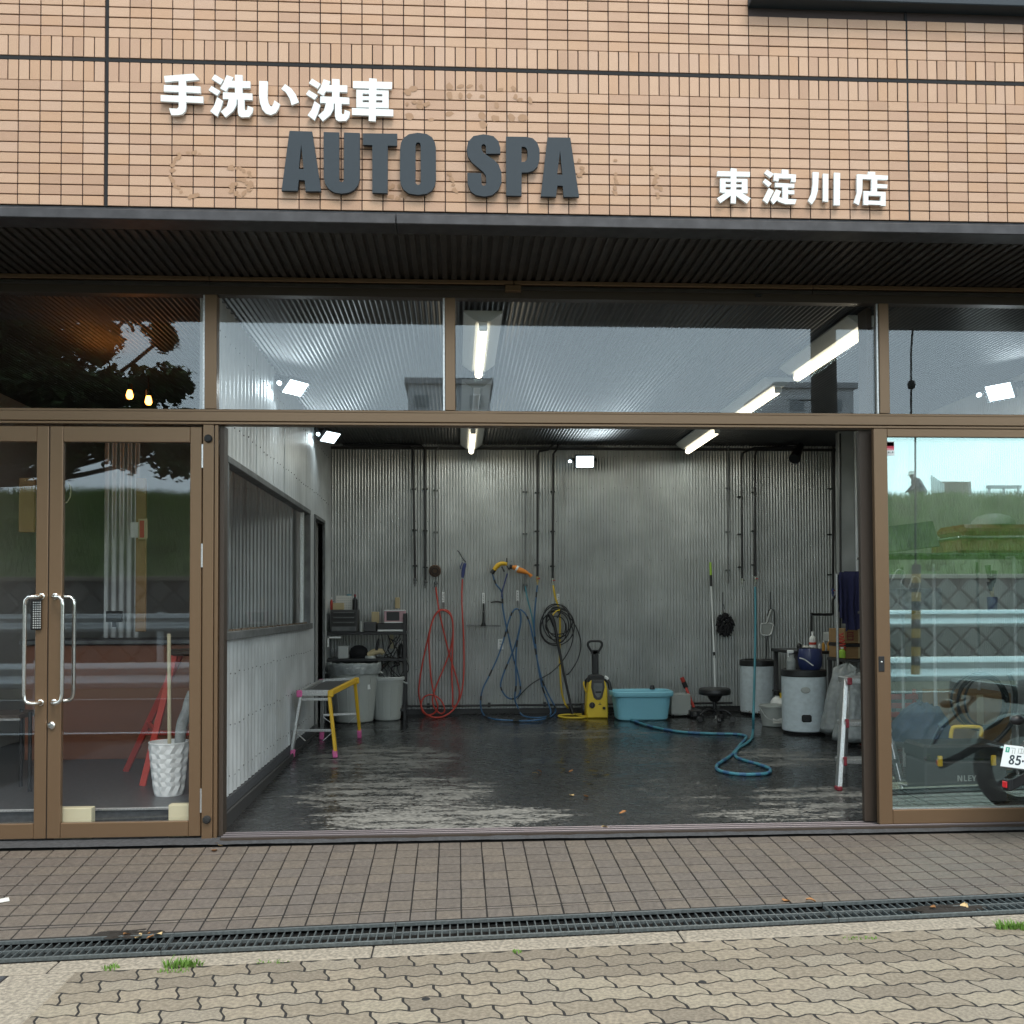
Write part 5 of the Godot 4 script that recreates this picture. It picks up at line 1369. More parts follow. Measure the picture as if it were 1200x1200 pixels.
	# round brown brush
	var rb := thing("round_brush", "round brown scrubbing disc hung on the grey conduit", "brush", Vector3(-0.226, 1.641, -5.02))
	part(rb, "disc", Shape.new().lathe([Vector2(0, 0), Vector2(0.062, 0), Vector2(0.066, 0.012), Vector2(0.055, 0.02), Vector2(0.02, 0.022), Vector2(0, 0.022)], Vector3(-0.226, 1.641, -5.03), 26, Basis(Vector3.RIGHT, PI / 2)), mats.brown_rubber)
	var bristles := Shape.new()
	for k in 26:
		var a := TAU * k / 26.0
		var c: Vector3 = Vector3(-0.225, 1.64, -5)
		bristles.box(c + Vector3(cos(a), sin(a), 0) * (0.05 if k % 2 else 0.03), Vector3(0.012, 0.012, 0.012), 0.002, Basis(Vector3.BACK, a))
	part(rb, "bristles", bristles, mats.black_rubber).set_meta("kind", "stuff")
	# blue hoses with dark bands
	var b1 := hang([Vector3(0.388, 1.611, -5), Vector3(0.424, 1.501, -5), Vector3(0.488, 1.409, -5), Vector3(0.496, 1.263, -5), Vector3(0.523, 1.099, -5), Vector3(0.568, 0.898, -5), Vector3(0.612, 0.697, -5), Vector3(0.653, 0.56, -5), Vector3(0.682, 0.405, -5), Vector3(0.67, 0.314, -5), Vector3(0.601, 0.269, -5), Vector3(0.528, 0.297, -5), Vector3(0.472, 0.398, -5), Vector3(0.491, 0.507, -5), Vector3(0.557, 0.67, -5), Vector3(0.631, 0.852, -5), Vector3(0.686, 1.07, -5), Vector3(0.679, 1.198, -5), Vector3(0.642, 1.231, -5), Vector3(0.596, 1.19, -5), Vector3(0.55, 1.071, -5), Vector3(0.522, 0.962, -5), Vector3(0.448, 0.735, -5), Vector3(0.347, 0.517, -5), Vector3(0.28, 0.381, -5), Vector3(0.255, 0.236, -5), Vector3(0.282, 0.118, -5), Vector3(0.364, 0.104, -4.521), Vector3(0.542, 0.102, -4.443), Vector3(0.722, 0.101, -4.409), Vector3(0.904, 0.103, -4.509), Vector3(1.042, 0.113, -4.973), Vector3(1.049, 0.183, -5), Vector3(0.986, 0.302, -5), Vector3(0.913, 0.467, -5), Vector3(0.869, 0.649, -5), Vector3(0.833, 0.841, -5), Vector3(0.784, 1.07, -5), Vector3(0.734, 1.18, -5), Vector3(0.679, 1.226, -5)], -5.02)
	var h1 := hose("blue_hose", b1, 0.0085, mats.blue_hose, "blue hose with dark bands looped from the yellow spray gun to the floor")
	dark_bands(h1, b1, 0.0092, mats.black_hose, 11)
	var b2 := hang([Vector3(0.869, 1.481, -5), Vector3(0.854, 1.353, -5), Vector3(0.832, 1.097, -5), Vector3(0.842, 0.896, -5), Vector3(0.869, 0.631, -5), Vector3(0.916, 0.394, -5), Vector3(0.983, 0.211, -5), Vector3(0.994, 0.112, -4.906), Vector3(0.848, 0.105, -4.579), Vector3(0.694, 0.109, -4.759), Vector3(0.647, 0.196, -5), Vector3(0.62, 0.278, -5), Vector3(0.634, 0.442, -5), Vector3(0.631, 0.669, -5), Vector3(0.65, 0.897, -5), Vector3(0.688, 1.098, -5), Vector3(0.679, 1.207, -5)], -4.985)
	var h2 := hose("blue_hose", b2, 0.0085, mats.blue_hose, "blue hose hanging from the brass coupling")
	dark_bands(h2, b2, 0.0092, mats.black_hose, 13)
	hose("teal_hose", hang([Vector3(0.739, 1.473, -5), Vector3(0.762, 1.335, -5), Vector3(0.798, 1.198, -5), Vector3(0.825, 1.06, -5), Vector3(0.838, 0.896, -5)], -5.0), 0.0075, mats.teal_hose, "short teal hose from the thin grey pipe by the orange nozzle")
	hose("blue_hose", hang([Vector3(0.548, 1.61, -5), Vector3(0.515, 1.501, -5), Vector3(0.492, 1.419, -5), Vector3(0.487, 1.355, -5)], -5.0), 0.0075, mats.navy_plastic, "short dark blue hose from the orange nozzle to the joined hoses")
	# yellow spray gun and orange nozzle
	var sg := thing("spray_gun", "yellow trigger spray gun hung on the wall beside the orange nozzle", "spray gun", Vector3(0.461, 1.702, -5))
	part(sg, "body", Shape.new().tube(smooth_path([Vector3(0.392, 1.629, -5), Vector3(0.434, 1.684, -5), Vector3(0.48, 1.716, -5), Vector3(0.544, 1.711, -5)], 4), [0.02, 0.022, 0.023, 0.024, 0.026, 0.026, 0.026, 0.024, 0.024, 0.022, 0.022, 0.02, 0.02], 10), mats.yellow_paint)
	part(sg, "tip", Shape.new().tube([Vector3(0.406, 1.647, -5), Vector3(0.379, 1.611, -5)], 0.024, 10), bk)
	part(sg, "trigger", Shape.new().tube([Vector3(0.488, 1.683, -4.98), Vector3(0.515, 1.628, -4.98)], 0.008, 8), bk)
	part(sg, "wall_hook", Shape.new().tube([Vector3(0.545, 1.776, -5.02), Vector3(0.545, 1.694, -5.02), Vector3(0.572, 1.648, -5.02)], 0.006, 8), bk)
	var on := thing("hose_nozzle", "bright orange hose nozzle with a white band", "nozzle", Vector3(0.672, 1.656, -5))
	part(on, "body", Shape.new().tube([Vector3(0.589, 1.683, -4.99), Vector3(0.626, 1.674, -4.99), Vector3(0.671, 1.646, -4.99), Vector3(0.735, 1.628, -4.99), Vector3(0.772, 1.61, -4.99), Vector3(0.808, 1.577, -4.99)], [0.012, 0.028, 0.034, 0.024, 0.012, 0.022], 12), mats.orange_plastic)
	part(on, "band", Shape.new().tube([Vector3(0.639, 1.667, -4.99), Vector3(0.658, 1.656, -4.99)], 0.036, 12), mats.white_plastic)
	part(on, "collar", Shape.new().tube([Vector3(0.571, 1.683, -4.99), Vector3(0.598, 1.679, -4.99)], 0.024, 12), bk)
	# hooks with white labels
	for k in 5:
		var c: Vector3 = [Vector3(-0.14, 1.358, -5.075), Vector3(0.5, 7.91, -5.075), Vector3(0.662, 1.373, -5.075), Vector3(1.101, 1.334, -5.075), Vector3(0.293, 1.347, -5.075)][k]
		if k == 1: continue
		var w := ["over the red hose", "", "over the blue hoses", "behind the black hose coil", "over the squeegee"]
		var o := thing("wall_hook", "white labelled wall hook " + w[k], "hook", c, "labelled hooks on the back wall")
		part(o, "plate", Shape.new().box(c, Vector3(0.028, 0.115, 0.006), 0.002), mats.white_plastic)
		var s := Shape.new()
		for j in 5: s.box(c + Vector3(rng.randf_range(-0.003, 0.003), 0.034 - 0.017 * j, 0.0034), Vector3(0.012, 0.006, 0.001))
		part(o, "print", s, mats.slate_paint)
		part(o, "prong", Shape.new().tube(smooth_path([c + Vector3(0, -0.05, 0.0), c + Vector3(0, -0.13, 0.02), c + Vector3(0, -0.155, 0.05), c + Vector3(0, -0.14, 0.085)], 3), 0.005, 8), mats.screw_steel)
	# squeegee
	var sq := thing("squeegee", "wide black squeegee hung upside down between the red and blue hoses", "squeegee", Vector3(0.291, 1.173, -5.03))
	part(sq, "handle", Shape.new().tube([Vector3(0.294, 1.282, -5.03), Vector3(0.292, 1.072, -5.03)], [0.011, 0.015], 10), bk)
	part(sq, "head", Shape.new().tube([Vector3(0.292, 1.09, -5.03), Vector3(0.291, 1.045, -5.03)], [0.014, 0.034], 10), bk)
	part(sq, "blade", Shape.new().bar(Vector3(0.108, 1.057, -5.03), Vector3(0.474, 1.048, -5.03), 0.012, 0.014), mats.grey_trim)
	solo("wall_tool", Shape.new().tube(smooth_path([Vector3(0.37, 1.3, -5.04), Vector3(0.416, 1.309, -5.04), Vector3(0.471, 1.305, -5.04), Vector3(0.507, 1.291, -5.04)], 3), [0.006, 0.007, 0.008, 0.009, 0.009, 0.009, 0.009, 0.007, 0.005, 0.004], 8), bk, "small black tool clipped to the wall joint above the power socket", "tool", "", Vector3(0.416, 1.309, -5.04))
	var so := thing("power_socket", "white power socket plate on the wall between the blue hoses", "socket", Vector3(0.475, 0.85, -5.08))
	part(so, "plate", Shape.new().span(Vector3(0.446, 0.795, -5.085), Vector3(0.507, 0.907, -5.072), 0.002), mats.white_plastic)
	for v in [751.5, 755.0, 758.5]: part(so, "outlet", Shape.new().box(Vector3(Vector3(0.476, 0.85, -5.07).x, lerpf(Vector3(0.477, 0.882, -5.07).y, Vector3(0.476, 0.818, -5.07).y, (v - 751.5) / 7.0), -5.07), Vector3(0.024, 0.02, 0.003), 0.001), mats.pale_grey_plastic)
	# coil of black high-pressure hose
	var cen: Vector3 = Vector3(1.071, 1.023, -4.98)
	var p := []
	for k in 120:
		var t := k / 120.0
		var a := TAU * 6.0 * t + 0.6
		var rx := 0.165 + 0.03 * sin(t * 17.0) - 0.05 * t
		var ry := 0.2 + 0.035 * cos(t * 13.0) - 0.07 * t
		p.append(cen + Vector3(cos(a) * rx + 0.02 * sin(t * 9.0), sin(a) * ry + 0.035 - 0.03 * sin(t * 21.0), 0.004 * sin(k * 0.9) + 0.05 * t))
	hose("black_hose", p, 0.0062, mats.black_hose, "coil of black high-pressure hose hung on the wall", 2)
	hose("black_hose", hang([Vector3(1.092, 1.224, -5), Vector3(1.202, 1.15, -5), Vector3(1.294, 1.012, -5), Vector3(1.334, 0.856, -5), Vector3(1.301, 0.692, -5), Vector3(1.217, 0.555, -5), Vector3(1.171, 0.519, -5)], -4.99), 0.006, mats.black_hose, "outer strand of black hose hanging beside the lance")
	hose("black_hose", hang([Vector3(1.202, 1.15, -5), Vector3(1.247, 0.985, -5), Vector3(1.228, 0.839, -5), Vector3(1.135, 0.675, -5), Vector3(1.006, 0.548, -5), Vector3(0.813, 0.44, -5), Vector3(0.693, 0.332, -5), Vector3(0.647, 0.269, -5)], -4.97), 0.006, mats.black_hose, "black hose crossing down from the coil to the blue hoses")
	# lance of the pressure washer
	var la := thing("spray_lance", "black spray lance leaning on the wall in front of the coiled hose", "lance", Vector3(1.23, 0.1, -4.902))
	part(la, "grip", Shape.new().tube(smooth_path([Vector3(0.983, 1.179, -4.92), Vector3(1.02, 1.124, -4.92), Vector3(1.046, 1.042, -4.92)], 4), [0.02, 0.024, 0.026, 0.026, 0.026, 0.026, 0.024, 0.022, 0.02], 10), bk)
	part(la, "guard", Shape.new().tube(smooth_path([Vector3(0.993, 1.188, -4.92), Vector3(1.029, 1.242, -4.92), Vector3(1.093, 1.242, -4.92), Vector3(1.111, 1.197, -4.92), Vector3(1.074, 1.133, -4.92)], 4), 0.009, 8), bk)
	part(la, "latch", Shape.new().tube(smooth_path([Vector3(1.027, 1.161, -4.9), Vector3(1.054, 1.197, -4.9), Vector3(1.1, 1.219, -4.9)], 3), 0.007, 8), mats.yellow_plastic)
	part(la, "tube", Shape.new().tube([Vector3(1.046, 1.052, -4.92), Vector3(1.133, 0.571, -4.9), Vector3(1.217, 0.168, -4.86)], [0.017, 0.014, 0.012], 10), bk)
	part(la, "nozzle", Shape.new().tube([Vector3(1.203, 0.204, -4.86), Vector3(1.229, 0.124, -4.85)], [0.02, 0.024], 10), bk)
	# yellow hose
	var y := hang([Vector3(1.039, 1.481, -5), Vector3(1.061, 1.352, -5), Vector3(1.097, 1.233, -5), Vector3(1.11, 1.077, -5), Vector3(1.104, 0.73, -5), Vector3(1.117, 0.392, -5), Vector3(1.142, 0.264, -5), Vector3(1.178, 0.181, -5)], -4.985, 0.004)
	y += [Vector3(1.253, 0.109, -5.335), Vector3(1.257, 0.1, -4.899), Vector3(1.325, 0.097, -4.722), Vector3(1.464, 0.1, -4.882), Vector3(1.604, 0.108, -5.268), Vector3(1.64, 0.11, -5.379), Vector3(1.469, 0.099, -4.847), Vector3(1.312, 0.095, -4.623), Vector3(1.168, 0.094, -4.602), Vector3(1.079, 0.096, -4.676), Vector3(1.071, 0.098, -4.777), Vector3(1.143, 0.099, -4.853), Vector3(1.271, 0.1, -4.864), Vector3(1.437, 0.1, -4.884)]
	for k in range(8, y.size()): y[k].y += 0.012
	hose("yellow_hose", y, 0.0105, mats.yellow_hose, "yellow hose from the wall pipe to the pressure washer")
	# long teal hose from the right-hand pipe along the floor to the washer
	var t := [Vector3(3.246, 1.455, -5), Vector3(3.199, 1.159, -4.85), Vector3(3.099, 0.808, -4.55), Vector3(3.025, 0.47, -4.35), Vector3(2.753, 0.261, -3.5), Vector3(2.761, 0.073, -3.549), Vector3(2.59, 0.063, -3.052), Vector3(2.456, 0.057, -2.783), Vector3(2.316, 0.052, -2.531), Vector3(2.211, 0.045, -2.214), Vector3(2.229, 0.041, -2.022), Vector3(2.285, 0.038, -1.836), Vector3(2.307, 0.034, -1.661), Vector3(2.242, 0.031, -1.501), Vector3(2.136, 0.03, -1.461), Vector3(2.007, 0.03, -1.487), Vector3(1.92, 0.033, -1.624), Vector3(1.955, 0.037, -1.826), Vector3(2.065, 0.042, -2.034), Vector3(2.206, 0.047, -2.293), Vector3(2.38, 0.055, -2.699), Vector3(2.559, 0.064, -3.103), Vector3(2.595, 0.067, -3.249), Vector3(2.54, 0.069, -3.356), Vector3(2.377, 0.07, -3.394), Vector3(2.091, 0.072, -3.522), Vector3(1.911, 0.078, -3.811), Vector3(1.809, 0.085, -4.14), Vector3(1.748, 0.093, -4.522)]
	for k in range(5, t.size()): t[k].y += 0.013
	t += [Vector3(Vector3(1.694, 0.144, -4.62)), Vector3(1.657, 0.228, -4.66), Vector3(1.642, 0.313, -4.7)]
	var th := hose("teal_hose", t, 0.0125, mats.teal_hose, "long teal hose hanging to the floor and snaking to the pressure washer", 8)
	dark_bands(th, t.slice(8, 30), 0.0131, mats.blue_hose, 5)


func left_corner() -> void:
	var bk: Material = mats.black_plastic
	# shelf rack
	var sh := thing("shelf_rack", "black metal shelf rack in the corner by the doorway", "shelf", Vector3(-0.948, 0.099, -4.81))
	for u in [384.0, 475.0]:
		for z in [-5.02, -4.7]:
			var x: float = lerpf(Vector3(-1.34, 0.826, -4.85).x, Vector3(-0.534, 0.82, -4.85).x, (u - 384.0) / 91.0)
			part(sh, "post", Shape.new().span(Vector3(x - 0.014, floor_y(z), z - 0.014), Vector3(x + 0.014, 1.19, z + 0.014), 0.002), bk)
	for y in [Vector3(-0.92, 0.988, -4.7).y, Vector3(-0.92, 0.715, -4.7).y, 0.2]:
		part(sh, "board", Shape.new().span(Vector3(Vector3(-1.358, 0.826, -4.85).x, y - 0.018, -5.04), Vector3(Vector3(-0.516, 0.82, -4.85).x, y + 0.012, -4.68), 0.003), bk)
	part(sh, "bracket", Shape.new().span(Vector3(-1.321, 0.851, -4.67), Vector3(-1.304, 0.956, -4.665)).span(Vector3(-1.322, 0.938, -4.67), Vector3(-1.182, 0.955, -4.665)), mats.white_plastic)
	var top: float = Vector3(-0.92, 0.988, -4.7).y + 0.012
	var low: float = Vector3(-0.92, 0.715, -4.7).y + 0.012
	# drawer cabinet and what stands on it
	var dc := thing("drawer_cabinet", "black drawer cabinet with four drawers on the shelf rack", "drawers", Vector3(Vector3(-1.167, 1.004, -4.8).x, top, -4.85))
	var lo: Vector3 = Vector3(-1.298, 1.007, -4.72)
	var hi: Vector3 = Vector3(-1.022, 1.23, -4.72)
	part(dc, "case", Shape.new().span(Vector3(lo.x, top, -4.98), Vector3(hi.x, hi.y, -4.73), 0.004), mats.dark_grey_plastic)
	for k in 4:
		var y0 := lerpf(top + 0.012, hi.y - 0.012, k / 4.0)
		var y1 := lerpf(top + 0.012, hi.y - 0.012, (k + 1) / 4.0) - 0.008
		var dr := part(dc, "drawer", Shape.new().span(Vector3(lo.x + 0.014, y0, -4.735), Vector3(hi.x - 0.014, y1, -4.722), 0.003), mats.grey_trim if k == 0 else mats.dark_trim)
		part(dr, "pull", Shape.new().span(Vector3(lo.x + 0.03, y1 - 0.014, -4.722), Vector3(hi.x - 0.03, y1 - 0.004, -4.714), 0.002), mats.grey_trim)
	var cy := hi.y
	var ca := thing("calendar", "white printed calendar sheet standing on the drawer cabinet", "calendar", Vector3(Vector3(-1.173, 1.253, -4.85).x, cy, -4.85))
	part(ca, "sheet", Shape.new().span(Vector3(Vector3(-1.25, 1.244, -4.83).x, cy, -4.84), Vector3(Vector3(-1.086, 1.243, -4.83).x, Vector3(-1.17, 1.377, -4.83).y, -4.83)), mats.paper)
	var s := Shape.new()
	for i in 7:
		for j in 5: s.box(Vector3(lerpf(Vector3(-1.232, 1.244, -4.83).x, Vector3(-1.1, 1.243, -4.83).x, i / 6.0), lerpf(cy + 0.02, Vector3(-1.17, 1.351, -4.83).y, j / 4.0), -4.829), Vector3(0.011, 0.007, 0.001))
	part(ca, "print", s, mats.grey_plastic).set_meta("kind", "stuff")
	solo("card_box", Shape.new().span(Vector3(Vector3(-1.276, 1.244, -4.76).x, cy, -4.79), Vector3(Vector3(-1.162, 1.244, -4.76).x, Vector3(-1.215, 1.301, -4.76).y, -4.755), 0.003), mats.tan_paper, "small buff card box in front of the calendar", "box", "", Vector3(Vector3(-1.224, 1.244, -4.76).x, cy, -4.77))
	bottle("spray_can", "slim can with a white top and red base on the drawer cabinet", Vector3(Vector3(-1.295, 1.244, -4.8).x, cy, -4.8), 0.014, 0.13, mats.red_paint, mats.white_plastic)
	bottle("dark_bottle", "tall dark bottle at the end of the drawer cabinet", Vector3(Vector3(-1.052, 1.243, -4.8).x, cy, -4.8), 0.026, 0.16, bk, mats.maroon_plastic)
	solo("green_cap", Shape.new().lathe([Vector2(0, 0), Vector2(0.03, 0), Vector2(0.028, 0.03), Vector2(0, 0.034)], Vector3(Vector3(-1.125, 1.369, -4.9).x, cy + 0.13, -4.9), 14).span(Vector3(Vector3(-1.125, 1.369, -4.9).x - 0.025, cy, -4.92), Vector3(Vector3(-1.125, 1.369, -4.9).x + 0.025, cy + 0.13, -4.88)), mats.teal_hose, "green topped carton behind the calendar", "carton", "", Vector3(Vector3(-1.125, 1.369, -4.9).x, cy, -4.9))
	# radio on the black printer, box, flask, wooden tag
	var pr := thing("black_printer", "low black printer with a white front edge on the shelf rack", "printer", Vector3(Vector3(-0.678, 1.002, -4.75).x, top, -4.8))
	lo = Vector3(-0.815, 1.004, -4.7)
	hi = Vector3(-0.53, 1.091, -4.7)
	part(pr, "case", Shape.new().span(Vector3(lo.x, top, -4.95), Vector3(hi.x, hi.y, -4.71), 0.006), bk)
	part(pr, "front_edge", Shape.new().span(Vector3(lo.x + 0.004, top + 0.004, -4.71), Vector3(hi.x - 0.02, top + 0.022, -4.7), 0.002), mats.white_plastic)
	var py := hi.y
	var rd := thing("small_television", "small television with a pale pink frame on top of the printer", "television", Vector3(Vector3(-0.643, 1.1, -4.75).x, py, -4.78))
	part(rd, "case", Shape.new().span(Vector3(Vector3(-0.746, 1.101, -4.72).x, py, -4.85), Vector3(Vector3(-0.527, 1.099, -4.72).x, Vector3(-0.641, 1.224, -4.72).y, -4.725), 0.006), mats.pink_plastic)
	part(rd, "screen", Shape.new().span(Vector3(Vector3(-0.72, 1.1, -4.72).x, py + 0.025, -4.724), Vector3(Vector3(-0.588, 1.1, -4.72).x, Vector3(-0.641, 1.206, -4.72).y, -4.72), 0.001), bk)
	part(rd, "trim", Shape.new().span(Vector3(Vector3(-0.746, 1.101, -4.72).x, Vector3(-0.641, 1.215, -4.72).y, -4.722), Vector3(Vector3(-0.527, 1.099, -4.72).x, Vector3(-0.641, 1.227, -4.72).y, -4.715), 0.002).span(Vector3(Vector3(-0.746, 1.101, -4.72).x, py, -4.722), Vector3(Vector3(-0.527, 1.099, -4.72).x, py + 0.012, -4.715), 0.002), mats.white_plastic)
	solo("buff_box", Shape.new().span(Vector3(Vector3(-0.885, 1.1, -4.8).x, top, -4.92), Vector3(Vector3(-0.81, 1.1, -4.8).x, Vector3(-0.849, 1.207, -4.8).y, -4.84), 0.003), mats.tan_paper, "buff carton beside the small television", "carton", "", Vector3(Vector3(-0.849, 1.002, -4.8).x, top, -4.88))
	solo("black_case", Shape.new().span(Vector3(Vector3(-0.957, 1.005, -4.72).x, top, -4.88), Vector3(Vector3(-0.825, 1.004, -4.72).x, Vector3(-0.895, 1.101, -4.72).y, -4.73), 0.008), mats.dark_grey_plastic, "small black case between the drawers and the printer", "case", "", Vector3(Vector3(-0.895, 1.004, -4.72).x, top, -4.8))
	bottle("clear_flask", "slim grey flask beside the drawer cabinet", Vector3(Vector3(-0.985, 1.005, -4.74).x, top, -4.75), 0.016, 0.11, mats.grey_plastic, mats.aluminium)
	solo("wooden_tag", Shape.new().span(Vector3(-0.654, 1.241, -5.08), Vector3(-0.603, 1.36, -5.07), 0.002), mats.tan_paper, "upright buff tag fixed to the wall above the small television", "tag", "", Vector3(-0.627, 1.241, -5.08))
	# lower shelf
	solo("grey_speaker", Shape.new().span(Vector3(Vector3(-1.217, 0.726, -4.7).x, low, -4.85), Vector3(Vector3(-1.112, 0.725, -4.7).x, Vector3(-1.164, 0.857, -4.7).y, -4.71), 0.005), mats.pale_grey_plastic, "grey box on the lower shelf of the rack", "box", "", Vector3(Vector3(-1.164, 0.726, -4.7).x, low, -4.78))
	solo("tool_bag", Shape.new().lathe([Vector2(0, 0), Vector2(0.085, 0), Vector2(0.1, 0.05), Vector2(0.085, 0.1), Vector2(0.04, 0.13), Vector2(0, 0.135)], Vector3(Vector3(-1.015, 0.721, -4.78).x, low, -4.82), 14, Basis(), true), mats.black_fleece, "slumped black bag on the lower shelf", "bag", "", Vector3(Vector3(-1.015, 0.721, -4.78).x, low, -4.82))
	var po := thing("polisher", "power polisher with a buff grip lying on the lower shelf", "power tool", Vector3(Vector3(-0.836, 0.721, -4.74).x, low, -4.76))
	part(po, "body", Shape.new().tube(smooth_path([Vector3(-0.915, 0.757, -4.74), Vector3(-0.853, 0.788, -4.74), Vector3(-0.783, 0.8, -4.74), Vector3(-0.748, 0.774, -4.74)], 4), [0.02, 0.03, 0.034, 0.036, 0.036, 0.036, 0.034, 0.03, 0.03, 0.03, 0.03, 0.028, 0.02], 10), mats.tan_paper)
	part(po, "grip", Shape.new().tube([Vector3(-0.825, 0.81, -4.72), Vector3(-0.808, 0.898, -4.72), Vector3(-0.799, 0.933, -4.72)], [0.016, 0.013, 0.008], 8), bk)
	part(po, "pad", Shape.new().lathe([Vector2(0, 0), Vector2(0.06, 0), Vector2(0.055, 0.025), Vector2(0, 0.03)], Vector3(Vector3(-0.889, 0.722, -4.74).x, low, -4.75), 18), mats.grey_plastic)
	var wires := Shape.new()
	for k in 9:
		var a: Vector3 = Vector3(-0.728, 0.81, -4.7)
		var q := []
		for j in 7: q.append(a + Vector3(0.03 * k * 0.8 - 0.02 + rng.randf_range(-0.05, 0.06), 0.13 - 0.07 * j + rng.randf_range(-0.03, 0.03), rng.randf_range(-0.12, 0.05)))
		wires.tube(smooth_path(q, 4), 0.005, 6)
	solo("tangled_cables", wires, mats.black_hose, "tangle of black cables hanging off the end of the shelf rack", "cables", "", Vector3(-0.64, 0.739, -4.7))
	bottle("hand_pump", "black bottle with a white cap at the end of the lower shelf", Vector3(Vector3(-0.571, 0.72, -4.72).x, low, -4.75), 0.032, 0.18, bk, mats.white_plastic)
	solo("tag_strip", Shape.new().span(Vector3(-0.709, 0.813, -5.07), Vector3(-0.672, 0.977, -5.065), 0.001), mats.light_wood, "pale strip with marks fixed to the wall behind the lower shelf", "tag", "", Vector3(-0.69, 0.812, -5.07))
	# dustbins
	var d1 := dustbin("tall grey dustbin with a bag over its rim under the shelf rack", Vector3(Vector3(-1.043, 0.095, -4.622)), 0.195, 0.255, 0.56)
	part(d1, "liner_bag", bag_rim(Vector3(Vector3(-1.043, 0.095, -4.622)), 0.262, 0.585, 5), mats.plastic_bag)
	part(d1, "tag", Shape.new().box(Vector3(Vector3(-1.043, 0.095, -4.622)) + Vector3(0.165, 0.38, 0.165), Vector3(0.035, 0.09, 0.006), 0.001, Basis(Vector3.UP, 0.75)), mats.white_plastic)
	dustbin("smaller grey dustbin next to the red hose", Vector3(Vector3(-0.713, 0.097, -4.725)), 0.135, 0.17, 0.44)
	# step platform
	var o := thing("step_platform", "aluminium work platform with one yellow side standing by the pale wall", "step platform", Vector3(-1.09, 0.06, -2.9))
	var ft := [Vector3(-1.318, 0.051, -2.485), Vector3(-0.969, 0.05, -2.458), Vector3(-0.88, 0.072, -3.525), Vector3(-1.212, 0.071, -3.451)]
	var tp := [Vector3(-1.25, 0.565, -2.52), Vector3(-1.025, 0.563, -2.52), Vector3(-0.902, 0.605, -3.33), Vector3(-1.188, 0.593, -3.33)]
	for k in 4:
		var m: Material = mats.yellow_paint if k in [1, 2] else mats.aluminium
		var lg := part(o, "leg", Shape.new().bar(ft[k] + Vector3(0, 0.05, 0), tp[k] + Vector3(0, -0.02, 0), 0.026, 0.05, 0.004, Vector3.BACK), m, "yellow leg" if k in [1, 2] else "")
		part(lg, "foot", Shape.new().bar(ft[k], ft[k].lerp(tp[k], 0.13), 0.036, 0.06, 0.006, Vector3.BACK), mats.pink_rubber)
	for q in [[0, 1], [3, 2]]:
		part(o, "end_bar", Shape.new().bar(ft[q[0]].lerp(tp[q[0]], 0.42), ft[q[1]].lerp(tp[q[1]], 0.42), 0.022, 0.022, 0.003), mats.aluminium)
		part(o, "end_bar", Shape.new().bar(ft[q[0]].lerp(tp[q[0]], 0.9), ft[q[1]].lerp(tp[q[1]], 0.9), 0.022, 0.022, 0.003), mats.aluminium)
	for k in 4:
		part(o, "brace", Shape.new().bar(ft[k].lerp(tp[k], 0.4), ft[k].lerp(ft[[1, 0, 3, 2][k]], 0.28).lerp(tp[k].lerp(tp[[1, 0, 3, 2][k]], 0.28), 0.26), 0.012, 0.006, 0.001), mats.aluminium)
	for k in 6:
		var t := (k + 0.5) / 6.0
		part(o, "deck_plank", Shape.new().bar(tp[0].lerp(tp[1], lerpf(0.1, 0.9, t)), tp[3].lerp(tp[2], lerpf(0.1, 0.9, t)), 0.042, 0.012, 0.003), mats.dark_grey_plastic)
	part(o, "deck_rail", Shape.new().bar(tp[1] + Vector3(0.01, 0, 0.02), tp[2] + Vector3(0.01, 0, -0.02), 0.03, 0.045, 0.006), mats.yellow_paint, "yellow deck rail")
	part(o, "deck_rail", Shape.new().bar(tp[0] + Vector3(-0.01, 0, 0.02), tp[3] + Vector3(-0.01, 0, -0.02), 0.03, 0.045, 0.006), mats.aluminium)
	part(o, "deck_end", Shape.new().bar(tp[0], tp[1], 0.03, 0.05, 0.005), mats.aluminium)
	part(o, "deck_end", Shape.new().bar(tp[3], tp[2], 0.03, 0.05, 0.005), mats.aluminium)
	for q in [[0, mats.pink_rubber], [1, mats.yellow_paint], [2, mats.yellow_paint], [3, mats.pink_rubber]]:
		part(o, "corner_cap", Shape.new().box(tp[q[0]] + Vector3(0.012 if q[0] in [1, 2] else -0.012, -0.005, 0.014 if q[0] < 2 else -0.014), Vector3(0.045, 0.056, 0.04), 0.008), q[1])


func bag_rim(at: Vector3, r: float, h: float, seed_: int) -> Shape:
	var f := noise(seed_, 2.0)
	var rows := []
	for i in 7:
		var line := []
		for j in 49:
			var a := TAU * j / 48.0
			var q := Vector3(cos(a), 0, -sin(a))
			var rr: float = r + [0.006, 0.012, 0.01, 0.004, -0.02, -0.05, -0.06][i]
			var y: float = h + [-0.1, -0.05, -0.012, 0.012, 0.01, -0.04, -0.12][i]
			line.append(at + q * (rr + 0.012 * f.get_noise_2d(cos(a) * 4 + i * 0.4, sin(a) * 4)) + Vector3(0, y + 0.025 * f.get_noise_2d(cos(a) * 3 + 7, sin(a) * 3 + i * 0.2), 0))
		rows.append(line)
	return Shape.new().sheet(rows)


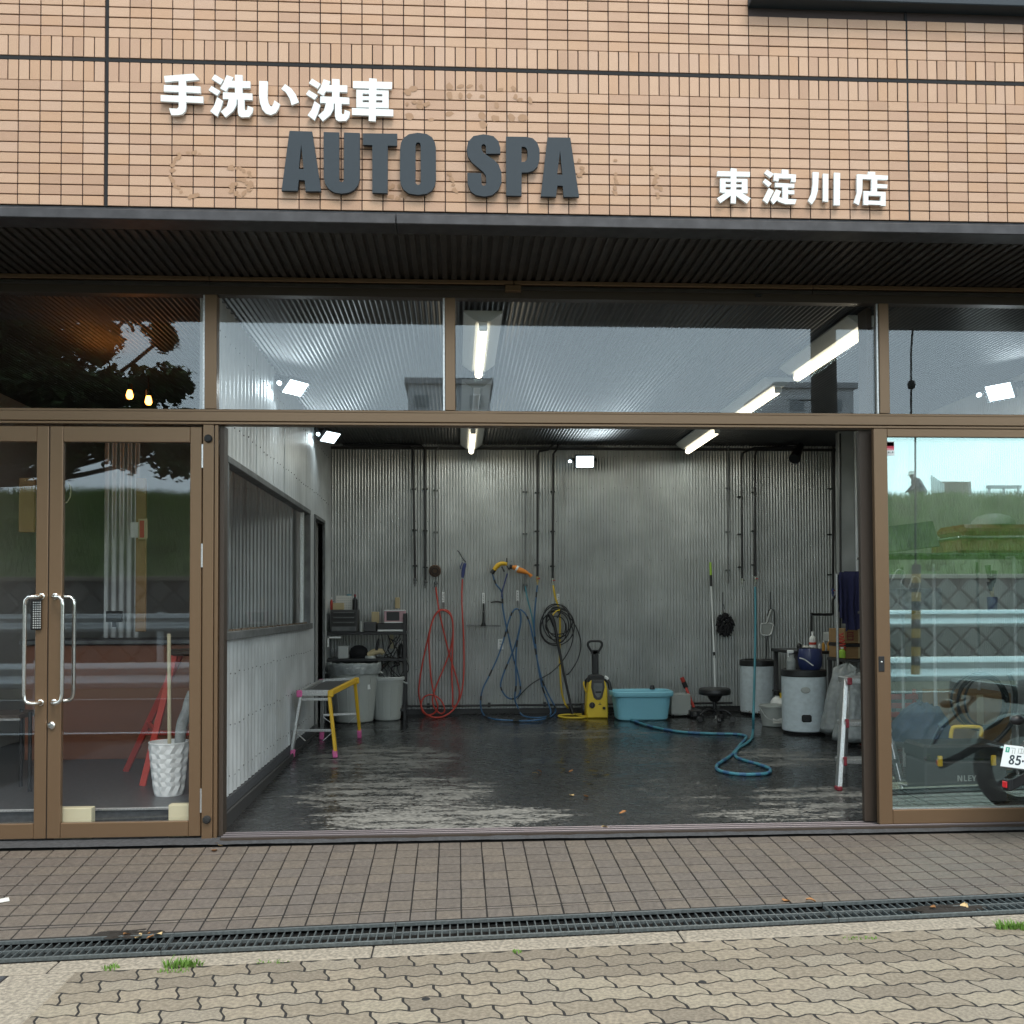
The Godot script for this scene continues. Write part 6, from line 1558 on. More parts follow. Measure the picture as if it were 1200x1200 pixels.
func washer_and_tubs() -> void:
	var bk: Material = mats.black_plastic
	# pressure washer
	var at := Vector3(Vector3(1.453, 0.095, -4.612))
	at.z -= 0.1
	at.y = floor_y(at.z)
	var k := 1.0 / 112.0  # metres for each measured unit of the body outline
	var o := thing("pressure_washer", "yellow and black pressure washer with an upright loop handle", "pressure washer", at)
	var z0 := at.z - 0.07
	var xf := Transform3D(Basis(), Vector3(at.x, at.y, z0))
	var body := PackedVector2Array([Vector2(-0.105, 0.0), Vector2(0.112, 0.0), Vector2(0.116, 0.05), Vector2(0.112, 0.18), Vector2(0.108, 0.3), Vector2(0.096, 0.36), Vector2(0.075, 0.39), Vector2(-0.06, 0.39), Vector2(-0.085, 0.36), Vector2(-0.098, 0.28), Vector2(-0.108, 0.16), Vector2(-0.112, 0.05)])
	part(o, "body", Shape.new().prism(body, xf, 0.16, 0.012), mats.yellow_plastic)
	part(o, "back_shell", Shape.new().span(Vector3(at.x - 0.1, at.y + 0.01, z0 - 0.08), Vector3(at.x + 0.1, at.y + 0.4, z0 - 0.002), 0.02), bk)
	var shield := PackedVector2Array([Vector2(-0.055, 0.395), Vector2(0.072, 0.395), Vector2(0.08, 0.32), Vector2(0.055, 0.215), Vector2(0.03, 0.19), Vector2(-0.01, 0.19), Vector2(-0.035, 0.215), Vector2(-0.062, 0.32)])
	part(o, "front_shield", Shape.new().prism(shield, Transform3D(Basis(), Vector3(at.x, at.y, z0 + 0.155)), 0.014, 0.004), mats.dark_grey_plastic)
	var inner := PackedVector2Array([Vector2(-0.035, 0.36), Vector2(0.052, 0.36), Vector2(0.058, 0.31), Vector2(0.04, 0.24), Vector2(0.02, 0.215), Vector2(0.0, 0.215), Vector2(-0.02, 0.24), Vector2(-0.04, 0.31)])
	part(o, "shield_panel", Shape.new().prism(inner, Transform3D(Basis(), Vector3(at.x, at.y, z0 + 0.168)), 0.005, 0.002), mats.grey_trim)
	part(o, "badge", Shape.new().box(Vector3(at.x + 0.012, at.y + 0.27, z0 + 0.175), Vector3(0.06, 0.018, 0.003), 0.001), bk)
	part(o, "top_cap", Shape.new().prism(PackedVector2Array([Vector2(-0.09, 0.37), Vector2(-0.07, 0.435), Vector2(-0.03, 0.445), Vector2(0.05, 0.445), Vector2(0.08, 0.43), Vector2(0.095, 0.37)]), Transform3D(Basis(), Vector3(at.x, at.y, z0 + 0.0)), 0.13, 0.008), bk)
	var dial := part(o, "dial", Shape.new().lathe([Vector2(0.032, 0), Vector2(0.03, 0.014), Vector2(0.0, 0.016)], Vector3(at.x - 0.052, at.y + 0.135, z0 + 0.158), 20, Basis(Vector3.RIGHT, PI / 2)), bk)
	part(dial, "grip", Shape.new().box(Vector3(at.x - 0.052, at.y + 0.135, z0 + 0.178), Vector3(0.008, 0.045, 0.008), 0.002), mats.dark_grey_plastic)
	part(o, "outlet", Shape.new().tube([Vector3(at.x + 0.07, at.y + 0.105, z0 + 0.15), Vector3(at.x + 0.07, at.y + 0.105, z0 + 0.19)], 0.014, 12), bk)
	part(o, "label_mark", Shape.new().box(Vector3(at.x + 0.03, at.y + 0.14, z0 + 0.1605), Vector3(0.03, 0.008, 0.002)).box(Vector3(at.x + 0.03, at.y + 0.155, z0 + 0.1605), Vector3(0.02, 0.006, 0.002)), bk)
	part(o, "side_strap", Shape.new().tube(smooth_path([Vector3(at.x - 0.105, at.y + 0.26, z0 + 0.1), Vector3(at.x - 0.13, at.y + 0.34, z0 + 0.1), Vector3(at.x - 0.125, at.y + 0.37, z0 + 0.08)], 4), 0.008, 8), mats.yellow_plastic)
	var h := part(o, "handle_shaft", Shape.new().span(Vector3(at.x - 0.03, at.y + 0.43, z0 + 0.0), Vector3(at.x + 0.036, at.y + 0.7, z0 + 0.04), 0.01).prism(PackedVector2Array([Vector2(-0.045, 0.66), Vector2(0.05, 0.66), Vector2(0.035, 0.7), Vector2(-0.03, 0.7)]), Transform3D(Basis(), Vector3(at.x, at.y, z0 + 0.0)), 0.04), bk)
	part(h, "loop", Shape.new().tube(smooth_path([Vector3(at.x - 0.035, at.y + 0.685, z0 + 0.02), Vector3(at.x - 0.07, at.y + 0.74, z0 + 0.02), Vector3(at.x - 0.068, at.y + 0.775, z0 + 0.02), Vector3(at.x - 0.04, at.y + 0.79, z0 + 0.02), Vector3(at.x + 0.045, at.y + 0.79, z0 + 0.02), Vector3(at.x + 0.072, at.y + 0.775, z0 + 0.02), Vector3(at.x + 0.074, at.y + 0.74, z0 + 0.02), Vector3(at.x + 0.04, at.y + 0.685, z0 + 0.02)], 4), 0.0125, 10), bk)
	for sx in [-1.0, 1.0]:
		part(o, "wheel", Shape.new().lathe([Vector2(0, -0.02), Vector2(0.065, -0.02), Vector2(0.07, 0), Vector2(0.065, 0.02), Vector2(0, 0.02)], Vector3(at.x + sx * 0.11, at.y + 0.07, z0 - 0.05), 18, Basis(Vector3.BACK, PI / 2)), bk)
	var cp := part(o, "hose_coupling", Shape.new().tube([Vector3(at.x + 0.1, at.y + 0.4, z0 + 0.09), Vector3(at.x + 0.135, at.y + 0.36, z0 + 0.1), Vector3(at.x + 0.15, at.y + 0.28, z0 + 0.11)], 0.02, 10), bk)
	part(cp, "joint", Shape.new().tube([Vector3(at.x + 0.148, at.y + 0.285, z0 + 0.11), Vector3(at.x + 0.155, at.y + 0.22, z0 + 0.12)], 0.017, 10).tube([Vector3(at.x + 0.09, at.y + 0.425, z0 + 0.09), Vector3(at.x + 0.125, at.y + 0.395, z0 + 0.1)], 0.018, 10), mats.white_plastic)
	# blue tub with a wide lip
	var t0: Vector3 = Vector3(1.898, 0.09, -4.381)
	var tz := t0.z - 0.18
	var tb := thing("blue_tub", "scuffed pale blue plastic tub beside the pressure washer", "tub", Vector3(t0.x, floor_y(tz), tz))
	var rows := []
	var ring := func(hx: float, hz: float, y: float) -> Array:
		var line := []
		for q in 41:
			var a := TAU * q / 40.0
			var c := cos(a); var s := sin(a)
			line.append(Vector3(t0.x + hx * signf(c) * pow(absf(c), 0.38), floor_y(tz) + y, tz - hz * signf(s) * pow(absf(s), 0.38)))
		return line
	for q in [[0.0, 0.0, 0.004], [0.245, 0.155, 0.0], [0.26, 0.165, 0.012], [0.29, 0.19, 0.235], [0.294, 0.194, 0.24], [0.312, 0.212, 0.242], [0.317, 0.217, 0.262], [0.317, 0.217, 0.285], [0.31, 0.21, 0.292], [0.296, 0.198, 0.288], [0.29, 0.19, 0.27], [0.262, 0.165, 0.02], [0.0, 0.0, 0.02]]: rows.append(ring.call(q[0], q[1], q[2]))
	var sh := Shape.new()
	for i in rows.size() - 1:
		for j in 40: sh.quad(rows[i][j], rows[i][j + 1], rows[i + 1][j + 1], rows[i + 1][j])
	part(tb, "body", sh, mats.blue_tub)
	for i in 15:
		var xx := t0.x - 0.23 + 0.033 * i
		part(tb, "rib", Shape.new().bar(Vector3(xx, floor_y(tz) + 0.16, tz + 0.178), Vector3(xx * 1.0, floor_y(tz) + 0.232, tz + 0.189), 0.004, 0.006), mats.blue_tub)
	part(tb, "plug", Shape.new().lathe([Vector2(0, 0), Vector2(0.03, 0), Vector2(0.02, 0.04), Vector2(0, 0.045)], Vector3(t0.x + 0.16, floor_y(tz) + 0.285, tz - 0.2), 12), bk)
	# grey crate and the red handled tool standing in it
	var c0: Vector3 = Vector3(2.341, 0.096, -4.672)
	var cr := thing("grey_crate", "worn grey box on small wheels beside the blue tub", "box", Vector3(c0.x, c0.y, c0.z - 0.1))
	var b := Basis(Vector3.UP, 0.05)
	for q in [[Vector3(0, 0.02, 0), Vector3(0.2, 0.012, 0.18)], [Vector3(0, 0.13, 0.09), Vector3(0.205, 0.21, 0.01)], [Vector3(0, 0.13, -0.09), Vector3(0.205, 0.21, 0.01)], [Vector3(-0.1, 0.13, 0), Vector3(0.01, 0.21, 0.17)], [Vector3(0.1, 0.13, 0), Vector3(0.01, 0.21, 0.17)]]:
		part(cr, "panel", Shape.new().box(Vector3(c0.x, c0.y, c0.z - 0.1) + b * q[0], q[1], 0.004, b), mats.grey_plastic)
	for q in [Vector3(-0.08, 0.012, 0.08), Vector3(0.08, 0.012, 0.08), Vector3(-0.08, 0.012, -0.08), Vector3(0.08, 0.012, -0.08)]:
		part(cr, "caster", Shape.new().lathe([Vector2(0, -0.01), Vector2(0.016, -0.01), Vector2(0.016, 0.01), Vector2(0, 0.01)], Vector3(c0.x, c0.y + 0.004, c0.z - 0.1) + q, 10, Basis(Vector3.BACK, PI / 2)), bk)
	var ja := thing("floor_jack", "small floor jack with a red handle behind the grey box", "jack", Vector3(2.533, 0.098, -4.793))
	part(ja, "handle", Shape.new().tube([Vector3(2.395, 0.492, -4.85), Vector3(2.44, 0.383, -4.85)], 0.022, 10).tube([Vector3(2.437, 0.383, -4.84), Vector3(2.496, 0.184, -4.75)], 0.016, 10), mats.red_paint)
	part(ja, "grip_band", Shape.new().tube([Vector3(2.413, 0.446, -4.85), Vector3(2.44, 0.383, -4.85)], 0.025, 10), bk)
	part(ja, "base", Shape.new().span(Vector3(2.422, 0.094, -4.598), Vector3(2.56, 0.168, -4.9), 0.008), bk)
	part(ja, "wheel", Shape.new().lathe([Vector2(0, -0.015), Vector2(0.028, -0.015), Vector2(0.028, 0.015), Vector2(0, 0.015)], Vector3(Vector3(2.466, 0.094, -4.594)) + Vector3(0, 0.028, 0), 12, Basis(Vector3.BACK, PI / 2)), mats.dark_grey_plastic)
	# black work stool on casters
	var s0: Vector3 = Vector3(2.601, 0.087, -4.26)
	var sy: float = Vector3(2.615, 0.383, -4.3).y
	s0.z = -4.3
	s0.y = floor_y(-4.3)
	var st := thing("work_stool", "low black work stool with a round padded seat on casters", "stool", s0)
	part(st, "seat", Shape.new().lathe([Vector2(0, -0.03), Vector2(0.13, -0.03), Vector2(0.158, -0.022), Vector2(0.163, 0.0), Vector2(0.158, 0.03), Vector2(0.14, 0.042), Vector2(0, 0.045)], Vector3(s0.x, sy, s0.z), 32), bk)
	part(st, "column", Shape.new().lathe([Vector2(0.08, sy - s0.y - 0.03), Vector2(0.045, sy - s0.y - 0.09), Vector2(0.02, sy - s0.y - 0.1), Vector2(0.018, 0.06)], s0, 16), bk)
	for q in 5:
		var a := TAU * q / 5.0 + 0.35
		var d := Vector3(cos(a), 0, sin(a))
		var lg := part(st, "leg", Shape.new().tube(smooth_path([s0 + Vector3(0, 0.1, 0), s0 + d * 0.09 + Vector3(0, 0.115, 0), s0 + d * 0.17 + Vector3(0, 0.07, 0)], 4), 0.012, 8), bk)
		part(lg, "caster", Shape.new().lathe([Vector2(0, -0.016), Vector2(0.026, -0.016), Vector2(0.028, 0), Vector2(0.026, 0.016), Vector2(0, 0.016)], s0 + d * 0.175 + Vector3(0, 0.028, 0), 12, Basis(Vector3.UP, -a) * Basis(Vector3.RIGHT, PI / 2)), mats.dark_grey_plastic)
	# pole with a green grip, black mitt, white brush
	var mp := thing("telescopic_pole", "telescopic pole with a green tip leaning on the wall behind the black stool", "pole", Vector3(2.748, 0.098, -4.775))
	part(mp, "tip", Shape.new().tube([Vector3(2.768, 1.727, -5.05), Vector3(2.769, 1.587, -5.04)], 0.013, 10), mats.green_plastic)
	part(mp, "grip", Shape.new().tube([Vector3(2.769, 1.587, -5.04), Vector3(2.768, 1.466, -5.03)], 0.014, 10), bk)
	part(mp, "pole", Shape.new().tube([Vector3(2.768, 1.476, -5.03), Vector3(2.768, 0.721, -4.93)], 0.0085, 10), mats.white_plastic)
	part(mp, "lower_pole", Shape.new().tube([Vector3(2.768, 0.721, -4.93), Vector3(2.776, 0.101, -4.914)], 0.0105, 10), mats.white_plastic)
	part(mp, "clamp", Shape.new().tube([Vector3(2.766, 0.757, -4.935), Vector3(2.77, 0.693, -4.935)], 0.014, 10), bk)
	var mi := thing("wash_mitt", "black fleece wash mitt hung on the wall above the black stool", "wash mitt", Vector3(2.91, 1.187, -5.02))
	var m := Shape.new()
	var cen: Vector3 = Vector3(2.908, 1.049, -5)
	for q in 260:
		var a := rng.randf() * TAU
		var rr := sqrt(rng.randf())
		var p := cen + Vector3(cos(a) * rr * 0.085, sin(a) * rr * 0.115 + 0.012, rng.randf_range(-0.03, 0.03) * (1.2 - rr))
		m.tube([p, p + Vector3(rng.randf_range(-0.012, 0.012) + 0.012 * cos(a), rng.randf_range(-0.035, -0.015) + 0.012 * sin(a), rng.randf_range(0.0, 0.02))], [0.014, 0.006], 5)
	part(mi, "fleece", m, mats.black_fleece)
	part(mi, "loop", Shape.new().tube(smooth_path([Vector3(2.912, 1.16, -5.03), Vector3(2.894, 1.215, -5.03), Vector3(2.9, 1.271, -5.03), Vector3(2.913, 1.215, -5.03)], 3), 0.004, 6).tube([Vector3(2.907, 1.402, -5.07), Vector3(2.906, 1.252, -5.07)], 0.005, 6), mats.screw_steel)
	var wb := thing("wash_brush", "white framed wash brush hung on the wall over the bucket", "brush", Vector3(3.404, 1.204, -5.03))
	part(wb, "handle", Shape.new().tube(smooth_path([Vector3(3.432, 1.213, -5.03), Vector3(3.403, 1.139, -5.03), Vector3(3.373, 1.055, -5.03)], 3), 0.012, 8), mats.pale_grey_plastic)
	part(wb, "frame", Shape.new().tube(smooth_path([Vector3(3.317, 1.055, -5.03), Vector3(3.311, 0.972, -5.03), Vector3(3.334, 0.935, -5.03), Vector3(3.41, 0.934, -5.03), Vector3(3.439, 0.99, -5.03), Vector3(3.44, 1.055, -5.03), Vector3(3.317, 1.055, -5.03)], 3), 0.007, 8), mats.white_plastic)
	part(wb, "net", Shape.new().span(Vector3(3.326, 0.944, -5.035), Vector3(3.43, 1.05, -5.03)), mats.grey_plastic)
	part(wb, "cord", Shape.new().tube(smooth_path([Vector3(3.384, 1.139, -5.03), Vector3(3.413, 1.213, -5.03), Vector3(3.46, 1.194, -5.03), Vector3(3.468, 1.082, -5.03), Vector3(3.439, 0.99, -5.03)], 4), 0.006, 6).tube([Vector3(3.433, 1.4, -5.07), Vector3(3.431, 1.213, -5.07)], 0.005, 6), bk)
	part(wb, "tail", Shape.new().tube([Vector3(3.385, 0.925, -5.04), Vector3(3.373, 0.711, -5.04), Vector3(3.373, 0.711, -5.04), Vector3(3.362, 0.646, -5.04)], 0.006, 6), bk)


func right_corner() -> void:
	var bk: Material = mats.black_plastic
	# two white enamel drums with black lids
	for k in 2:
		var at: Vector3 = [Vector3(3.135, 0.094, -4.606), Vector3(3.139, 0.067, -3.257)][k]
		var r: float = [0.185, 0.2][k]
		at.z = [-4.85, -3.5][k]
		at.x = [Vector3(3.215, 0.43, -4.85).x, Vector3(3.23, 0.374, -3.5).x][k]
		at.y = floor_y(at.z)
		var h: float = [Vector3(3.218, 0.621, -4.85).y, Vector3(3.233, 0.604, -3.5).y][k] - at.y
		var o := thing("enamel_drum", ["white enamel drum standing by the wall behind the teal hose", "white enamel drum with an oval badge and black vent, in front of the workbench"][k], "drum", at, "white drums with black lids")
		part(o, "shell", Shape.new().lathe([Vector2(r - 0.01, 0.02), Vector2(r, 0.03), Vector2(r, h - 0.01), Vector2(r - 0.008, h)], at, 44), mats.tank_enamel)
		part(o, "foot_ring", Shape.new().lathe([Vector2(0, 0), Vector2(r - 0.012, 0), Vector2(r - 0.006, 0.022)], at, 44), bk)
		part(o, "lid", Shape.new().lathe([Vector2(r + 0.002, h - 0.008), Vector2(r + 0.006, h), Vector2(r + 0.004, h + 0.05), Vector2(r - 0.02, h + 0.058), Vector2(r - 0.03, h + 0.04), Vector2(0, h + 0.03)], at, 44), bk)
		if k == 0:
			var s := Shape.new()
			for q in 30:
				var a := rng.randf() * PI
				s.box(at + Vector3(cos(a) * r, rng.randf_range(0.02, 0.045), sin(a) * r), Vector3(0.012, rng.randf_range(0.004, 0.014), 0.012), 0.003, Basis(Vector3.UP, -a))
			part(o, "rust", s, mats.brown_rubber).set_meta("kind", "stuff")
		else:
			part(o, "badge", Shape.new().lathe([Vector2(0.034, 0), Vector2(0.03, 0.006), Vector2(0, 0.007)], at + Vector3(-0.052, h - 0.125, 0.0) + Vector3(0, 0, 0.192), 20, Basis(Vector3.UP, -0.27) * Basis(Vector3.RIGHT, PI / 2).scaled(Vector3(1.25, 0.85, 1))), mats.grey_plastic)
			part(o, "vent", Shape.new().box(at + Vector3(-0.045, 0.15, 0.194), Vector3(0.088, 0.068, 0.02), 0.012, Basis(Vector3.UP, -0.22)), bk)
	var lidy: float = Vector3(3.233, 0.604, -3.5).y + 0.036
	# on the lid: spray bottle, blue face shield, flask
	var dz := -3.5
	var sp := thing("spray_bottle", "clear spray bottle standing on the drum lid", "spray bottle", Vector3(Vector3(3.095, 0.632, -3.45).x, lidy, -3.45))
	var sx: float = Vector3(3.095, 0.632, -3.45).x
	part(sp, "body", Shape.new().lathe([Vector2(0, 0), Vector2(0.038, 0), Vector2(0.042, 0.01), Vector2(0.042, 0.1), Vector2(0.03, 0.13), Vector2(0.014, 0.15), Vector2(0.014, 0.16)], Vector3(sx, lidy, -3.45), 18), mats.plastic_bag)
	part(sp, "trigger_head", Shape.new().box(Vector3(sx - 0.005, lidy + 0.185, -3.45), Vector3(0.06, 0.03, 0.024), 0.006).box(Vector3(sx - 0.026, lidy + 0.155, -3.45), Vector3(0.01, 0.04, 0.014), 0.003), mats.white_plastic)
	var bw := thing("blue_shield", "curved dark blue visor with a white stripe resting on the drum lid", "visor", Vector3(Vector3(3.27, 0.65, -3.4).x, lidy, -3.4))
	var bx: float = Vector3(3.27, 0.65, -3.4).x
	part(bw, "visor", Shape.new().lathe([Vector2(0.085, 0), Vector2(0.112, 0.06), Vector2(0.118, 0.13), Vector2(0.108, 0.2), Vector2(0.1, 0.215)], Vector3(bx, lidy, -3.45), 24, Basis(), true, -PI * 0.95, -0.05), mats.indigo_plastic)
	part(bw, "stripe", Shape.new().tube(smooth_path([Vector3(3.136, 0.772, -3.335), Vector3(3.184, 0.756, -3.335), Vector3(3.239, 0.717, -3.335), Vector3(3.263, 0.701, -3.335)], 4), 0.006, 6), mats.white_plastic)
	part(bw, "headband", Shape.new().tube(smooth_path([Vector3(bx - 0.1, lidy + 0.2, -3.45), Vector3(bx - 0.06, lidy + 0.21, -3.53), Vector3(bx + 0.06, lidy + 0.21, -3.53), Vector3(bx + 0.1, lidy + 0.2, -3.45)], 4), 0.009, 8), bk)
	# workbench with bottles
	var wy: float = Vector3(3.485, 0.803, -4).y
	var wbn := thing("workbench", "black topped workbench crowded with bottles behind the white drum", "workbench", Vector3(3.6, floor_y(-4.3), -4.3))
	var wx0: float = Vector3(3.313, 0.804, -4).x
	part(wbn, "worktop", Shape.new().span(Vector3(wx0, wy - 0.03, -4.7), Vector3(3.83, wy, -3.98), 0.004), bk)
	for q in [Vector3(wx0 + 0.04, 0, -4.03), Vector3(3.79, 0, -4.03), Vector3(wx0 + 0.04, 0, -4.66), Vector3(3.79, 0, -4.66)]:
		part(wbn, "leg", Shape.new().span(Vector3(q.x - 0.02, floor_y(q.z), q.z - 0.02), Vector3(q.x + 0.02, wy - 0.031, q.z + 0.02), 0.003), mats.dark_grey_plastic)
	part(wbn, "lower_shelf", Shape.new().span(Vector3(wx0, 0.35, -4.68), Vector3(3.82, 0.37, -4.0), 0.003), mats.dark_grey_plastic)
	var kinds := [mats.white_plastic, mats.amber_liquid, mats.white_plastic, mats.amber_liquid, mats.pale_grey_plastic, mats.white_plastic]
	bottle("white_bottle", "tall white bottle with a red band on the workbench", Vector3(Vector3(3.528, 0.8, -4.06).x, wy, -4.06), 0.034, 0.19, mats.white_plastic, mats.white_plastic)
	solo("bottle_band", Shape.new().lathe([Vector2(0.0345, 0.06), Vector2(0.0352, 0.06), Vector2(0.0352, 0.085), Vector2(0.0345, 0.085)], Vector3(Vector3(3.528, 0.8, -4.06).x, wy, -4.06), 16), mats.red_paint, "red label band round the tall white bottle", "label", "", Vector3(Vector3(3.528, 0.8, -4.06).x, wy + 0.07, -4.06))
	for k in 6:
		var u := 961.5 + 3.1 * k
		var x := lerpf(Vector3(3.613, 0.798, -4.08).x, Vector3(3.747, 0.797, -4.08).x, k / 5.0)
		bottle("small_bottle", ["white dropper bottle next to the red banded bottle", "amber bottle, first after the white dropper bottle", "white bottle between two amber ones", "amber bottle in the middle of the workbench row", "grey bottle, last but one on the workbench", "white bottle at the pier end of the workbench"][k], Vector3(x, wy, -4.1 + 0.03 * (k % 2)), 0.014, [0.085, 0.1, 0.08, 0.11, 0.12, 0.1][k], kinds[k], mats.white_plastic if k % 2 else mats.pale_grey_plastic, "small bottles on the workbench")
	bottle("dark_jar", "dark jar with a grey cap at the drum end of the workbench", Vector3(Vector3(3.391, 0.801, -4.05).x, wy, -4.05), 0.026, 0.09, bk, mats.grey_plastic)
	solo("crumpled_rags", Shape.new().sheet(crumple(Vector3(Vector3(3.451, 0.801, -4.05).x, wy, -4.05), 0.07, 0.05, 3)), mats.paper, "small crumpled white rags between the dark jar and the tall bottle", "rags", "", Vector3(Vector3(3.451, 0.801, -4.05).x, wy, -4.05))
	solo("white_tray", Shape.new().span(Vector3(3.796, 0.876, -4.5), Vector3(3.874, 0.976, -4.35), 0.01), mats.pale_grey_plastic, "pale tray standing behind the small bottles", "tray", "", Vector3(3.82, 0.879, -4.4))
	# bucket with handle, and the jugs behind it
	var bp := Vector3(Vector3(3.084, 0.168, -3.95).x, floor_y(-3.95), -3.95)
	var bu := thing("bucket", "grey bucket with a wire handle on the floor by the white drum", "bucket", bp)
	part(bu, "body", Shape.new().lathe([Vector2(0, 0), Vector2(0.1, 0), Vector2(0.105, 0.008), Vector2(0.128, 0.17), Vector2(0.128, 0.175), Vector2(0.136, 0.178), Vector2(0.138, 0.2), Vector2(0.13, 0.205), Vector2(0.122, 0.19), Vector2(0.1, 0.015), Vector2(0, 0.012)], bp, 36), mats.grey_plastic)
	part(bu, "handle", Shape.new().tube(smooth_path([bp + Vector3(-0.137, 0.185, 0.01), bp + Vector3(-0.1, 0.09, 0.125), bp + Vector3(0, 0.065, 0.16), bp + Vector3(0.1, 0.09, 0.125), bp + Vector3(0.137, 0.185, 0.01)], 5), 0.004, 6), mats.pale_grey_plastic)
	part(bu, "label", Shape.new().box(bp + Vector3(0.01, 0.06, 0.1135), Vector3(0.1, 0.05, 0.004), 0.001, Basis(Vector3.RIGHT, -0.13)), mats.paper)
	bottle("chemical_jug", "white chemical jug behind the grey bucket", Vector3(Vector3(3.227, 0.219, -4.25).x, floor_y(-4.25), -4.25), 0.07, 0.31, mats.white_plastic, bk)
	bottle("yellow_jug", "yellow labelled jug between the bucket and the white drum", Vector3(Vector3(3.263, 0.223, -4.2).x, floor_y(-4.2), -4.2), 0.06, 0.29, mats.white_plastic, mats.yellow_plastic)
	# towel rack
	var tr := thing("towel_rack", "white wire rack with a rail beside the boxed pier", "rack", Vector3(3.75, floor_y(-3.4), -3.4))
	var px: float = Vector3(3.477, 1.325, -3.3).x
	part(tr, "post", Shape.new().tube([Vector3(px, floor_y(-3.3), -3.3), Vector3(3.48, 1.536, -3.3)], 0.012, 10), mats.aluminium)
	part(tr, "post", Shape.new().tube([Vector3(px + 0.62, floor_y(-3.3), -3.3), Vector3(px + 0.62, Vector3(3.48, 1.536, -3.3).y, -3.3)], 0.012, 10), mats.aluminium)
	part(tr, "rail", Shape.new().tube([Vector3(3.472, 1.54, -3.3), Vector3(px + 0.63, Vector3(3.48, 1.54, -3.3).y, -3.3)], 0.011, 10), mats.aluminium)
	part(tr, "foot", Shape.new().span(Vector3(px - 0.02, floor_y(-3.3), -3.5), Vector3(px + 0.02, floor_y(-3.3) + 0.03, -3.1), 0.004), mats.aluminium)
	var ry: float = Vector3(3.48, 1.54, -3.3).y
	var f := noise(81, 1.0, 3)
	for k in 2:
		var rows := []
		var x0: float = [Vector3(3.497, 1.325, -3.3).x, Vector3(3.537, 1.325, -3.3).x][k]
		var x1: float = [Vector3(3.729, 1.324, -3.3).x, Vector3(3.873, 1.323, -3.3).x][k]
		var drop: float = [0.4, 0.52][k]
		for i in 15:
			var line := []
			var t := i / 14.0
			for j in 41:
				var x := lerpf(x0, x1, j / 40.0)
				var fold := 0.018 * sin(j * 0.75 + k) * minf(1.0, absf(t - 0.45) * 3.0) + 0.01 * f.get_noise_2d(x * 9.0, t * 4.0)
				var yy := ry + 0.016 + k * 0.006
				var z := -3.3 + (0.018 + 0.014 * k + fold)
				if t < 0.45: yy = ry - drop * 0.9 * (0.45 - t) / 0.45 + 0.012; z = -3.3 - 0.02 - fold
				elif t > 0.5: yy = ry - (drop + 0.05 * f.get_noise_1d(x * 6.0)) * (t - 0.5) / 0.5 + 0.012
				line.append(Vector3(x + 0.012 * f.get_noise_2d(t * 5.0, x * 3.0), yy, z))
			rows.append(line)
		solo("hanging_towel", Shape.new().sheet(rows), mats.navy_cloth, ["navy towel hung over the rack rail, the one in front", "longer navy towel under the front one on the rack rail"][k], "towel", "navy towels on the rack", Vector3((x0 + x1) / 2, ry, -3.3))
	hose("coiled_cord", coil_points(Vector3(3.58, 0.991, -3.5), Vector3(3.59, 0.834, -3.45), 5, 0.05), 0.006, mats.red_paint, "red coiled air line hanging under the towels", 2)
	# cardboard boxes with a black strap
	var by: float = Vector3(3.748, 0.746, -3.6).y
	for k in 2:
		var lo: Vector3 = Vector3(3.65, 0.749, -3.55)
		var hi: Vector3 = Vector3(3.847, 1.029, -3.55)
		var ymid := lerpf(lo.y, hi.y, 0.5)
		var y0: float = [lo.y, ymid + 0.004][k]
		var y1: float = [ymid, hi.y][k]
		var o := thing("cardboard_box", ["lower cardboard box of the two under the navy towels", "upper cardboard box with red stamps under the navy towels"][k], "cardboard box", Vector3((lo.x + hi.x) / 2 + 0.06, y0, -3.7), "stacked cardboard boxes")
		part(o, "carton", Shape.new().span(Vector3(lo.x, y0, -3.95), Vector3(hi.x + 0.14, y1, -3.56), 0.003), mats.cardboard)
		part(o, "tape", Shape.new().span(Vector3(lo.x + 0.13, y0 + 0.002, -3.561), Vector3(lo.x + 0.17, y1 - 0.002, -3.558)), mats.tan_paper)
		if k: 
			var s := Shape.new()
			var c := Vector3(lo.x + 0.055, (y0 + y1) / 2, -3.558)
			for q in [[0, 0.035, 0.06, 0.008], [0, 0.0, 0.07, 0.008], [0, -0.035, 0.06, 0.008], [-0.025, 0, 0.008, 0.07], [0.025, 0, 0.008, 0.07], [0, 0.015, 0.03, 0.006]]: s.box(c + Vector3(q[0], q[1], 0), Vector3(q[2], q[3], 0.002))
			s.box(c + Vector3(0.17, 0.0, 0), Vector3(0.05, 0.07, 0.002))
			part(o, "stamp", s, mats.maroon_plastic)
		else:
			part(o, "strap", Shape.new().span(Vector3(lo.x - 0.002, y1 - 0.03, -3.96), Vector3(hi.x + 0.142, y1 - 0.0, -3.553)), bk)
	var ct := thing("box_stand", "plain dark stand carrying the cardboard boxes", "stand", Vector3(3.9, floor_y(-3.7), -3.75))
	part(ct, "top", Shape.new().span(Vector3(Vector3(3.646, 0.749, -3.55).x, by - 0.03, -4.0), Vector3(4.15, by - 0.004, -3.54), 0.003), mats.dark_grey_plastic)
	for q in [-3.57, -3.97]:
		for x in [Vector3(3.646, 0.749, -3.55).x + 0.02, 4.12]: part(ct, "leg", Shape.new().span(Vector3(x - 0.015, floor_y(q), q - 0.015), Vector3(x + 0.015, by - 0.031, q + 0.015)), mats.dark_grey_plastic)
	bottle("wax_tin", "yellow capped bottle hanging by the cardboard boxes", Vector3(Vector3(3.561, 0.758, -3.4).x, Vector3(3.561, 0.766, -3.4).y, -3.4), 0.03, 0.1, mats.green_plastic, mats.white_plastic)
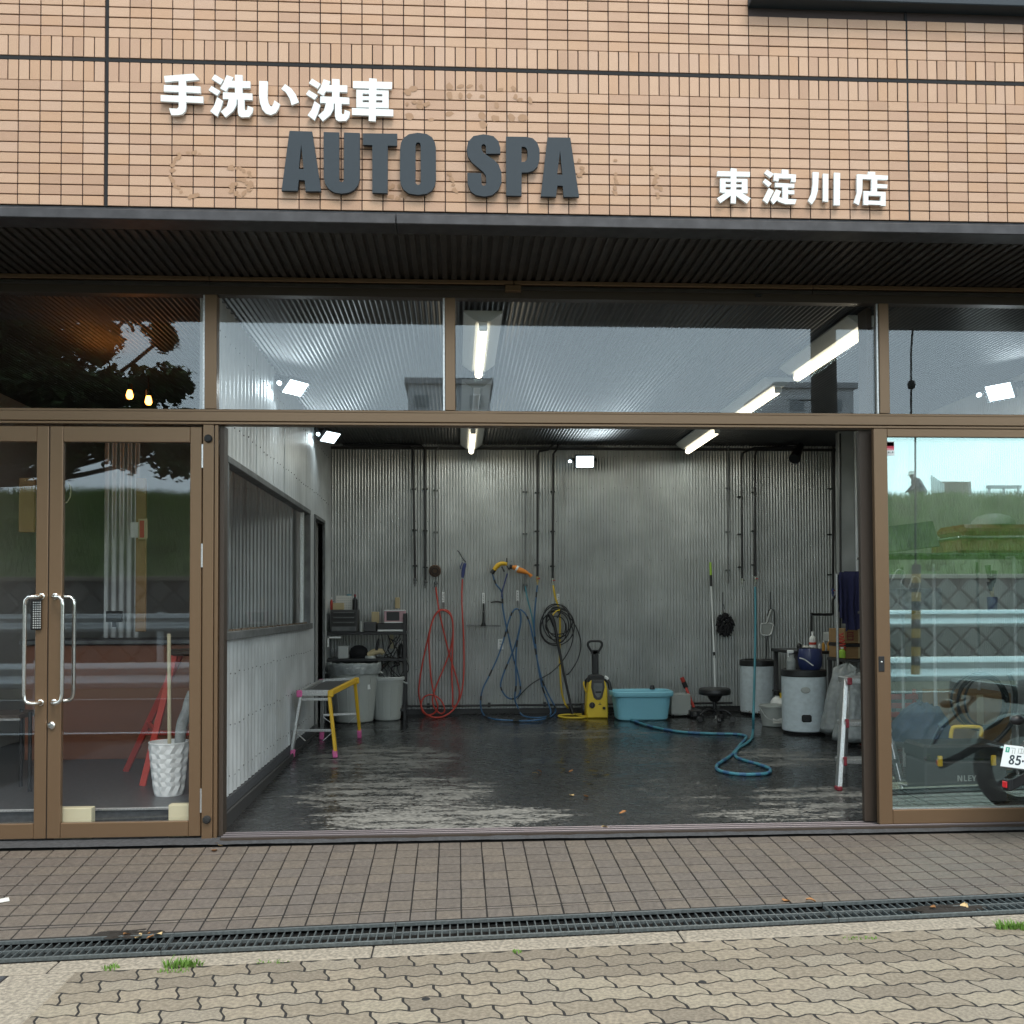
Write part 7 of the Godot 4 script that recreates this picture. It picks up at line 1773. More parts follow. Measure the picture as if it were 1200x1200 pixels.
	# grey plastic sacks in front
	for k in 2:
		var at: Vector3 = [Vector3(3.432, 0.086, -3.2), Vector3(3.388, 0.13, -2.75)][k]
		at.y = floor_y(at.z)
		var h: float = [0.66, 0.62][k]
		var rows := []
		for i in 16:
			var line := []
			var t := i / 15.0
			for j in 37:
				var a := TAU * j / 36.0
				var r: float = [0.16, 0.17][k] * (1.0 - 0.35 * t) * (0.0 if i == 0 else 1.0) * (1.0 if i < 15 else 0.15)
				r *= 1.0 + 0.22 * f.get_noise_3d(cos(a) * 1.3 + k * 5, t * 2.0, sin(a) * 1.3) + 0.07 * sin(a * 7.0 + t * 4.0)
				line.append(at + Vector3(cos(a) * r + 0.1 * t * t * [1.0, 0.4][k], h * t + (0.03 * f.get_noise_2d(a * 2, 3.0) if i > 12 else 0.0), -sin(a) * r * 0.75))
			rows.append(line)
		solo("plastic_sack", Shape.new().sheet(rows), mats.plastic_bag, ["full grey plastic sack leaning beside the white drum", "grey plastic sack behind the rungs of the stepladder"][k], "sack", "grey plastic sacks", at)
	var rc := thing("red_crate", "red slatted crate half hidden behind the stepladder", "crate", Vector3(Vector3(3.472, 0.15, -2.7).x, floor_y(-2.7), -2.7))
	var rx: float = Vector3(3.442, 0.15, -2.7).x
	for k in 6: part(rc, "slat", Shape.new().span(Vector3(rx, 0.07 + 0.075 * k, -2.72), Vector3(rx + 0.5, 0.115 + 0.075 * k, -2.7), 0.003), mats.red_paint)
	for x in [rx + 0.01, rx + 0.48]: part(rc, "corner_post", Shape.new().span(Vector3(x - 0.012, 0.055, -2.75), Vector3(x + 0.012, 0.53, -2.722), 0.003), mats.red_paint)
	# stepladder: front rail with treads, the rest behind the sliding door
	var sl := thing("stepladder", "aluminium stepladder with red caps standing just inside the sliding door", "stepladder", Vector3(2.75, 0.02, -1.1))
	var foot: Vector3 = Vector3(2.539, 0.019, -0.942)
	var head: Vector3 = Vector3(2.705, 0.729, -1.22)
	var x2 := foot.x + 0.44
	var rear := [Vector3(foot.x + 0.27, floor_y(-1.5), -1.5), Vector3(x2 + 0.08, floor_y(-1.5), -1.5)]
	part(sl, "rail", Shape.new().bar(foot, head, 0.03, 0.055, 0.004, Vector3.BACK), mats.aluminium)
	part(sl, "rail", Shape.new().bar(Vector3(x2, foot.y, foot.z), Vector3(x2 - 0.05, head.y, head.z), 0.03, 0.055, 0.004, Vector3.BACK), mats.aluminium)
	for r in rear: part(sl, "rear_leg", Shape.new().bar(r, Vector3(r.x - 0.06, head.y, head.z - 0.06), 0.022, 0.035, 0.003, Vector3.BACK), mats.aluminium)
	for t in [0.26, 0.6]:
		var a := foot.lerp(head, t)
		part(sl, "tread", Shape.new().span(Vector3(a.x, a.y - 0.02, a.z - 0.1), Vector3(x2 - 0.05 * t, a.y + 0.012, a.z + 0.035), 0.004), mats.aluminium)
		part(sl, "tread_cap", Shape.new().box(a + Vector3(0.022, 0, 0.03), Vector3(0.022, 0.06, 0.02), 0.004), mats.maroon_plastic)
	part(sl, "top_tread", Shape.new().span(Vector3(head.x + 0.005, head.y - 0.02, head.z - 0.14), Vector3(x2 - 0.05, head.y + 0.02, head.z + 0.05), 0.005), mats.aluminium)
	part(sl, "tread_cap", Shape.new().box(head + Vector3(0.015, -0.005, 0.05), Vector3(0.03, 0.05, 0.024), 0.005), mats.maroon_plastic)
	part(sl, "foot_cap", Shape.new().box(foot + Vector3(0, 0.014, 0), Vector3(0.036, 0.03, 0.062), 0.006), mats.maroon_plastic)


func coil_points(a: Vector3, b: Vector3, turns: int, r: float) -> Array:
	var out := []
	for k in turns * 8 + 1:
		var t := k / (turns * 8.0)
		var w := TAU * turns * t
		out.append(a.lerp(b, t) + Vector3(cos(w) * r * 0.5, 0.0, sin(w) * r))
	return out


func crumple(at: Vector3, r: float, h: float, seed_: int) -> Array:
	var f := noise(seed_, 1.0)
	var rows := []
	for i in 9:
		var line := []
		for j in 25:
			var a := TAU * j / 24.0
			var t := i / 8.0
			var rr := r * sin(lerpf(PI * 0.5, 0.02, t)) * (1 + 0.35 * f.get_noise_3d(cos(a) * 3, sin(a) * 3, t * 4))
			line.append(at + Vector3(cos(a) * rr, h * sin(t * PI / 2) * (1 + 0.3 * f.get_noise_2d(a * 3, t * 5)), -sin(a) * rr))
		rows.append(line)
	return rows


func behind_sliding_door() -> void:
	var bk: Material = mats.black_plastic
	# toolbox
	var o := thing("tool_box", "black tool box with a yellow handle on the floor behind the sliding door", "tool box", Vector3(3.223, 0.013, -0.628))
	var lo: Vector3 = Vector3(2.921, 0.064, -0.5)
	var hi: Vector3 = Vector3(3.448, 0.375, -0.5)
	lo.y = floor_y(-0.6)
	var mid := lerpf(lo.y, hi.y, 0.72)
	part(o, "box", Shape.new().span(lo, Vector3(hi.x, mid, -0.78), 0.012), mats.dark_grey_plastic)
	part(o, "lid", Shape.new().span(Vector3(lo.x - 0.008, mid + 0.003, -0.492), Vector3(hi.x + 0.008, hi.y, -0.788), 0.016), bk)
	part(o, "handle", Shape.new().tube(smooth_path([Vector3(3.153, 0.399, -0.63), Vector3(3.165, 0.458, -0.63), Vector3(3.199, 0.469, -0.63), Vector3(3.328, 0.467, -0.63), Vector3(3.356, 0.451, -0.63), Vector3(3.35, 0.407, -0.63)], 4), 0.013, 8), mats.yellow_plastic)
	for u in [1101.0, 1163.0]:
		var x: float = lerpf(lo.x, hi.x, (u - 1085.0) / 95.0)
		part(o, "latch", Shape.new().span(Vector3(x - 0.015, mid - 0.03, -0.496), Vector3(x + 0.015, mid + 0.035, -0.482), 0.003), mats.yellow_plastic)
	var tm := TextMesh.new()
	tm.text = "NLEY"
	var font := SystemFont.new()
	font.font_names = PackedStringArray(["Droid Sans"])
	font.font_weight = 700
	tm.font = font
	tm.font_size = 20
	tm.pixel_size = 0.0026
	tm.depth = 0.002
	var tx := MeshInstance3D.new()
	tx.name = "lettering"
	tx.mesh = tm
	tx.material_override = mats.grey_plastic
	o.add_child(tx)
	tx.position = Vector3(3.184, 0.166, -0.497) - o.position
	# added dish: its pale rim stands in for a wheel mirrored in the glass
	var bp := Vector3(Vector3(3.032, 0.014, -0.693))
	bp.z -= 0.12
	bp.y = floor_y(bp.z)
	var ba := thing("reflection_dish", "added dark dish whose pale rim stands in for a wheel reflection beside the tool box", "reflection_dish", bp)
	part(ba, "bowl", Shape.new().lathe([Vector2(0, 0), Vector2(0.08, 0), Vector2(0.12, 0.06), Vector2(0.114, 0.062), Vector2(0.075, 0.01), Vector2(0, 0.01)], bp, 28), mats.dark_grey_plastic)
	part(ba, "rim", Shape.new().lathe([Vector2(0.116, 0.056), Vector2(0.128, 0.06), Vector2(0.126, 0.068), Vector2(0.114, 0.064)], bp, 28), mats.pale_grey_plastic)
	# blue tarpaulin bundle on a low trolley
	var tp: Vector3 = Vector3(3.267, 0.025, -1.206)
	var ty: float = Vector3(3.171, 0.332, -1).y
	var tr := thing("low_trolley", "low dark trolley carrying the blue tarpaulin", "trolley", Vector3(tp.x, tp.y, -1.0))
	var tx0: float = Vector3(2.964, 0.335, -1).x
	var tx1: float = Vector3(3.355, 0.33, -1).x
	part(tr, "deck", Shape.new().span(Vector3(tx0, ty - 0.03, -1.25), Vector3(tx1, ty, -0.85), 0.004), mats.dark_grey_plastic)
	for q in [Vector2(tx0 + 0.03, -0.88), Vector2(tx1 - 0.03, -0.88), Vector2(tx0 + 0.03, -1.22), Vector2(tx1 - 0.03, -1.22)]:
		part(tr, "leg", Shape.new().span(Vector3(q.x - 0.012, floor_y(q.y), q.y - 0.012), Vector3(q.x + 0.012, ty - 0.031, q.y + 0.012)), bk)
	var rows := crumple(Vector3((tx0 + tx1) / 2, ty, -1.04), 0.2, 0.24, 23)
	solo("tarpaulin", Shape.new().sheet(rows), mats.tarp_blue, "bundled blue tarpaulin on the low trolley behind the glass", "tarpaulin", "", Vector3((tx0 + tx1) / 2, ty, -1.04))
	# tan carton and coil of black hose before it
	lo = Vector3(3.587, 0.235, -1.5)
	hi = Vector3(4.063, 0.603, -1.5)
	var cb := thing("tan_carton", "large tan carton on end behind the black hose coil", "carton", Vector3((lo.x + hi.x) / 2, floor_y(-1.7), -1.7))
	part(cb, "carton", Shape.new().span(Vector3(lo.x, floor_y(-1.7), -1.9), Vector3(hi.x, hi.y, -1.5), 0.004), mats.cardboard)
	part(cb, "tape", Shape.new().span(Vector3((lo.x + hi.x) / 2 - 0.025, floor_y(-1.7) + 0.01, -1.5), Vector3((lo.x + hi.x) / 2 + 0.025, hi.y - 0.01, -1.497)), mats.tan_paper)
	var cen: Vector3 = Vector3(3.605, 0.583, -1.1)
	var p := []
	for k in 110:
		var t := k / 110.0
		var a := TAU * 5.0 * t
		p.append(cen + Vector3(cos(a) * (0.19 - 0.04 * t + 0.02 * sin(t * 19.0)), sin(a) * (0.2 - 0.04 * t), 0.06 * t))
	hose("black_hose", p, 0.008, mats.black_hose, "loose coil of black hose hanging behind the sliding door", 2)
	hose("black_hose", [Vector3(3.763, 0.777, -1), Vector3(3.802, 0.631, -1), Vector3(3.775, 0.458, -1), Vector3(3.677, 0.338, -1), Vector3(3.556, 0.258, -1)], 0.016, mats.black_hose, "thick black hose curving down behind the sliding door")
	# pipe-framed rack with boards and odds and ends
	var rk := thing("pipe_rack", "rack of pale upright pipes and shelves behind the sliding door", "rack", Vector3(3.4, floor_y(-1.3), -1.4))
	var xa: float = Vector3(3.368, 1.304, -1.25).x
	var xb: float = Vector3(3.956, 1.302, -1.25).x
	var yt: float = Vector3(3.961, 1.575, -1.25).y
	for q in [[xa, -1.25], [xb, -1.25], [xa, -1.75], [xb, -1.75], [xb + 0.75, -1.25], [xb + 0.75, -1.75]]:
		part(rk, "upright", Shape.new().tube([Vector3(q[0], floor_y(q[1]), q[1]), Vector3(q[0], yt + (0.0 if q[0] > xa else -0.04), q[1])], 0.012, 10), mats.pale_grey_plastic)
	part(rk, "elbow", Shape.new().tube(smooth_path([Vector3(xb, yt - 0.02, -1.25), Vector3(xb - 0.01, yt + 0.012, -1.25), Vector3(xb - 0.06, yt + 0.016, -1.25)], 4), 0.013, 10), mats.pale_grey_plastic)
	var ys := [Vector3(3.656, 1.617, -1.25).y, Vector3(3.649, 1.206, -1.25).y]
	for y in ys: part(rk, "shelf_board", Shape.new().span(Vector3(Vector3(3.044, 1.305, -1.25).x, y - 0.02, -1.8), Vector3(xb + 0.8, y, -1.22), 0.003), mats.dark_grey_plastic)
	var bx: float = Vector3(3.57, 1.666, -1.25).x
	var bb := thing("brown_case", "long brown case with a bright metal rim on the upper shelf behind the sliding door", "case", Vector3(bx + 0.4, ys[0], -1.4))
	part(bb, "case", Shape.new().span(Vector3(bx, ys[0], -1.7), Vector3(bx + 0.95, ys[0] + 0.11, -1.28), 0.02), mats.brown_case)
	part(bb, "lid", Shape.new().span(Vector3(bx + 0.03, ys[0] + 0.128, -1.68), Vector3(bx + 0.95, ys[0] + 0.21, -1.29), 0.03), mats.brown_case)
	part(bb, "rim", Shape.new().span(Vector3(bx - 0.006, ys[0] + 0.108, -1.71), Vector3(bx + 0.96, ys[0] + 0.126, -1.27), 0.004), mats.stainless)
	solo("lamp_dome", Shape.new().lathe([Vector2(0.15, 0), Vector2(0.145, 0.03), Vector2(0.11, 0.065), Vector2(0.05, 0.085), Vector2(0, 0.09)], Vector3(bx + 0.35, ys[0] + 0.212, -1.45), 28, Basis(), true), mats.pale_grey_plastic, "pale dome shaped cover lying on the brown case", "cover", "", Vector3(bx + 0.35, ys[0] + 0.212, -1.45))
	var sl := Vector3(3.074, 1.779, -1.3)
	solo("leaning_sheet", Shape.new().box(Vector3(sl.x + 0.22, ys[0] + 0.13, -1.5), Vector3(0.45, 0.2, 0.012), 0.002, Basis(Vector3.BACK, 0.12) * Basis(Vector3.RIGHT, -0.3)), mats.grey_trim, "flat grey sheet leaning on the upper shelf beside the brown case", "sheet", "", Vector3(sl.x + 0.22, ys[0], -1.5))
	var cup := Vector3(Vector3(3.82, 1.218, -1.3).x, ys[1], -1.3)
	var cp := thing("brush_cup", "dark blue cup holding brushes on the shelf behind the sliding door", "cup", cup)
	part(cp, "cup", Shape.new().lathe([Vector2(0, 0), Vector2(0.032, 0), Vector2(0.036, 0.1), Vector2(0.032, 0.1), Vector2(0.029, 0.01), Vector2(0, 0.01)], cup, 18), mats.navy_plastic)
	for k in 4:
		var d := Vector3(rng.randf_range(-0.03, 0.07), 0.26 + 0.05 * k, rng.randf_range(-0.03, 0.03))
		var br := part(cp, "brush", Shape.new().tube([cup + Vector3(0, 0.02, 0), cup + d * 0.8], 0.005, 6), mats.light_wood)
		part(br, "bristles", Shape.new().tube([cup + d * 0.55, cup + d * 0.8], [0.012, 0.022], 8), bk)
	solo("clear_box", Shape.new().span(Vector3(3.168, 1.209, -1.32), Vector3(3.463, 1.371, -1.6), 0.006), mats.plastic_bag, "clear plastic box on the shelf between the uprights behind the sliding door", "box", "", Vector3(3.287, 1.208, -1.4))
	solo("bundled_wires", Shape.new().tube(smooth_path([Vector3(3.042, 1.424, -1.2), Vector3(3.086, 1.496, -1.2), Vector3(3.135, 1.472, -1.2), Vector3(3.109, 1.4, -1.2), Vector3(3.157, 1.364, -1.2), Vector3(3.196, 1.448, -1.2), Vector3(3.244, 1.412, -1.2), Vector3(3.218, 1.304, -1.2)], 5), 0.006, 6), mats.pale_grey_plastic, "pale tangled flex on the shelf beside the sliding door stile", "flex", "", Vector3(3.133, 1.364, -1.2))


func motorcycle() -> void:
	# built along +x with its rear wheel over the origin, then turned
	var bk: Material = mats.black_plastic
	var o := thing("motorcycle", "black motorcycle cut by the picture edge, white number plate and red reflector at its rear", "motorcycle")
	var wheel := func(x: float) -> void:
		var c := Vector3(x, 0.29, 0)
		var b := Basis(Vector3.RIGHT, PI / 2)
		var w := part(o, "wheel", Shape.new().lathe([Vector2(0.035, -0.05), Vector2(0.06, -0.03), Vector2(0.06, 0.03), Vector2(0.035, 0.05)], c, 20, b), bk)
		part(w, "tyre", Shape.new().lathe([Vector2(0.2, -0.045), Vector2(0.25, -0.058), Vector2(0.28, -0.04), Vector2(0.29, 0.0), Vector2(0.28, 0.04), Vector2(0.25, 0.058), Vector2(0.2, 0.045)], c, 40, b, true), mats.black_rubber)
		part(w, "rim", Shape.new().lathe([Vector2(0.19, -0.04), Vector2(0.205, -0.047), Vector2(0.205, 0.047), Vector2(0.19, 0.04)], c, 40, b), bk)
		var s := Shape.new()
		for k in 5:
			var a := TAU * k / 5.0
			s.bar(c + Vector3(cos(a), sin(a), 0) * 0.05, c + Vector3(cos(a), sin(a), 0) * 0.195, 0.03, 0.022, 0.004, Vector3.BACK)
		part(w, "spokes", s, bk)
	wheel.call(0.0)
	wheel.call(1.3)
	for z in [-0.09, 0.09]:
		part(o, "swing_arm", Shape.new().bar(Vector3(0, 0.29, z), Vector3(0.45, 0.36, z * 0.8), 0.03, 0.05, 0.006), mats.dark_grey_plastic)
		part(o, "shock_absorber", Shape.new().tube([Vector3(0.03, 0.33, z * 1.25), Vector3(0.16, 0.66, z * 1.25)], 0.026, 12), mats.stainless)
		part(o, "fork", Shape.new().tube([Vector3(1.3, 0.29, z), Vector3(1.08, 0.9, z)], 0.022, 12), mats.stainless)
	part(o, "rear_mudguard", Shape.new().lathe([Vector2(0.31, -0.075), Vector2(0.325, -0.05), Vector2(0.325, 0.05), Vector2(0.31, 0.075)], Vector3(0, 0.29, 0), 20, Basis(Vector3.RIGHT, PI / 2), false, 0.9, 2.7), bk)
	part(o, "front_mudguard", Shape.new().lathe([Vector2(0.31, -0.065), Vector2(0.325, -0.04), Vector2(0.325, 0.04), Vector2(0.31, 0.065)], Vector3(1.3, 0.29, 0), 20, Basis(Vector3.RIGHT, PI / 2), false, 0.6, 2.4), bk)
	part(o, "seat", Shape.new().lathe([Vector2(0, -0.36), Vector2(0.07, -0.34), Vector2(0.12, -0.15), Vector2(0.115, 0.15), Vector2(0.09, 0.34), Vector2(0, 0.36)], Vector3(0.33, 0.78, 0), 20, Basis(Vector3.BACK, -PI / 2) * Basis.from_scale(Vector3(0.55, 1, 1)), true), bk)
	part(o, "tail", Shape.new().bar(Vector3(-0.4, 0.78, 0), Vector3(0.3, 0.7, 0), 0.19, 0.09, 0.02), bk)
	part(o, "fuel_tank", Shape.new().lathe([Vector2(0, -0.28), Vector2(0.1, -0.25), Vector2(0.15, -0.05), Vector2(0.15, 0.12), Vector2(0.09, 0.26), Vector2(0, 0.28)], Vector3(0.86, 0.82, 0), 22, Basis(Vector3.BACK, -PI / 2) * Basis.from_scale(Vector3(0.8, 1, 1)), true), mats.slate_paint)
	part(o, "engine", Shape.new().box(Vector3(0.72, 0.42, 0), Vector3(0.4, 0.3, 0.26), 0.03).box(Vector3(0.82, 0.62, 0), Vector3(0.2, 0.18, 0.2), 0.02), mats.dark_grey_plastic)
	part(o, "exhaust", Shape.new().tube([Vector3(0.9, 0.4, 0.14), Vector3(0.5, 0.25, 0.15), Vector3(0.1, 0.3, 0.17), Vector3(-0.2, 0.38, 0.18)], [0.022, 0.025, 0.045, 0.045], 14), mats.stainless)
	part(o, "frame", Shape.new().tube([Vector3(1.1, 0.88, 0), Vector3(0.8, 0.72, 0), Vector3(0.3, 0.66, 0), Vector3(-0.1, 0.7, 0)], 0.022, 10).tube([Vector3(1.08, 0.84, 0), Vector3(0.95, 0.4, 0), Vector3(0.6, 0.26, 0), Vector3(0.45, 0.36, 0), Vector3(0.4, 0.66, 0)], 0.02, 10), bk)
	part(o, "handlebar", Shape.new().tube(smooth_path([Vector3(0.98, 1.08, -0.36), Vector3(1.04, 1.06, -0.16), Vector3(1.06, 1.0, 0), Vector3(1.04, 1.06, 0.16), Vector3(0.98, 1.08, 0.36)], 4), 0.012, 8), bk)
	part(o, "headlight", Shape.new().lathe([Vector2(0, -0.09), Vector2(0.06, -0.07), Vector2(0.085, 0), Vector2(0.08, 0.01), Vector2(0, 0.02)], Vector3(1.2, 0.88, 0), 20, Basis(Vector3.BACK, -PI / 2), true), mats.stainless)
	for z in [-0.16, 0.16]:
		var ti := part(o, "turn_signal", Shape.new().lathe([Vector2(0, -0.05), Vector2(0.024, -0.035), Vector2(0.03, 0.0), Vector2(0.022, 0.03), Vector2(0, 0.035)], Vector3(-0.39, 0.655, z), 14, Basis(Vector3.BACK, -PI / 2), true), bk)
		part(ti, "stem", Shape.new().tube([Vector3(-0.3, 0.7, z * 0.3), Vector3(-0.38, 0.656, z * 0.9)], 0.008, 8), bk)
	# tail: lamp, plate on its holder, reflector on a strut
	part(o, "tail_lamp", Shape.new().box(Vector3(-0.39, 0.72, 0), Vector3(0.04, 0.06, 0.14), 0.012), bk)
	var tilt := Basis(Vector3.UP, 0.384) * Basis(Vector3.BACK, -0.42)
	var pc := Vector3(-0.5, 0.475, 0)
	var pl := part(o, "number_plate", Shape.new().box(pc, Vector3(0.0025, 0.125, 0.23), 0.0008, tilt), mats.white_paint)
	part(o, "plate_holder", Shape.new().box(pc + tilt * Vector3(0.012, 0.0, 0), Vector3(0.012, 0.1, 0.14), 0.003, tilt).bar(pc + Vector3(0.02, 0.05, 0), Vector3(-0.26, 0.73, 0), 0.1, 0.02, 0.004), bk)
	part(pl, "lower_lip", Shape.new().box(pc + tilt * Vector3(-0.003, -0.0615, 0), Vector3(0.006, 0.006, 0.228), 0.001, tilt), mats.dark_grey_plastic)
	part(pl, "green_patch", Shape.new().box(pc + tilt * Vector3(-0.0018, 0.036, -0.092), Vector3(0.001, 0.028, 0.02), 0.0, tilt), mats.plate_green)
	var font := SystemFont.new()
	font.font_names = PackedStringArray(["Droid Sans"])
	font.font_weight = 700
	var face := tilt * Basis(Vector3.UP, -PI / 2)
	for q in [["85\u00b75", 0.0024, Vector3(-0.0016, -0.018, -0.02), 30], ["1", 0.001, Vector3(-0.0026, 0.036, -0.092), 24]]:
		var tm := TextMesh.new()
		tm.text = q[0]
		tm.font = font
		tm.font_size = q[3]
		tm.pixel_size = q[1]
		tm.depth = 0.001
		var t := MeshInstance3D.new()
		t.name = "lettering"
		t.mesh = tm
		t.material_override = mats.slate_paint if q[3] == 30 else mats.white_paint
		pl.add_child(t, true)
		t.transform = Transform3D(face.scaled_local(Vector3(0.82, 1.0, 1.0)), pc + tilt * q[2])
	# small strokes of the region name beside the patch
	var s := Shape.new()
	for q in [[0.0, 0.012, 0.02, 0.003], [0.0, -0.008, 0.003, 0.022], [0.012, -0.004, 0.003, 0.03], [0.03, 0.0, 0.003, 0.028], [0.045, 0.0, 0.003, 0.03], [0.045, 0.012, 0.018, 0.003], [0.055, -0.004, 0.003, 0.02], [0.045, -0.012, 0.018, 0.003]]:
		s.box(pc + tilt * Vector3(-0.002, 0.036 + q[1], -0.065 + q[0]), Vector3(0.001, q[3], q[2]), 0.0, tilt)
	part(pl, "region_marks", s, mats.grey_plastic)
	var st := part(o, "reflector_strut", Shape.new().bar(Vector3(-0.5, 0.31, -0.11), Vector3(-0.12, 0.5, -0.03), 0.02, 0.05, 0.005).box(Vector3(-0.51, 0.32, -0.11), Vector3(0.03, 0.06, 0.055), 0.006), bk)
	part(st, "reflector", Shape.new().box(Vector3(-0.527, 0.322, -0.11), Vector3(0.008, 0.034, 0.034), 0.003), mats.red_reflector)
	part(o, "side_stand", Shape.new().tube([Vector3(0.55, 0.28, -0.12), Vector3(0.5, 0.01, -0.25)], 0.012, 8), bk)
	o.rotation.y = 0.2094
	o.position = Vector3(3.455, ground_y(3.4, 0.4) + 0.003, 0.396)


func small_things() -> void:
	# dry leaves
	var f := noise(91, 1.0)
	var spots := [Vector3(0.567, 0.033, -1.627), Vector3(0.604, 0.035, -1.706), Vector3(0.837, 0.035, -1.705), Vector3(0.746, 0.018, -0.886), Vector3(0.835, 0.017, -0.841), Vector3(0.992, 0.007, -0.363), Vector3(0.829, 0, -0.002)]
	spots.append_array([Vector3(-1.339, -0.03, 0.065), Vector3(-1.298, -0.03, 0.087), Vector3(-1.271, -0.031, 0.106), Vector3(-1.284, -0.039, 0.18), Vector3(-1.387, -0.03, 0.003), Vector3(-0.511, -0.03, -0.06), Vector3(3.003, -0.03, -0.089), Vector3(-1.409, -0.179, 1.165), Vector3(-1.36, -0.178, 1.183), Vector3(-1.337, -0.177, 1.165), Vector3(-1.304, -0.177, 1.201), Vector3(-1.274, -0.176, 1.184), Vector3(1.582, -0.105, 1.146), Vector3(2.065, -0.092, 1.296), Vector3(2.211, -0.089, 1.294), Vector3(1.479, -0.085, 1.118)])
	var leaf_spots := ["dry leaf on the bay floor, first of the trio by the oil spots", "dry leaf on the bay floor, in the middle of the oil spots", "dry leaf at the teal hose side of the oil spots", "dry leaf below the oil spots, the nearer the red hose", "dry leaf below the oil spots, beside another one", "pale leaf inside the bay near the sill below the stool", "yellow leaf lying on the door rails",
		"dry leaf in the dirt by the door post, touching the post", "dry leaf in the dirt just beyond the door post", "dry leaf in the bay corner beside the door post dirt", "reddish leaf alone on the apron tiles below the door post", "dry leaf in the dirt on the glass door side of the post", "pale leaf on the sill below the worn floor patch", "dry leaf under the sliding door bottom rail", "dry leaf at the start of the dirt on the drain",
		"dry leaf second in the dirt on the drain", "pale dry leaf midway along the dirt on the drain", "dry leaf fourth in the dirt on the drain", "dry leaf last in the dirt on the drain", "brown leaf on the drain edge before the sliding door stile", "dry leaf in the litter on the drain near the motorcycle", "pale dry straw on the drain by the motorcycle", "small reddish leaf on the drain edge below the white drum"]
	for k in spots.size():
		var p: Vector3 = spots[k]
		var inside := k < 7
		var y := (floor_y(p.z) if inside else ground_y(p.x, p.z)) + 0.004
		var rows := []
		for i in 5:
			var line := []
			var t := i / 4.0
			var w := 0.016 * sin(PI * clampf(t, 0.06, 0.97)) + 0.001
			for j in 5: line.append(Vector3(0.042 * (t - 0.5), 0.007 * sin(t * 3.0 + k) + 0.006 * absf(j - 2) * 0.5, w * (j - 2) / 2.0))
			rows.append(line)
		var b := Basis.from_euler(Vector3(rng.randf_range(-0.3, 0.3), rng.randf() * TAU, rng.randf_range(-0.2, 0.2)))
		for line in rows:
			for j in line.size(): line[j] = Vector3(p.x, y + 0.004, p.z) + b * line[j] * rng.randf_range(0.95, 1.05)
		solo("dry_leaf", Shape.new().sheet(rows), mats.dead_leaf if k % 3 else mats.dead_leaf_pale, leaf_spots[k], "leaf", "dry leaves on the bay floor" if inside else "dry leaves outside the bay", Vector3(p.x, y, p.z))
	# sludge by the door post and on the drain
	for q in [[Vector3(-1.354, -0.03, 0.045), 0.1, 0.025, "dark wet dirt heaped at the foot of the door post"], [Vector3(-1.434, -0.179, 1.141), 0.16, 0.018, "dark leaf dirt lying on the drain grate"], [Vector3(2.127, -0.091, 1.294), 0.17, 0.018, "brown leaf litter caught on the drain near the motorcycle"]]:
		var c: Vector3 = q[0]
		var rows := []
		for i in 6:
			var line := []
			for j in 33:
				var a := TAU * j / 32.0
				var r: float = q[1] * (1.0 - i / 5.0) * (1.0 + 0.5 * f.get_noise_2d(cos(a) * 2.5 + c.x * 9, sin(a) * 2.5))
				line.append(Vector3(c.x + cos(a) * r, ground_y(c.x, c.z) + 0.001 + q[2] * (0.25 + 0.9 * absf(f.get_noise_2d(cos(a) * 3 * i, sin(a) * 3 * i))) * (0.0 if i == 0 else 1.0), c.z - sin(a) * r * 0.34))
			rows.append(line)
		solo("leaf_dirt", Shape.new().sheet(rows, false), mats.soil, q[3], "dirt", "", c)
	# weeds along the edging blocks
	for q in [[Vector3(-1.084, -0.171, 1.5), 40, 0.05, 0.11, "bushy grass weed growing between edging block and pavers near the pale slab"], [Vector3(-1.369, -0.178, 1.488), 14, 0.028, 0.05, "small weed by the corner of the pale slab"], [Vector3(2.26, -0.088, 1.53), 34, 0.045, 0.07, "bright weed beside the edging block under the motorcycle"], [Vector3(2.324, -0.086, 1.55), 26, 0.05, 0.06, "weed cut off by the picture edge beside the edging block"],
			[Vector3(-1.102, -0.172, 1.553), 12, 0.02, 0.1, "low moss and weed strip in the paver joint below the bushy weed"], [Vector3(-0.732, -0.162, 1.503), 12, 0.014, 0.1, "thin weed in the joint below the white corrugated wall"], [Vector3(0.244, -0.138, 1.525), 8, 0.018, 0.03, "single small weed in the paver joint at mid bay"], [Vector3(1.639, -0.103, 1.565), 16, 0.012, 0.12, "thin moss line in the joint below the stepladder"]]:
		var c: Vector3 = q[0]
		var s := Shape.new()
		for k in int(q[1]) * 3:
			var a := rng.randf() * TAU
			var r := sqrt(rng.randf())
			var p := Vector3(c.x + cos(a) * r * float(q[3]) * 0.7, ground_y(c.x, c.z), c.z + sin(a) * r * 0.022)
			var h: float = 0.75 * q[2] * rng.randf_range(0.4, 1.1)
			var d := Vector3(rng.randf_range(-1, 1), 0, rng.randf_range(-1, 1)) * h * 0.7
			var w := Vector3(-d.z, 0, d.x).normalized() * 0.0026
			s.quad(p - w, p + w, p + d * 0.4 + Vector3(0, h * 0.6, 0) + w, p + d * 0.4 + Vector3(0, h * 0.6, 0) - w)
			s.flat(p + d * 0.4 + Vector3(0, h * 0.6, 0) - w, p + d * 0.4 + Vector3(0, h * 0.6, 0) + w, p + d + Vector3(0, h, 0))
		solo("weed", s, mats.grass_blade, q[4], "weed", "weeds in the paving joints", c)
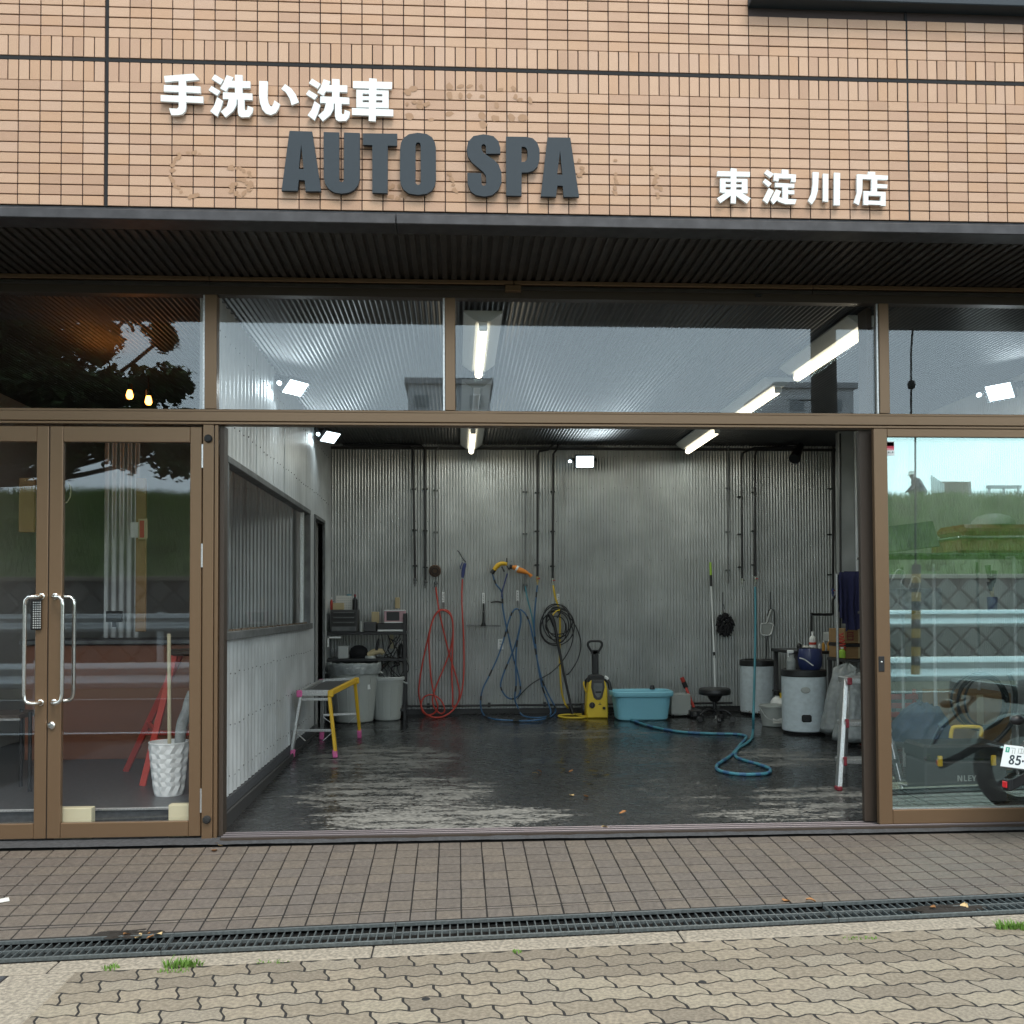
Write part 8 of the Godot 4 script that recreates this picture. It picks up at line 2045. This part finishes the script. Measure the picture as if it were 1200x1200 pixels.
	# paper scraps at the picture edge
	for q in [[Vector3(-2.443, -0.03, 0.019), "pale torn card on the door sill at the picture edge"], [Vector3(-2.129, -0.118, 0.745), "cream scrap on the apron tiles at the picture edge"]]:
		var c: Vector3 = q[0]
		solo("paper_scrap", Shape.new().box(c + Vector3(0, 0.006, 0), Vector3(0.07, 0.003, 0.05), 0.0, Basis.from_euler(Vector3(0.06, 0.5, 0.05))), mats.paper, q[1], "scrap", "", c)
	# a flat metal plate set in the sill, and a squashed black spot of gum on the pavers
	solo("sill_plate", Shape.new().box(Vector3(0.331, -0.03, 0.075) + Vector3(0, 0.006, 0), Vector3(0.09, 0.006, 0.03), 0.001), mats.dark_trim, "small dark metal plate on the sill at mid bay", "plate", "", Vector3(0.331, -0.03, 0.075))
	for q in [[Vector3(-0.112, -0.147, 1.951), "black gum spot on a paver below the red hose"], [Vector3(0.892, -0.122, 1.928), "black gum spot on a paver below the teal hose loop"]]:
		var c: Vector3 = q[0]
		solo("gum_spot", Shape.new().lathe([Vector2(0.016, 0.001), Vector2(0.013, 0.003), Vector2(0, 0.0035)], c, 12), mats.black_rubber, q[1], "gum", "", c)
	# marks of glue where older letters were taken off the tiles
	var wall: Node3D = find_child("tiled_upper_wall", false, false)
	var s := Shape.new()
	var blots := [Vector3(-0.23, 3.741, 0.801), Vector3(-0.201, 3.758, 0.801), Vector3(-0.168, 3.675, 0.801), Vector3(-0.218, 3.624, 0.801), Vector3(-0.115, 3.609, 0.801), Vector3(-0.024, 3.775, 0.801), Vector3(0.03, 3.777, 0.801), Vector3(0.071, 3.778, 0.801), Vector3(0.129, 3.775, 0.801), Vector3(-0.024, 3.729, 0.801), Vector3(0.03, 3.73, 0.801), Vector3(0.071, 3.732, 0.801), Vector3(0.133, 3.729, 0.801), Vector3(-0.028, 3.637, 0.801), Vector3(0.129, 3.632, 0.801), Vector3(0.137, 3.59, 0.801), Vector3(0.22, 3.765, 0.801), Vector3(0.287, 3.771, 0.801), Vector3(0.203, 3.689, 0.801), Vector3(0.195, 3.621, 0.801), Vector3(0.295, 3.733, 0.801), Vector3(0.316, 3.717, 0.801), Vector3(0.366, 3.714, 0.801), Vector3(0.274, 3.627, 0.801), Vector3(0.332, 3.629, 0.801)]
	var n_marks := 0
	for c in blots:
		var n := rng.randi_range(7, 10)
		var poly := PackedVector2Array()
		var sx := rng.randf_range(0.01, 0.024)
		var sy := rng.randf_range(0.008, 0.022)
		for j in n: poly.append(Vector2(cos(TAU * j / n) * sx, sin(TAU * j / n) * sy) * rng.randf_range(0.7, 1.2))
		s.prism(poly, Transform3D(Basis(Vector3.BACK, rng.randf() * 0.4), c), 0.0002 + 0.000012 * n_marks)
		n_marks += 1
	for line in [[Vector3(-1.215, 3.41, 0.801), Vector3(-1.263, 3.425, 0.801), Vector3(-1.311, 3.408, 0.801), Vector3(-1.339, 3.366, 0.801), Vector3(-1.347, 3.312, 0.801), Vector3(-1.335, 3.263, 0.801), Vector3(-1.302, 3.227, 0.801), Vector3(-1.254, 3.211, 0.801), Vector3(-1.207, 3.225, 0.801)], [Vector3(-1.079, 3.347, 0.801), Vector3(-1.039, 3.356, 0.801), Vector3(-0.99, 3.34, 0.801), Vector3(-0.974, 3.299, 0.801), Vector3(-0.99, 3.233, 0.801)], [Vector3(-1.062, 3.273, 0.801), Vector3(-1.018, 3.298, 0.801), Vector3(-0.982, 3.274, 0.801), Vector3(-0.99, 3.233, 0.801), Vector3(-1.038, 3.216, 0.801), Vector3(-1.066, 3.24, 0.801), Vector3(-1.062, 3.273, 0.801)], [Vector3(-0.321, 3.263, 0.801), Vector3(-0.284, 3.288, 0.801), Vector3(-0.251, 3.264, 0.801), Vector3(-0.243, 3.231, 0.801), Vector3(-0.284, 3.218, 0.801), Vector3(-0.317, 3.238, 0.801)], [Vector3(-0.025, 3.34, 0.801), Vector3(-0.005, 3.298, 0.801), Vector3(0.003, 3.244, 0.801)], [Vector3(0.783, 3.441, 0.801), Vector3(0.786, 3.356, 0.801), Vector3(0.781, 3.285, 0.801), Vector3(0.777, 3.226, 0.801)], [Vector3(0.967, 3.39, 0.801), Vector3(0.997, 3.361, 0.801), Vector3(0.971, 3.314, 0.801), Vector3(1.005, 3.289, 0.801), Vector3(0.979, 3.229, 0.801)], [Vector3(0.602, 3.416, 0.801), Vector3(0.627, 3.374, 0.801), Vector3(0.593, 3.331, 0.801)], [Vector3(-0.226, 3.69, 0.801), Vector3(-0.168, 3.692, 0.801), Vector3(-0.111, 3.685, 0.801)]]:
		for k in range(0, line.size() - 1):
			for j in 5:
				if rng.randf() < 0.35: continue
				var c: Vector3 = line[k].lerp(line[k + 1], j / 5.0) + Vector3(rng.randf_range(-0.008, 0.008), rng.randf_range(-0.008, 0.008), 0)
				var poly := PackedVector2Array()
				for i in 7: poly.append(Vector2(cos(TAU * i / 7), sin(TAU * i / 7)) * rng.randf_range(0.006, 0.014))
				s.prism(poly, Transform3D(Basis(), c), 0.0002 + 0.000006 * n_marks)
				n_marks += 1
	part(wall, "glue_marks", s, mats.glue_residue).set_meta("kind", "stuff")


func build_street() -> void:
	# carriageway, verge and embankment facing the shop; they show in its glass
	var s := Shape.new()
	s.quad(Vector3(-60, -0.17, 10.4), Vector3(60, -0.17, 10.4), Vector3(60, -0.17, 5.9), Vector3(-60, -0.17, 5.9))
	ground_piece("road", s, mats.asphalt)
	s = Shape.new()
	for z in [5.99, 10.28]: s.span(Vector3(-60, -0.17, z - 0.06), Vector3(60, -0.166, z + 0.06))
	ground_piece("road_edge_line", s, mats.white_paint)
	s = Shape.new()
	s.quad(Vector3(-60, 0.1, 14.2), Vector3(60, 0.1, 14.2), Vector3(60, 0.1, 10.5), Vector3(-60, 0.1, 10.5))
	ground_piece("verge", s, mats.soil)
	s = Shape.new().span(Vector3(-60, -0.3, 10.4), Vector3(60, 0.11, 10.55))
	ground_piece("kerb", s, mats.concrete)
	s = Shape.new()
	s.quad(Vector3(-90, -0.4, 40), Vector3(90, -0.4, 40), Vector3(90, -0.4, -12), Vector3(-90, -0.4, -12))
	ground_piece("ground", s, mats.asphalt)
	for side in 2:
		var x0: float = [-60.0, 8.0][side]
		var x1: float = [-8.0, 60.0][side]
		s = Shape.new()
		s.quad(Vector3(x0, -0.16, 5.9), Vector3(x1, -0.16, 5.9), Vector3(x1, -0.16, -10), Vector3(x0, -0.16, -10))
		ground_piece("side_yard", s, mats.concrete)
	# embankment: long grass slope with a level crown
	var f := noise(101, 0.06)
	var rows := []
	var prof := [Vector2(40, 3.9), Vector2(28.0, 4.05), Vector2(24.0, 4.12), Vector2(22.4, 4.3), Vector2(21.0, 4.05), Vector2(18.0, 2.9), Vector2(15.0, 1.75), Vector2(13.0, 1.3), Vector2(12.9, 0.0)]
	for p in prof:
		var line := []
		for i in 81:
			var x := -80.0 + 2.0 * i
			line.append(Vector3(x, p.y + 0.25 * f.get_noise_2d(x * 4.0, p.x * 3.0) + (0.0 if p.x > 16 else 0.0), p.x))
		rows.append(line)
	rows.reverse()
	s = Shape.new().sheet(rows)
	ground_piece("embankment", s, mats.turf)
	var blade := Shape.new()
	for k in 5:
		var a := TAU * k / 5.0
		var d := Vector3(cos(a), 0, sin(a))
		var w := Vector3(-d.z, 0, d.x) * 0.012
		blade.flat(d * 0.03 - w, d * 0.03 + w, d * 0.16 + Vector3(0, 0.42, 0))
	var mm := MultiMesh.new()
	mm.transform_format = MultiMesh.TRANSFORM_3D
	mm.use_colors = true
	mm.mesh = blade.mesh()
	mm.instance_count = 42000
	for k in mm.instance_count:
		var x := rng.randf_range(-34, 30)
		var z := 14.2 + 9.4 * sqrt(rng.randf())
		var y := 0.0
		for i in prof.size() - 1:
			if z <= prof[i].x and z >= prof[i + 1].x: y = lerpf(prof[i].y, prof[i + 1].y, (prof[i].x - z) / maxf(prof[i].x - prof[i + 1].x, 0.01))
		y += 0.25 * f.get_noise_2d(x * 4.0, z * 3.0)
		mm.set_instance_transform(k, Transform3D(Basis(Vector3.UP, rng.randf() * TAU).scaled(Vector3.ONE * rng.randf_range(0.5, 1.15)), Vector3(x, y - 0.05, z)))
		var g := rng.randf_range(0.6, 1.15)
		mm.set_instance_color(k, Color(0.13 * g, 0.215 * g, 0.04 * g))
	var gi := MultiMeshInstance3D.new()
	gi.name = "long_grass"
	gi.multimesh = mm
	gi.material_override = mats.grass_tint
	gi.set_meta("kind", "stuff")
	add_child(gi)
	# retaining wall of diagonal stones
	var w := thing("stone_wall", "low retaining wall of diagonal stones below the grass embankment, mirrored in the glass", "wall", Vector3(0, 0.1, 13.0))
	part(w, "mortar_bed", Shape.new().span(Vector3(-40, 0.0, 12.72), Vector3(40, 1.75, 12.95)), mats.mortar)
	part(w, "coping", Shape.new().span(Vector3(-40, 1.755, 12.66), Vector3(40, 1.84, 12.98), 0.01), mats.concrete)
	var stone := Shape.new().box(Vector3.ZERO, Vector3(0.33, 0.33, 0.1), 0.03).mesh()
	var st := SurfaceTool.new()
	var count := 0
	for j in 9:
		for i in range(-60, 61):
			var c := Vector3(i * 0.49 + (0.245 if j % 2 else 0.0), 0.12 + 0.245 * j * 0.98, 12.72)
			if c.y > 1.7: continue
			var xf := Transform3D(Basis(Vector3.BACK, PI / 4 + rng.randf_range(-0.06, 0.06)).scaled(Vector3(rng.randf_range(0.92, 1.0), rng.randf_range(0.92, 1.0), 1)), c + Vector3(0, 0, rng.randf_range(-0.015, 0.015)))
			if absf(c.x + 3.0) < 9.0 and count < 300:
				piece(w, "stone", stone, [mats.wall_stone, mats.wall_stone_dark][rng.randi_range(0, 1)], xf)
				count += 1
			else: st.append_from(stone, 0, Transform3D(xf.basis, xf.origin - origin_of[w]))
	var o := MeshInstance3D.new()
	o.name = "outer_stones"
	o.mesh = st.commit()
	o.material_override = mats.wall_stone
	o.set_meta("kind", "stuff")
	w.add_child(o)
	# guard rails either side of the road
	for k in 2:
		var z: float = [6.25, 11.0][k]
		var y: float = [0.47, 1.02][k]
		var g := thing("guard_rail", ["steel guard rail on the near side of the road, broad in the glass", "steel guard rail on the far side of the road, below the stone wall"][k], "guard rail", Vector3(0, [-0.15, 0.1][k], z), "guard rails along the road")
		var pr := []
		for q in [Vector2(0.0, -0.15), Vector2(-0.02, -0.14), Vector2(-0.05, -0.1), Vector2(-0.05, -0.06), Vector2(0.0, -0.02), Vector2(0.0, 0.02), Vector2(-0.05, 0.06), Vector2(-0.05, 0.1), Vector2(-0.02, 0.14), Vector2(0.0, 0.15)]:
			var line := []
			for x in [-30.0, 30.0]: line.append(Vector3(x, y + q.y, z + q.x))
			pr.append(line)
		var b := Shape.new().sheet(pr)
		part(g, "beam", b, mats.rail_steel)
		for i in range(-8, 9):
			part(g, "post", Shape.new().tube([Vector3(i * 3.0 + 1.1, -0.2, z + 0.09), Vector3(i * 3.0 + 1.1, y + 0.18, z + 0.09)], 0.06, 12), mats.rail_steel)
	# utility pole and its stay wire
	var px: Vector3 = Vector3(4.342, 2.347, 5.75)
	var up := thing("utility_pole", "tall concrete utility pole across the pavement, mirrored in the transom glass", "utility pole", Vector3(px.x, -0.15, 5.75))
	part(up, "shaft", Shape.new().tube([Vector3(px.x, -0.3, 5.75), Vector3(px.x, 10.5, 5.75)], [0.165, 0.12], 20), mats.old_pole)
	part(up, "cross_arm", Shape.new().span(Vector3(px.x - 0.9, 9.6, 5.7), Vector3(px.x + 0.9, 9.7, 5.8)), mats.grate_steel)
	part(up, "step_bolt", Shape.new().tube([Vector3(px.x - 0.3, Vector3(4.105, 3.673, 5.75).y, 5.75), Vector3(px.x, Vector3(4.105, 3.673, 5.75).y, 5.75)], 0.012, 8), mats.grate_steel)
	var gw: Vector3 = Vector3(5.276, 0.453, 5.6)
	var sw := thing("stay_wire", "stay wire with a black insulator and striped guard beside the utility pole", "stay wire", gw)
	var top: Vector3 = Vector3(5.333, 4.232, 5.6)
	part(sw, "wire", Shape.new().tube([gw, top, top + (top - gw) * 1.6 + Vector3(0.5, 0, 0)], 0.012, 8), mats.black_rubber)
	part(sw, "insulator", Shape.new().lathe([Vector2(0, -0.06), Vector2(0.035, -0.045), Vector2(0.048, 0), Vector2(0.035, 0.045), Vector2(0, 0.06)], Vector3(5.331, 3.831, 5.6), 14, Basis(), true), mats.black_rubber)
	var a: Vector3 = Vector3(5.307, 1.718, 5.6)
	for k in 12: part(sw, "guard_band", Shape.new().tube([gw.lerp(a, k / 12.0), gw.lerp(a, (k + 1) / 12.0)], 0.05, 12), mats.black_rubber if k % 2 else mats.guard_yellow)
	# trees overhanging from the shop side of the embankment
	tree("roadside_tree", "broad dark tree across the road whose crown hangs into the glass of the shop door", Vector3(-9.6, 0.1, 10.9), [Vector3(-7.549, 5.392, 10)], [Vector3(-7.622, 4.973, 9.4), Vector3(-7.485, 3.704, 9.4), Vector3(-6.884, 4.916, 9.4), Vector3(-6.829, 5.62, 9.4), Vector3(-6.51, 4.537, 9.4), Vector3(-6.145, 5.308, 9.4), Vector3(-5.829, 4.606, 9.4), Vector3(-5.373, 5.252, 9.4), Vector3(-5.293, 4.457, 9.4), Vector3(-4.768, 4.512, 9.4), Vector3(-4.317, 4.619, 9.4), Vector3(-5.528, 5.958, 9.4), Vector3(-4.651, 5.905, 9.4), Vector3(-6.379, 3.773, 9.4), Vector3(-5.932, 3.584, 9.4), Vector3(-5.513, 3.905, 9.4), Vector3(-5.013, 3.69, 9.4), Vector3(-4.702, 3.974, 9.4), Vector3(-4.161, 3.592, 9.4), Vector3(-4.075, 3.913, 9.4), Vector3(-6.723, 3.58, 9.4), Vector3(-4.396, 5.327, 9.4)], [1.0, 1.0, 0.85, 0.8, 0.7, 0.55, 0.5, 0.34, 0.42, 0.34, 0.3, 0.6, 0.5, 0.5, 0.4, 0.35, 0.4, 0.4, 0.4, 0.35, 0.4, 0.16], 9000)
	tree("roadside_tree", "second dark tree further along the road, past the picture edge in the glass", Vector3(-13.5, 0.1, 11.5), [Vector3(-13.0, 6.0, 10.6)], [Vector3(-13.0, 6.0, 10.6), Vector3(-11.4, 5.0, 10.0), Vector3(-14.5, 5.4, 10.6), Vector3(-12.6, 7.4, 10.8), Vector3(-10.8, 6.6, 10.2)], [2.0, 1.5, 1.7, 1.6, 1.5], 12000)
	# far apartment blocks, railings and a person on the embankment
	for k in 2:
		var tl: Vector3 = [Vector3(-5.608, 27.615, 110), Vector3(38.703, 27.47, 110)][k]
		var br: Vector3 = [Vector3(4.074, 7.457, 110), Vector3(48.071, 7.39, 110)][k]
		var b := thing("apartment_block", ["apartment block coloured pale in place of haze far beyond the embankment, mirrored beside the transom mullion", "apartment block coloured pale in place of haze far beyond the embankment, mirrored beside the utility pole"][k], "building", Vector3((tl.x + br.x) / 2, 0, 115), "far apartment blocks")
		part(b, "wall", Shape.new().span(Vector3(tl.x, -0.4, 110), Vector3(br.x, tl.y, 122)), mats.haze_paled_wall)
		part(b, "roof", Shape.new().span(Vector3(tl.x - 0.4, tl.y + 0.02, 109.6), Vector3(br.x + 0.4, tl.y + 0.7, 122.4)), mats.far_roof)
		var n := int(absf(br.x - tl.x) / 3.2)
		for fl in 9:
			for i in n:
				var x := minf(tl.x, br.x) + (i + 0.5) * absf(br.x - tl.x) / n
				piece(b, "window", win_mesh(), mats.haze_paled_window, Transform3D(Basis(), Vector3(x, tl.y - 2.0 - fl * 2.9, 109.95)))
	var rl := thing("stair_railing", "white bar railing of steps on the crown of the embankment", "railing", Vector3(14.039, 4.616, 22.5))
	for k in 9:
		var t := k / 8.0
		var b0: Vector3 = Vector3(13.935, 4.54, 22.5)
		var b1: Vector3 = Vector3(15.251, 4.718, 24)
		var p := b0.lerp(b1, t)
		part(rl, "bar", Shape.new().tube([p, p + Vector3(0, lerpf(0.52, 0.16, t), 0)], 0.03, 6), mats.white_paint)
	solo("parapet", Shape.new().span(Vector3(14.672, 4.606, 23.5), Vector3(15.664, 5.01, 24)), mats.concrete, "pale low parapet on the crown of the embankment by the railing", "parapet", "", Vector3(15.019, 4.607, 23.5))
	var bn := thing("bench_rail", "grey rail on posts along the crown of the embankment", "rail", Vector3(16.815, 4.662, 23.5))
	part(bn, "rail", Shape.new().bar(Vector3(16.147, 4.844, 23.5), Vector3(17.223, 4.847, 23.5), 0.08, 0.1), mats.far_roof)
	for q in [Vector3(16.224, 4.635, 23.5), Vector3(16.681, 4.636, 23.5), Vector3(17.138, 4.637, 23.5)]: part(bn, "post", Shape.new().tube([q, q + Vector3(0, 0.22, 0)], 0.04, 6), mats.far_roof)
	person_on_bank(Vector3(15.354, 4.668, 26))


var win_cache: Mesh


func win_mesh() -> Mesh:
	if win_cache == null: win_cache = Shape.new().box(Vector3.ZERO, Vector3(1.7, 1.4, 0.12)).mesh()
	return win_cache


func tree(called: String, label: String, foot: Vector3, heart: Array, clumps: Array, radii: Array, leaves: int) -> void:
	var o := thing(called, label, "tree", foot, "trees across the road")
	var s := Shape.new()
	var fork: Vector3 = foot.lerp(heart[0], 0.6)
	s.tube(smooth_path([foot - Vector3(0, 0.2, 0), foot + Vector3(0.1, 0.9, 0), fork], 5), [0.26, 0.24, 0.23, 0.22, 0.21, 0.2, 0.2, 0.19, 0.19, 0.18, 0.17], 12)
	part(o, "trunk", s, mats.bark)
	for k in clumps.size():
		var c: Vector3 = clumps[k]
		var m := fork.lerp(c, 0.5) + Vector3(rng.randf_range(-0.3, 0.3), -0.25, rng.randf_range(-0.3, 0.3))
		part(o, "limb", Shape.new().tube(smooth_path([fork, m, c, c + Vector3(rng.randf_range(-0.2, 0.2), 0.15, 0.1)], 3), [0.08, 0.065, 0.055, 0.045, 0.038, 0.03, 0.025, 0.02, 0.015, 0.01], 8), mats.bark)
	var leaf := Shape.new()
	for k in 6:
		var b := Basis.from_euler(Vector3(rng.randf_range(-0.9, 0.9), rng.randf() * TAU, rng.randf_range(-0.7, 0.7)))
		var p := Vector3(rng.randf_range(-0.1, 0.1), rng.randf_range(-0.08, 0.08), rng.randf_range(-0.1, 0.1))
		leaf.quad(p + b * Vector3(-0.03, 0, -0.055), p + b * Vector3(0.03, 0.012, -0.055), p + b * Vector3(0.045, 0, 0.02), p + b * Vector3(-0.045, 0.012, 0.02))
		leaf.flat(p + b * Vector3(-0.045, 0.012, 0.02), p + b * Vector3(0.045, 0, 0.02), p + b * Vector3(0, -0.01, 0.085))
	var mm := MultiMesh.new()
	mm.transform_format = MultiMesh.TRANSFORM_3D
	mm.use_colors = true
	mm.mesh = leaf.mesh()
	mm.instance_count = leaves
	var f := noise(int(absf(foot.x) * 10), 0.9)
	for k in leaves:
		var i := rng.randi_range(0, clumps.size() - 1)
		if rng.randf() > radii[i] * radii[i] + 0.1: i = rng.randi_range(0, clumps.size() - 1)
		var d := Vector3(rng.randfn(), rng.randfn() * 0.8, rng.randfn()).normalized() * pow(rng.randf(), 0.42)
		var p: Vector3 = clumps[i] + d * radii[i] * (1.0 + 0.35 * f.get_noise_3dv(d * 2.5 + clumps[i]))
		if f.get_noise_3dv(p * 1.6) < -0.22: p = p.lerp(clumps[i], 0.5)
		mm.set_instance_transform(k, Transform3D(Basis.from_euler(Vector3(rng.randf() * 0.8, rng.randf() * TAU, rng.randf() * 0.8)).scaled(Vector3.ONE * rng.randf_range(0.45, 0.95)), p - foot))
		var g := rng.randf_range(0.6, 1.2)
		mm.set_instance_color(k, Color(0.045 * g, 0.075 * g, 0.02 * g))
	var mi := MultiMeshInstance3D.new()
	mi.name = "crown"
	mi.set_meta("kind", "stuff")
	mi.multimesh = mm
	mi.material_override = mats.grass_tint
	o.add_child(mi, true)


func person_on_bank(at: Vector3) -> void:
	# a person crouching in the long grass, seen tiny in the glass: one skin over tapered bones
	var o := thing("person", "person in dark clothes and a pale hat crouching on the embankment crown", "person", at)
	var bones := [[Vector3(0, 0.32, 0), Vector3(-0.22, 0.62, -0.05), 0.15, 0.17], [Vector3(-0.22, 0.62, -0.05), Vector3(-0.3, 0.72, -0.06), 0.13, 0.07], [Vector3(-0.3, 0.72, -0.06), Vector3(-0.36, 0.84, -0.07), 0.06, 0.1],
		[Vector3(0, 0.3, -0.1), Vector3(-0.36, 0.42, -0.16), 0.1, 0.07], [Vector3(-0.36, 0.42, -0.16), Vector3(-0.22, 0.06, -0.16), 0.065, 0.045], [Vector3(0, 0.3, 0.1), Vector3(-0.34, 0.36, 0.15), 0.1, 0.07], [Vector3(-0.34, 0.36, 0.15), Vector3(-0.16, 0.06, 0.15), 0.065, 0.045],
		[Vector3(-0.22, 0.06, -0.16), Vector3(-0.4, 0.03, -0.16), 0.045, 0.035], [Vector3(-0.16, 0.06, 0.15), Vector3(-0.34, 0.03, 0.15), 0.045, 0.035],
		[Vector3(-0.22, 0.62, -0.22), Vector3(-0.3, 0.42, -0.26), 0.055, 0.045], [Vector3(-0.3, 0.42, -0.26), Vector3(-0.5, 0.34, -0.16), 0.042, 0.032], [Vector3(-0.2, 0.62, 0.14), Vector3(-0.34, 0.42, 0.2), 0.055, 0.045], [Vector3(-0.34, 0.42, 0.2), Vector3(-0.52, 0.32, 0.08), 0.042, 0.032]]
	part(o, "body", skin(bones, at, 0.03), mats.slate_paint)
	part(o, "head", skin([[Vector3(-0.35, 0.8, -0.07), Vector3(-0.37, 0.9, -0.07), 0.075, 0.095], [Vector3(-0.45, 0.84, -0.07), Vector3(-0.47, 0.83, -0.07), 0.018, 0.014]], at, 0.02), mats.skin)
	part(o, "hat", Shape.new().lathe([Vector2(0.17, -0.01), Vector2(0.175, 0.0), Vector2(0.11, 0.015), Vector2(0.105, 0.08), Vector2(0.06, 0.115), Vector2(0, 0.12)], at + Vector3(-0.37, 0.9, -0.07), 18, Basis(Vector3.BACK, 0.25), true), mats.paper)


func skin(bones: Array, at: Vector3, cell: float) -> Shape:
	# surface nets over the smooth union of tapered capsules
	var lo := Vector3.ONE * 1e9
	var hi := -lo
	for b in bones:
		for k in 2:
			lo = lo.min(b[k] - Vector3.ONE * (b[2 + k] + cell * 2)); hi = hi.max(b[k] + Vector3.ONE * (b[2 + k] + cell * 2))
	var n := Vector3i((hi - lo) / cell) + Vector3i.ONE * 2
	var field := PackedFloat32Array()
	field.resize(n.x * n.y * n.z)
	for z in n.z:
		for y in n.y:
			for x in n.x:
				var p := lo + Vector3(x, y, z) * cell
				var d := 1e3
				for b in bones:
					var ab: Vector3 = b[1] - b[0]
					var t := clampf((p - b[0]).dot(ab) / ab.length_squared(), 0, 1)
					var e: float = p.distance_to(b[0] + ab * t) - lerpf(b[2], b[3], t)
					var h := clampf(0.5 + 0.5 * (d - e) / 0.04, 0, 1)
					d = lerpf(d, e, h) - 0.04 * h * (1 - h)
				field[(z * n.y + y) * n.x + x] = d
	var verts := {}
	for z in n.z - 1:
		for y in n.y - 1:
			for x in n.x - 1:
				var sum := Vector3.ZERO
				var c := 0
				for e in [[0, 0, 0, 1, 0, 0], [0, 1, 0, 1, 1, 0], [0, 0, 1, 1, 0, 1], [0, 1, 1, 1, 1, 1], [0, 0, 0, 0, 1, 0], [1, 0, 0, 1, 1, 0], [0, 0, 1, 0, 1, 1], [1, 0, 1, 1, 1, 1], [0, 0, 0, 0, 0, 1], [1, 0, 0, 1, 0, 1], [0, 1, 0, 0, 1, 1], [1, 1, 0, 1, 1, 1]]:
					var a := field[((z + e[2]) * n.y + y + e[1]) * n.x + x + e[0]]
					var b := field[((z + e[5]) * n.y + y + e[4]) * n.x + x + e[3]]
					if (a < 0) != (b < 0):
						sum += Vector3(x + e[0], y + e[1], z + e[2]).lerp(Vector3(x + e[3], y + e[4], z + e[5]), a / (a - b))
						c += 1
				if c: verts[Vector3i(x, y, z)] = at + lo + sum / c * cell
	var quads := []
	var normals := {}
	var axes := [Vector3i(1, 0, 0), Vector3i(0, 1, 0), Vector3i(0, 0, 1)]
	for z in range(1, n.z - 1):
		for y in range(1, n.y - 1):
			for x in range(1, n.x - 1):
				var a := field[(z * n.y + y) * n.x + x]
				for k in 3:
					var q: Vector3i = Vector3i(x, y, z) + axes[k]
					var b := field[(q.z * n.y + q.y) * n.x + q.x]
					if (a < 0) == (b < 0): continue
					var u: Vector3i = axes[(k + 1) % 3]
					var v: Vector3i = axes[(k + 2) % 3]
					var c := Vector3i(x, y, z)
					var f := [c - u - v, c - v, c, c - u]
					if a > 0: f.reverse()
					quads.append(f)
					var m: Vector3 = (verts[f[2]] - verts[f[0]]).cross(verts[f[3]] - verts[f[1]])
					for i in f: normals[i] = normals.get(i, Vector3.ZERO) + m
	var s := Shape.new()
	for f in quads: s.quadn(verts[f[0]], verts[f[1]], verts[f[2]], verts[f[3]], normals[f[0]].normalized(), normals[f[1]].normalized(), normals[f[2]].normalized(), normals[f[3]].normalized())
	return s
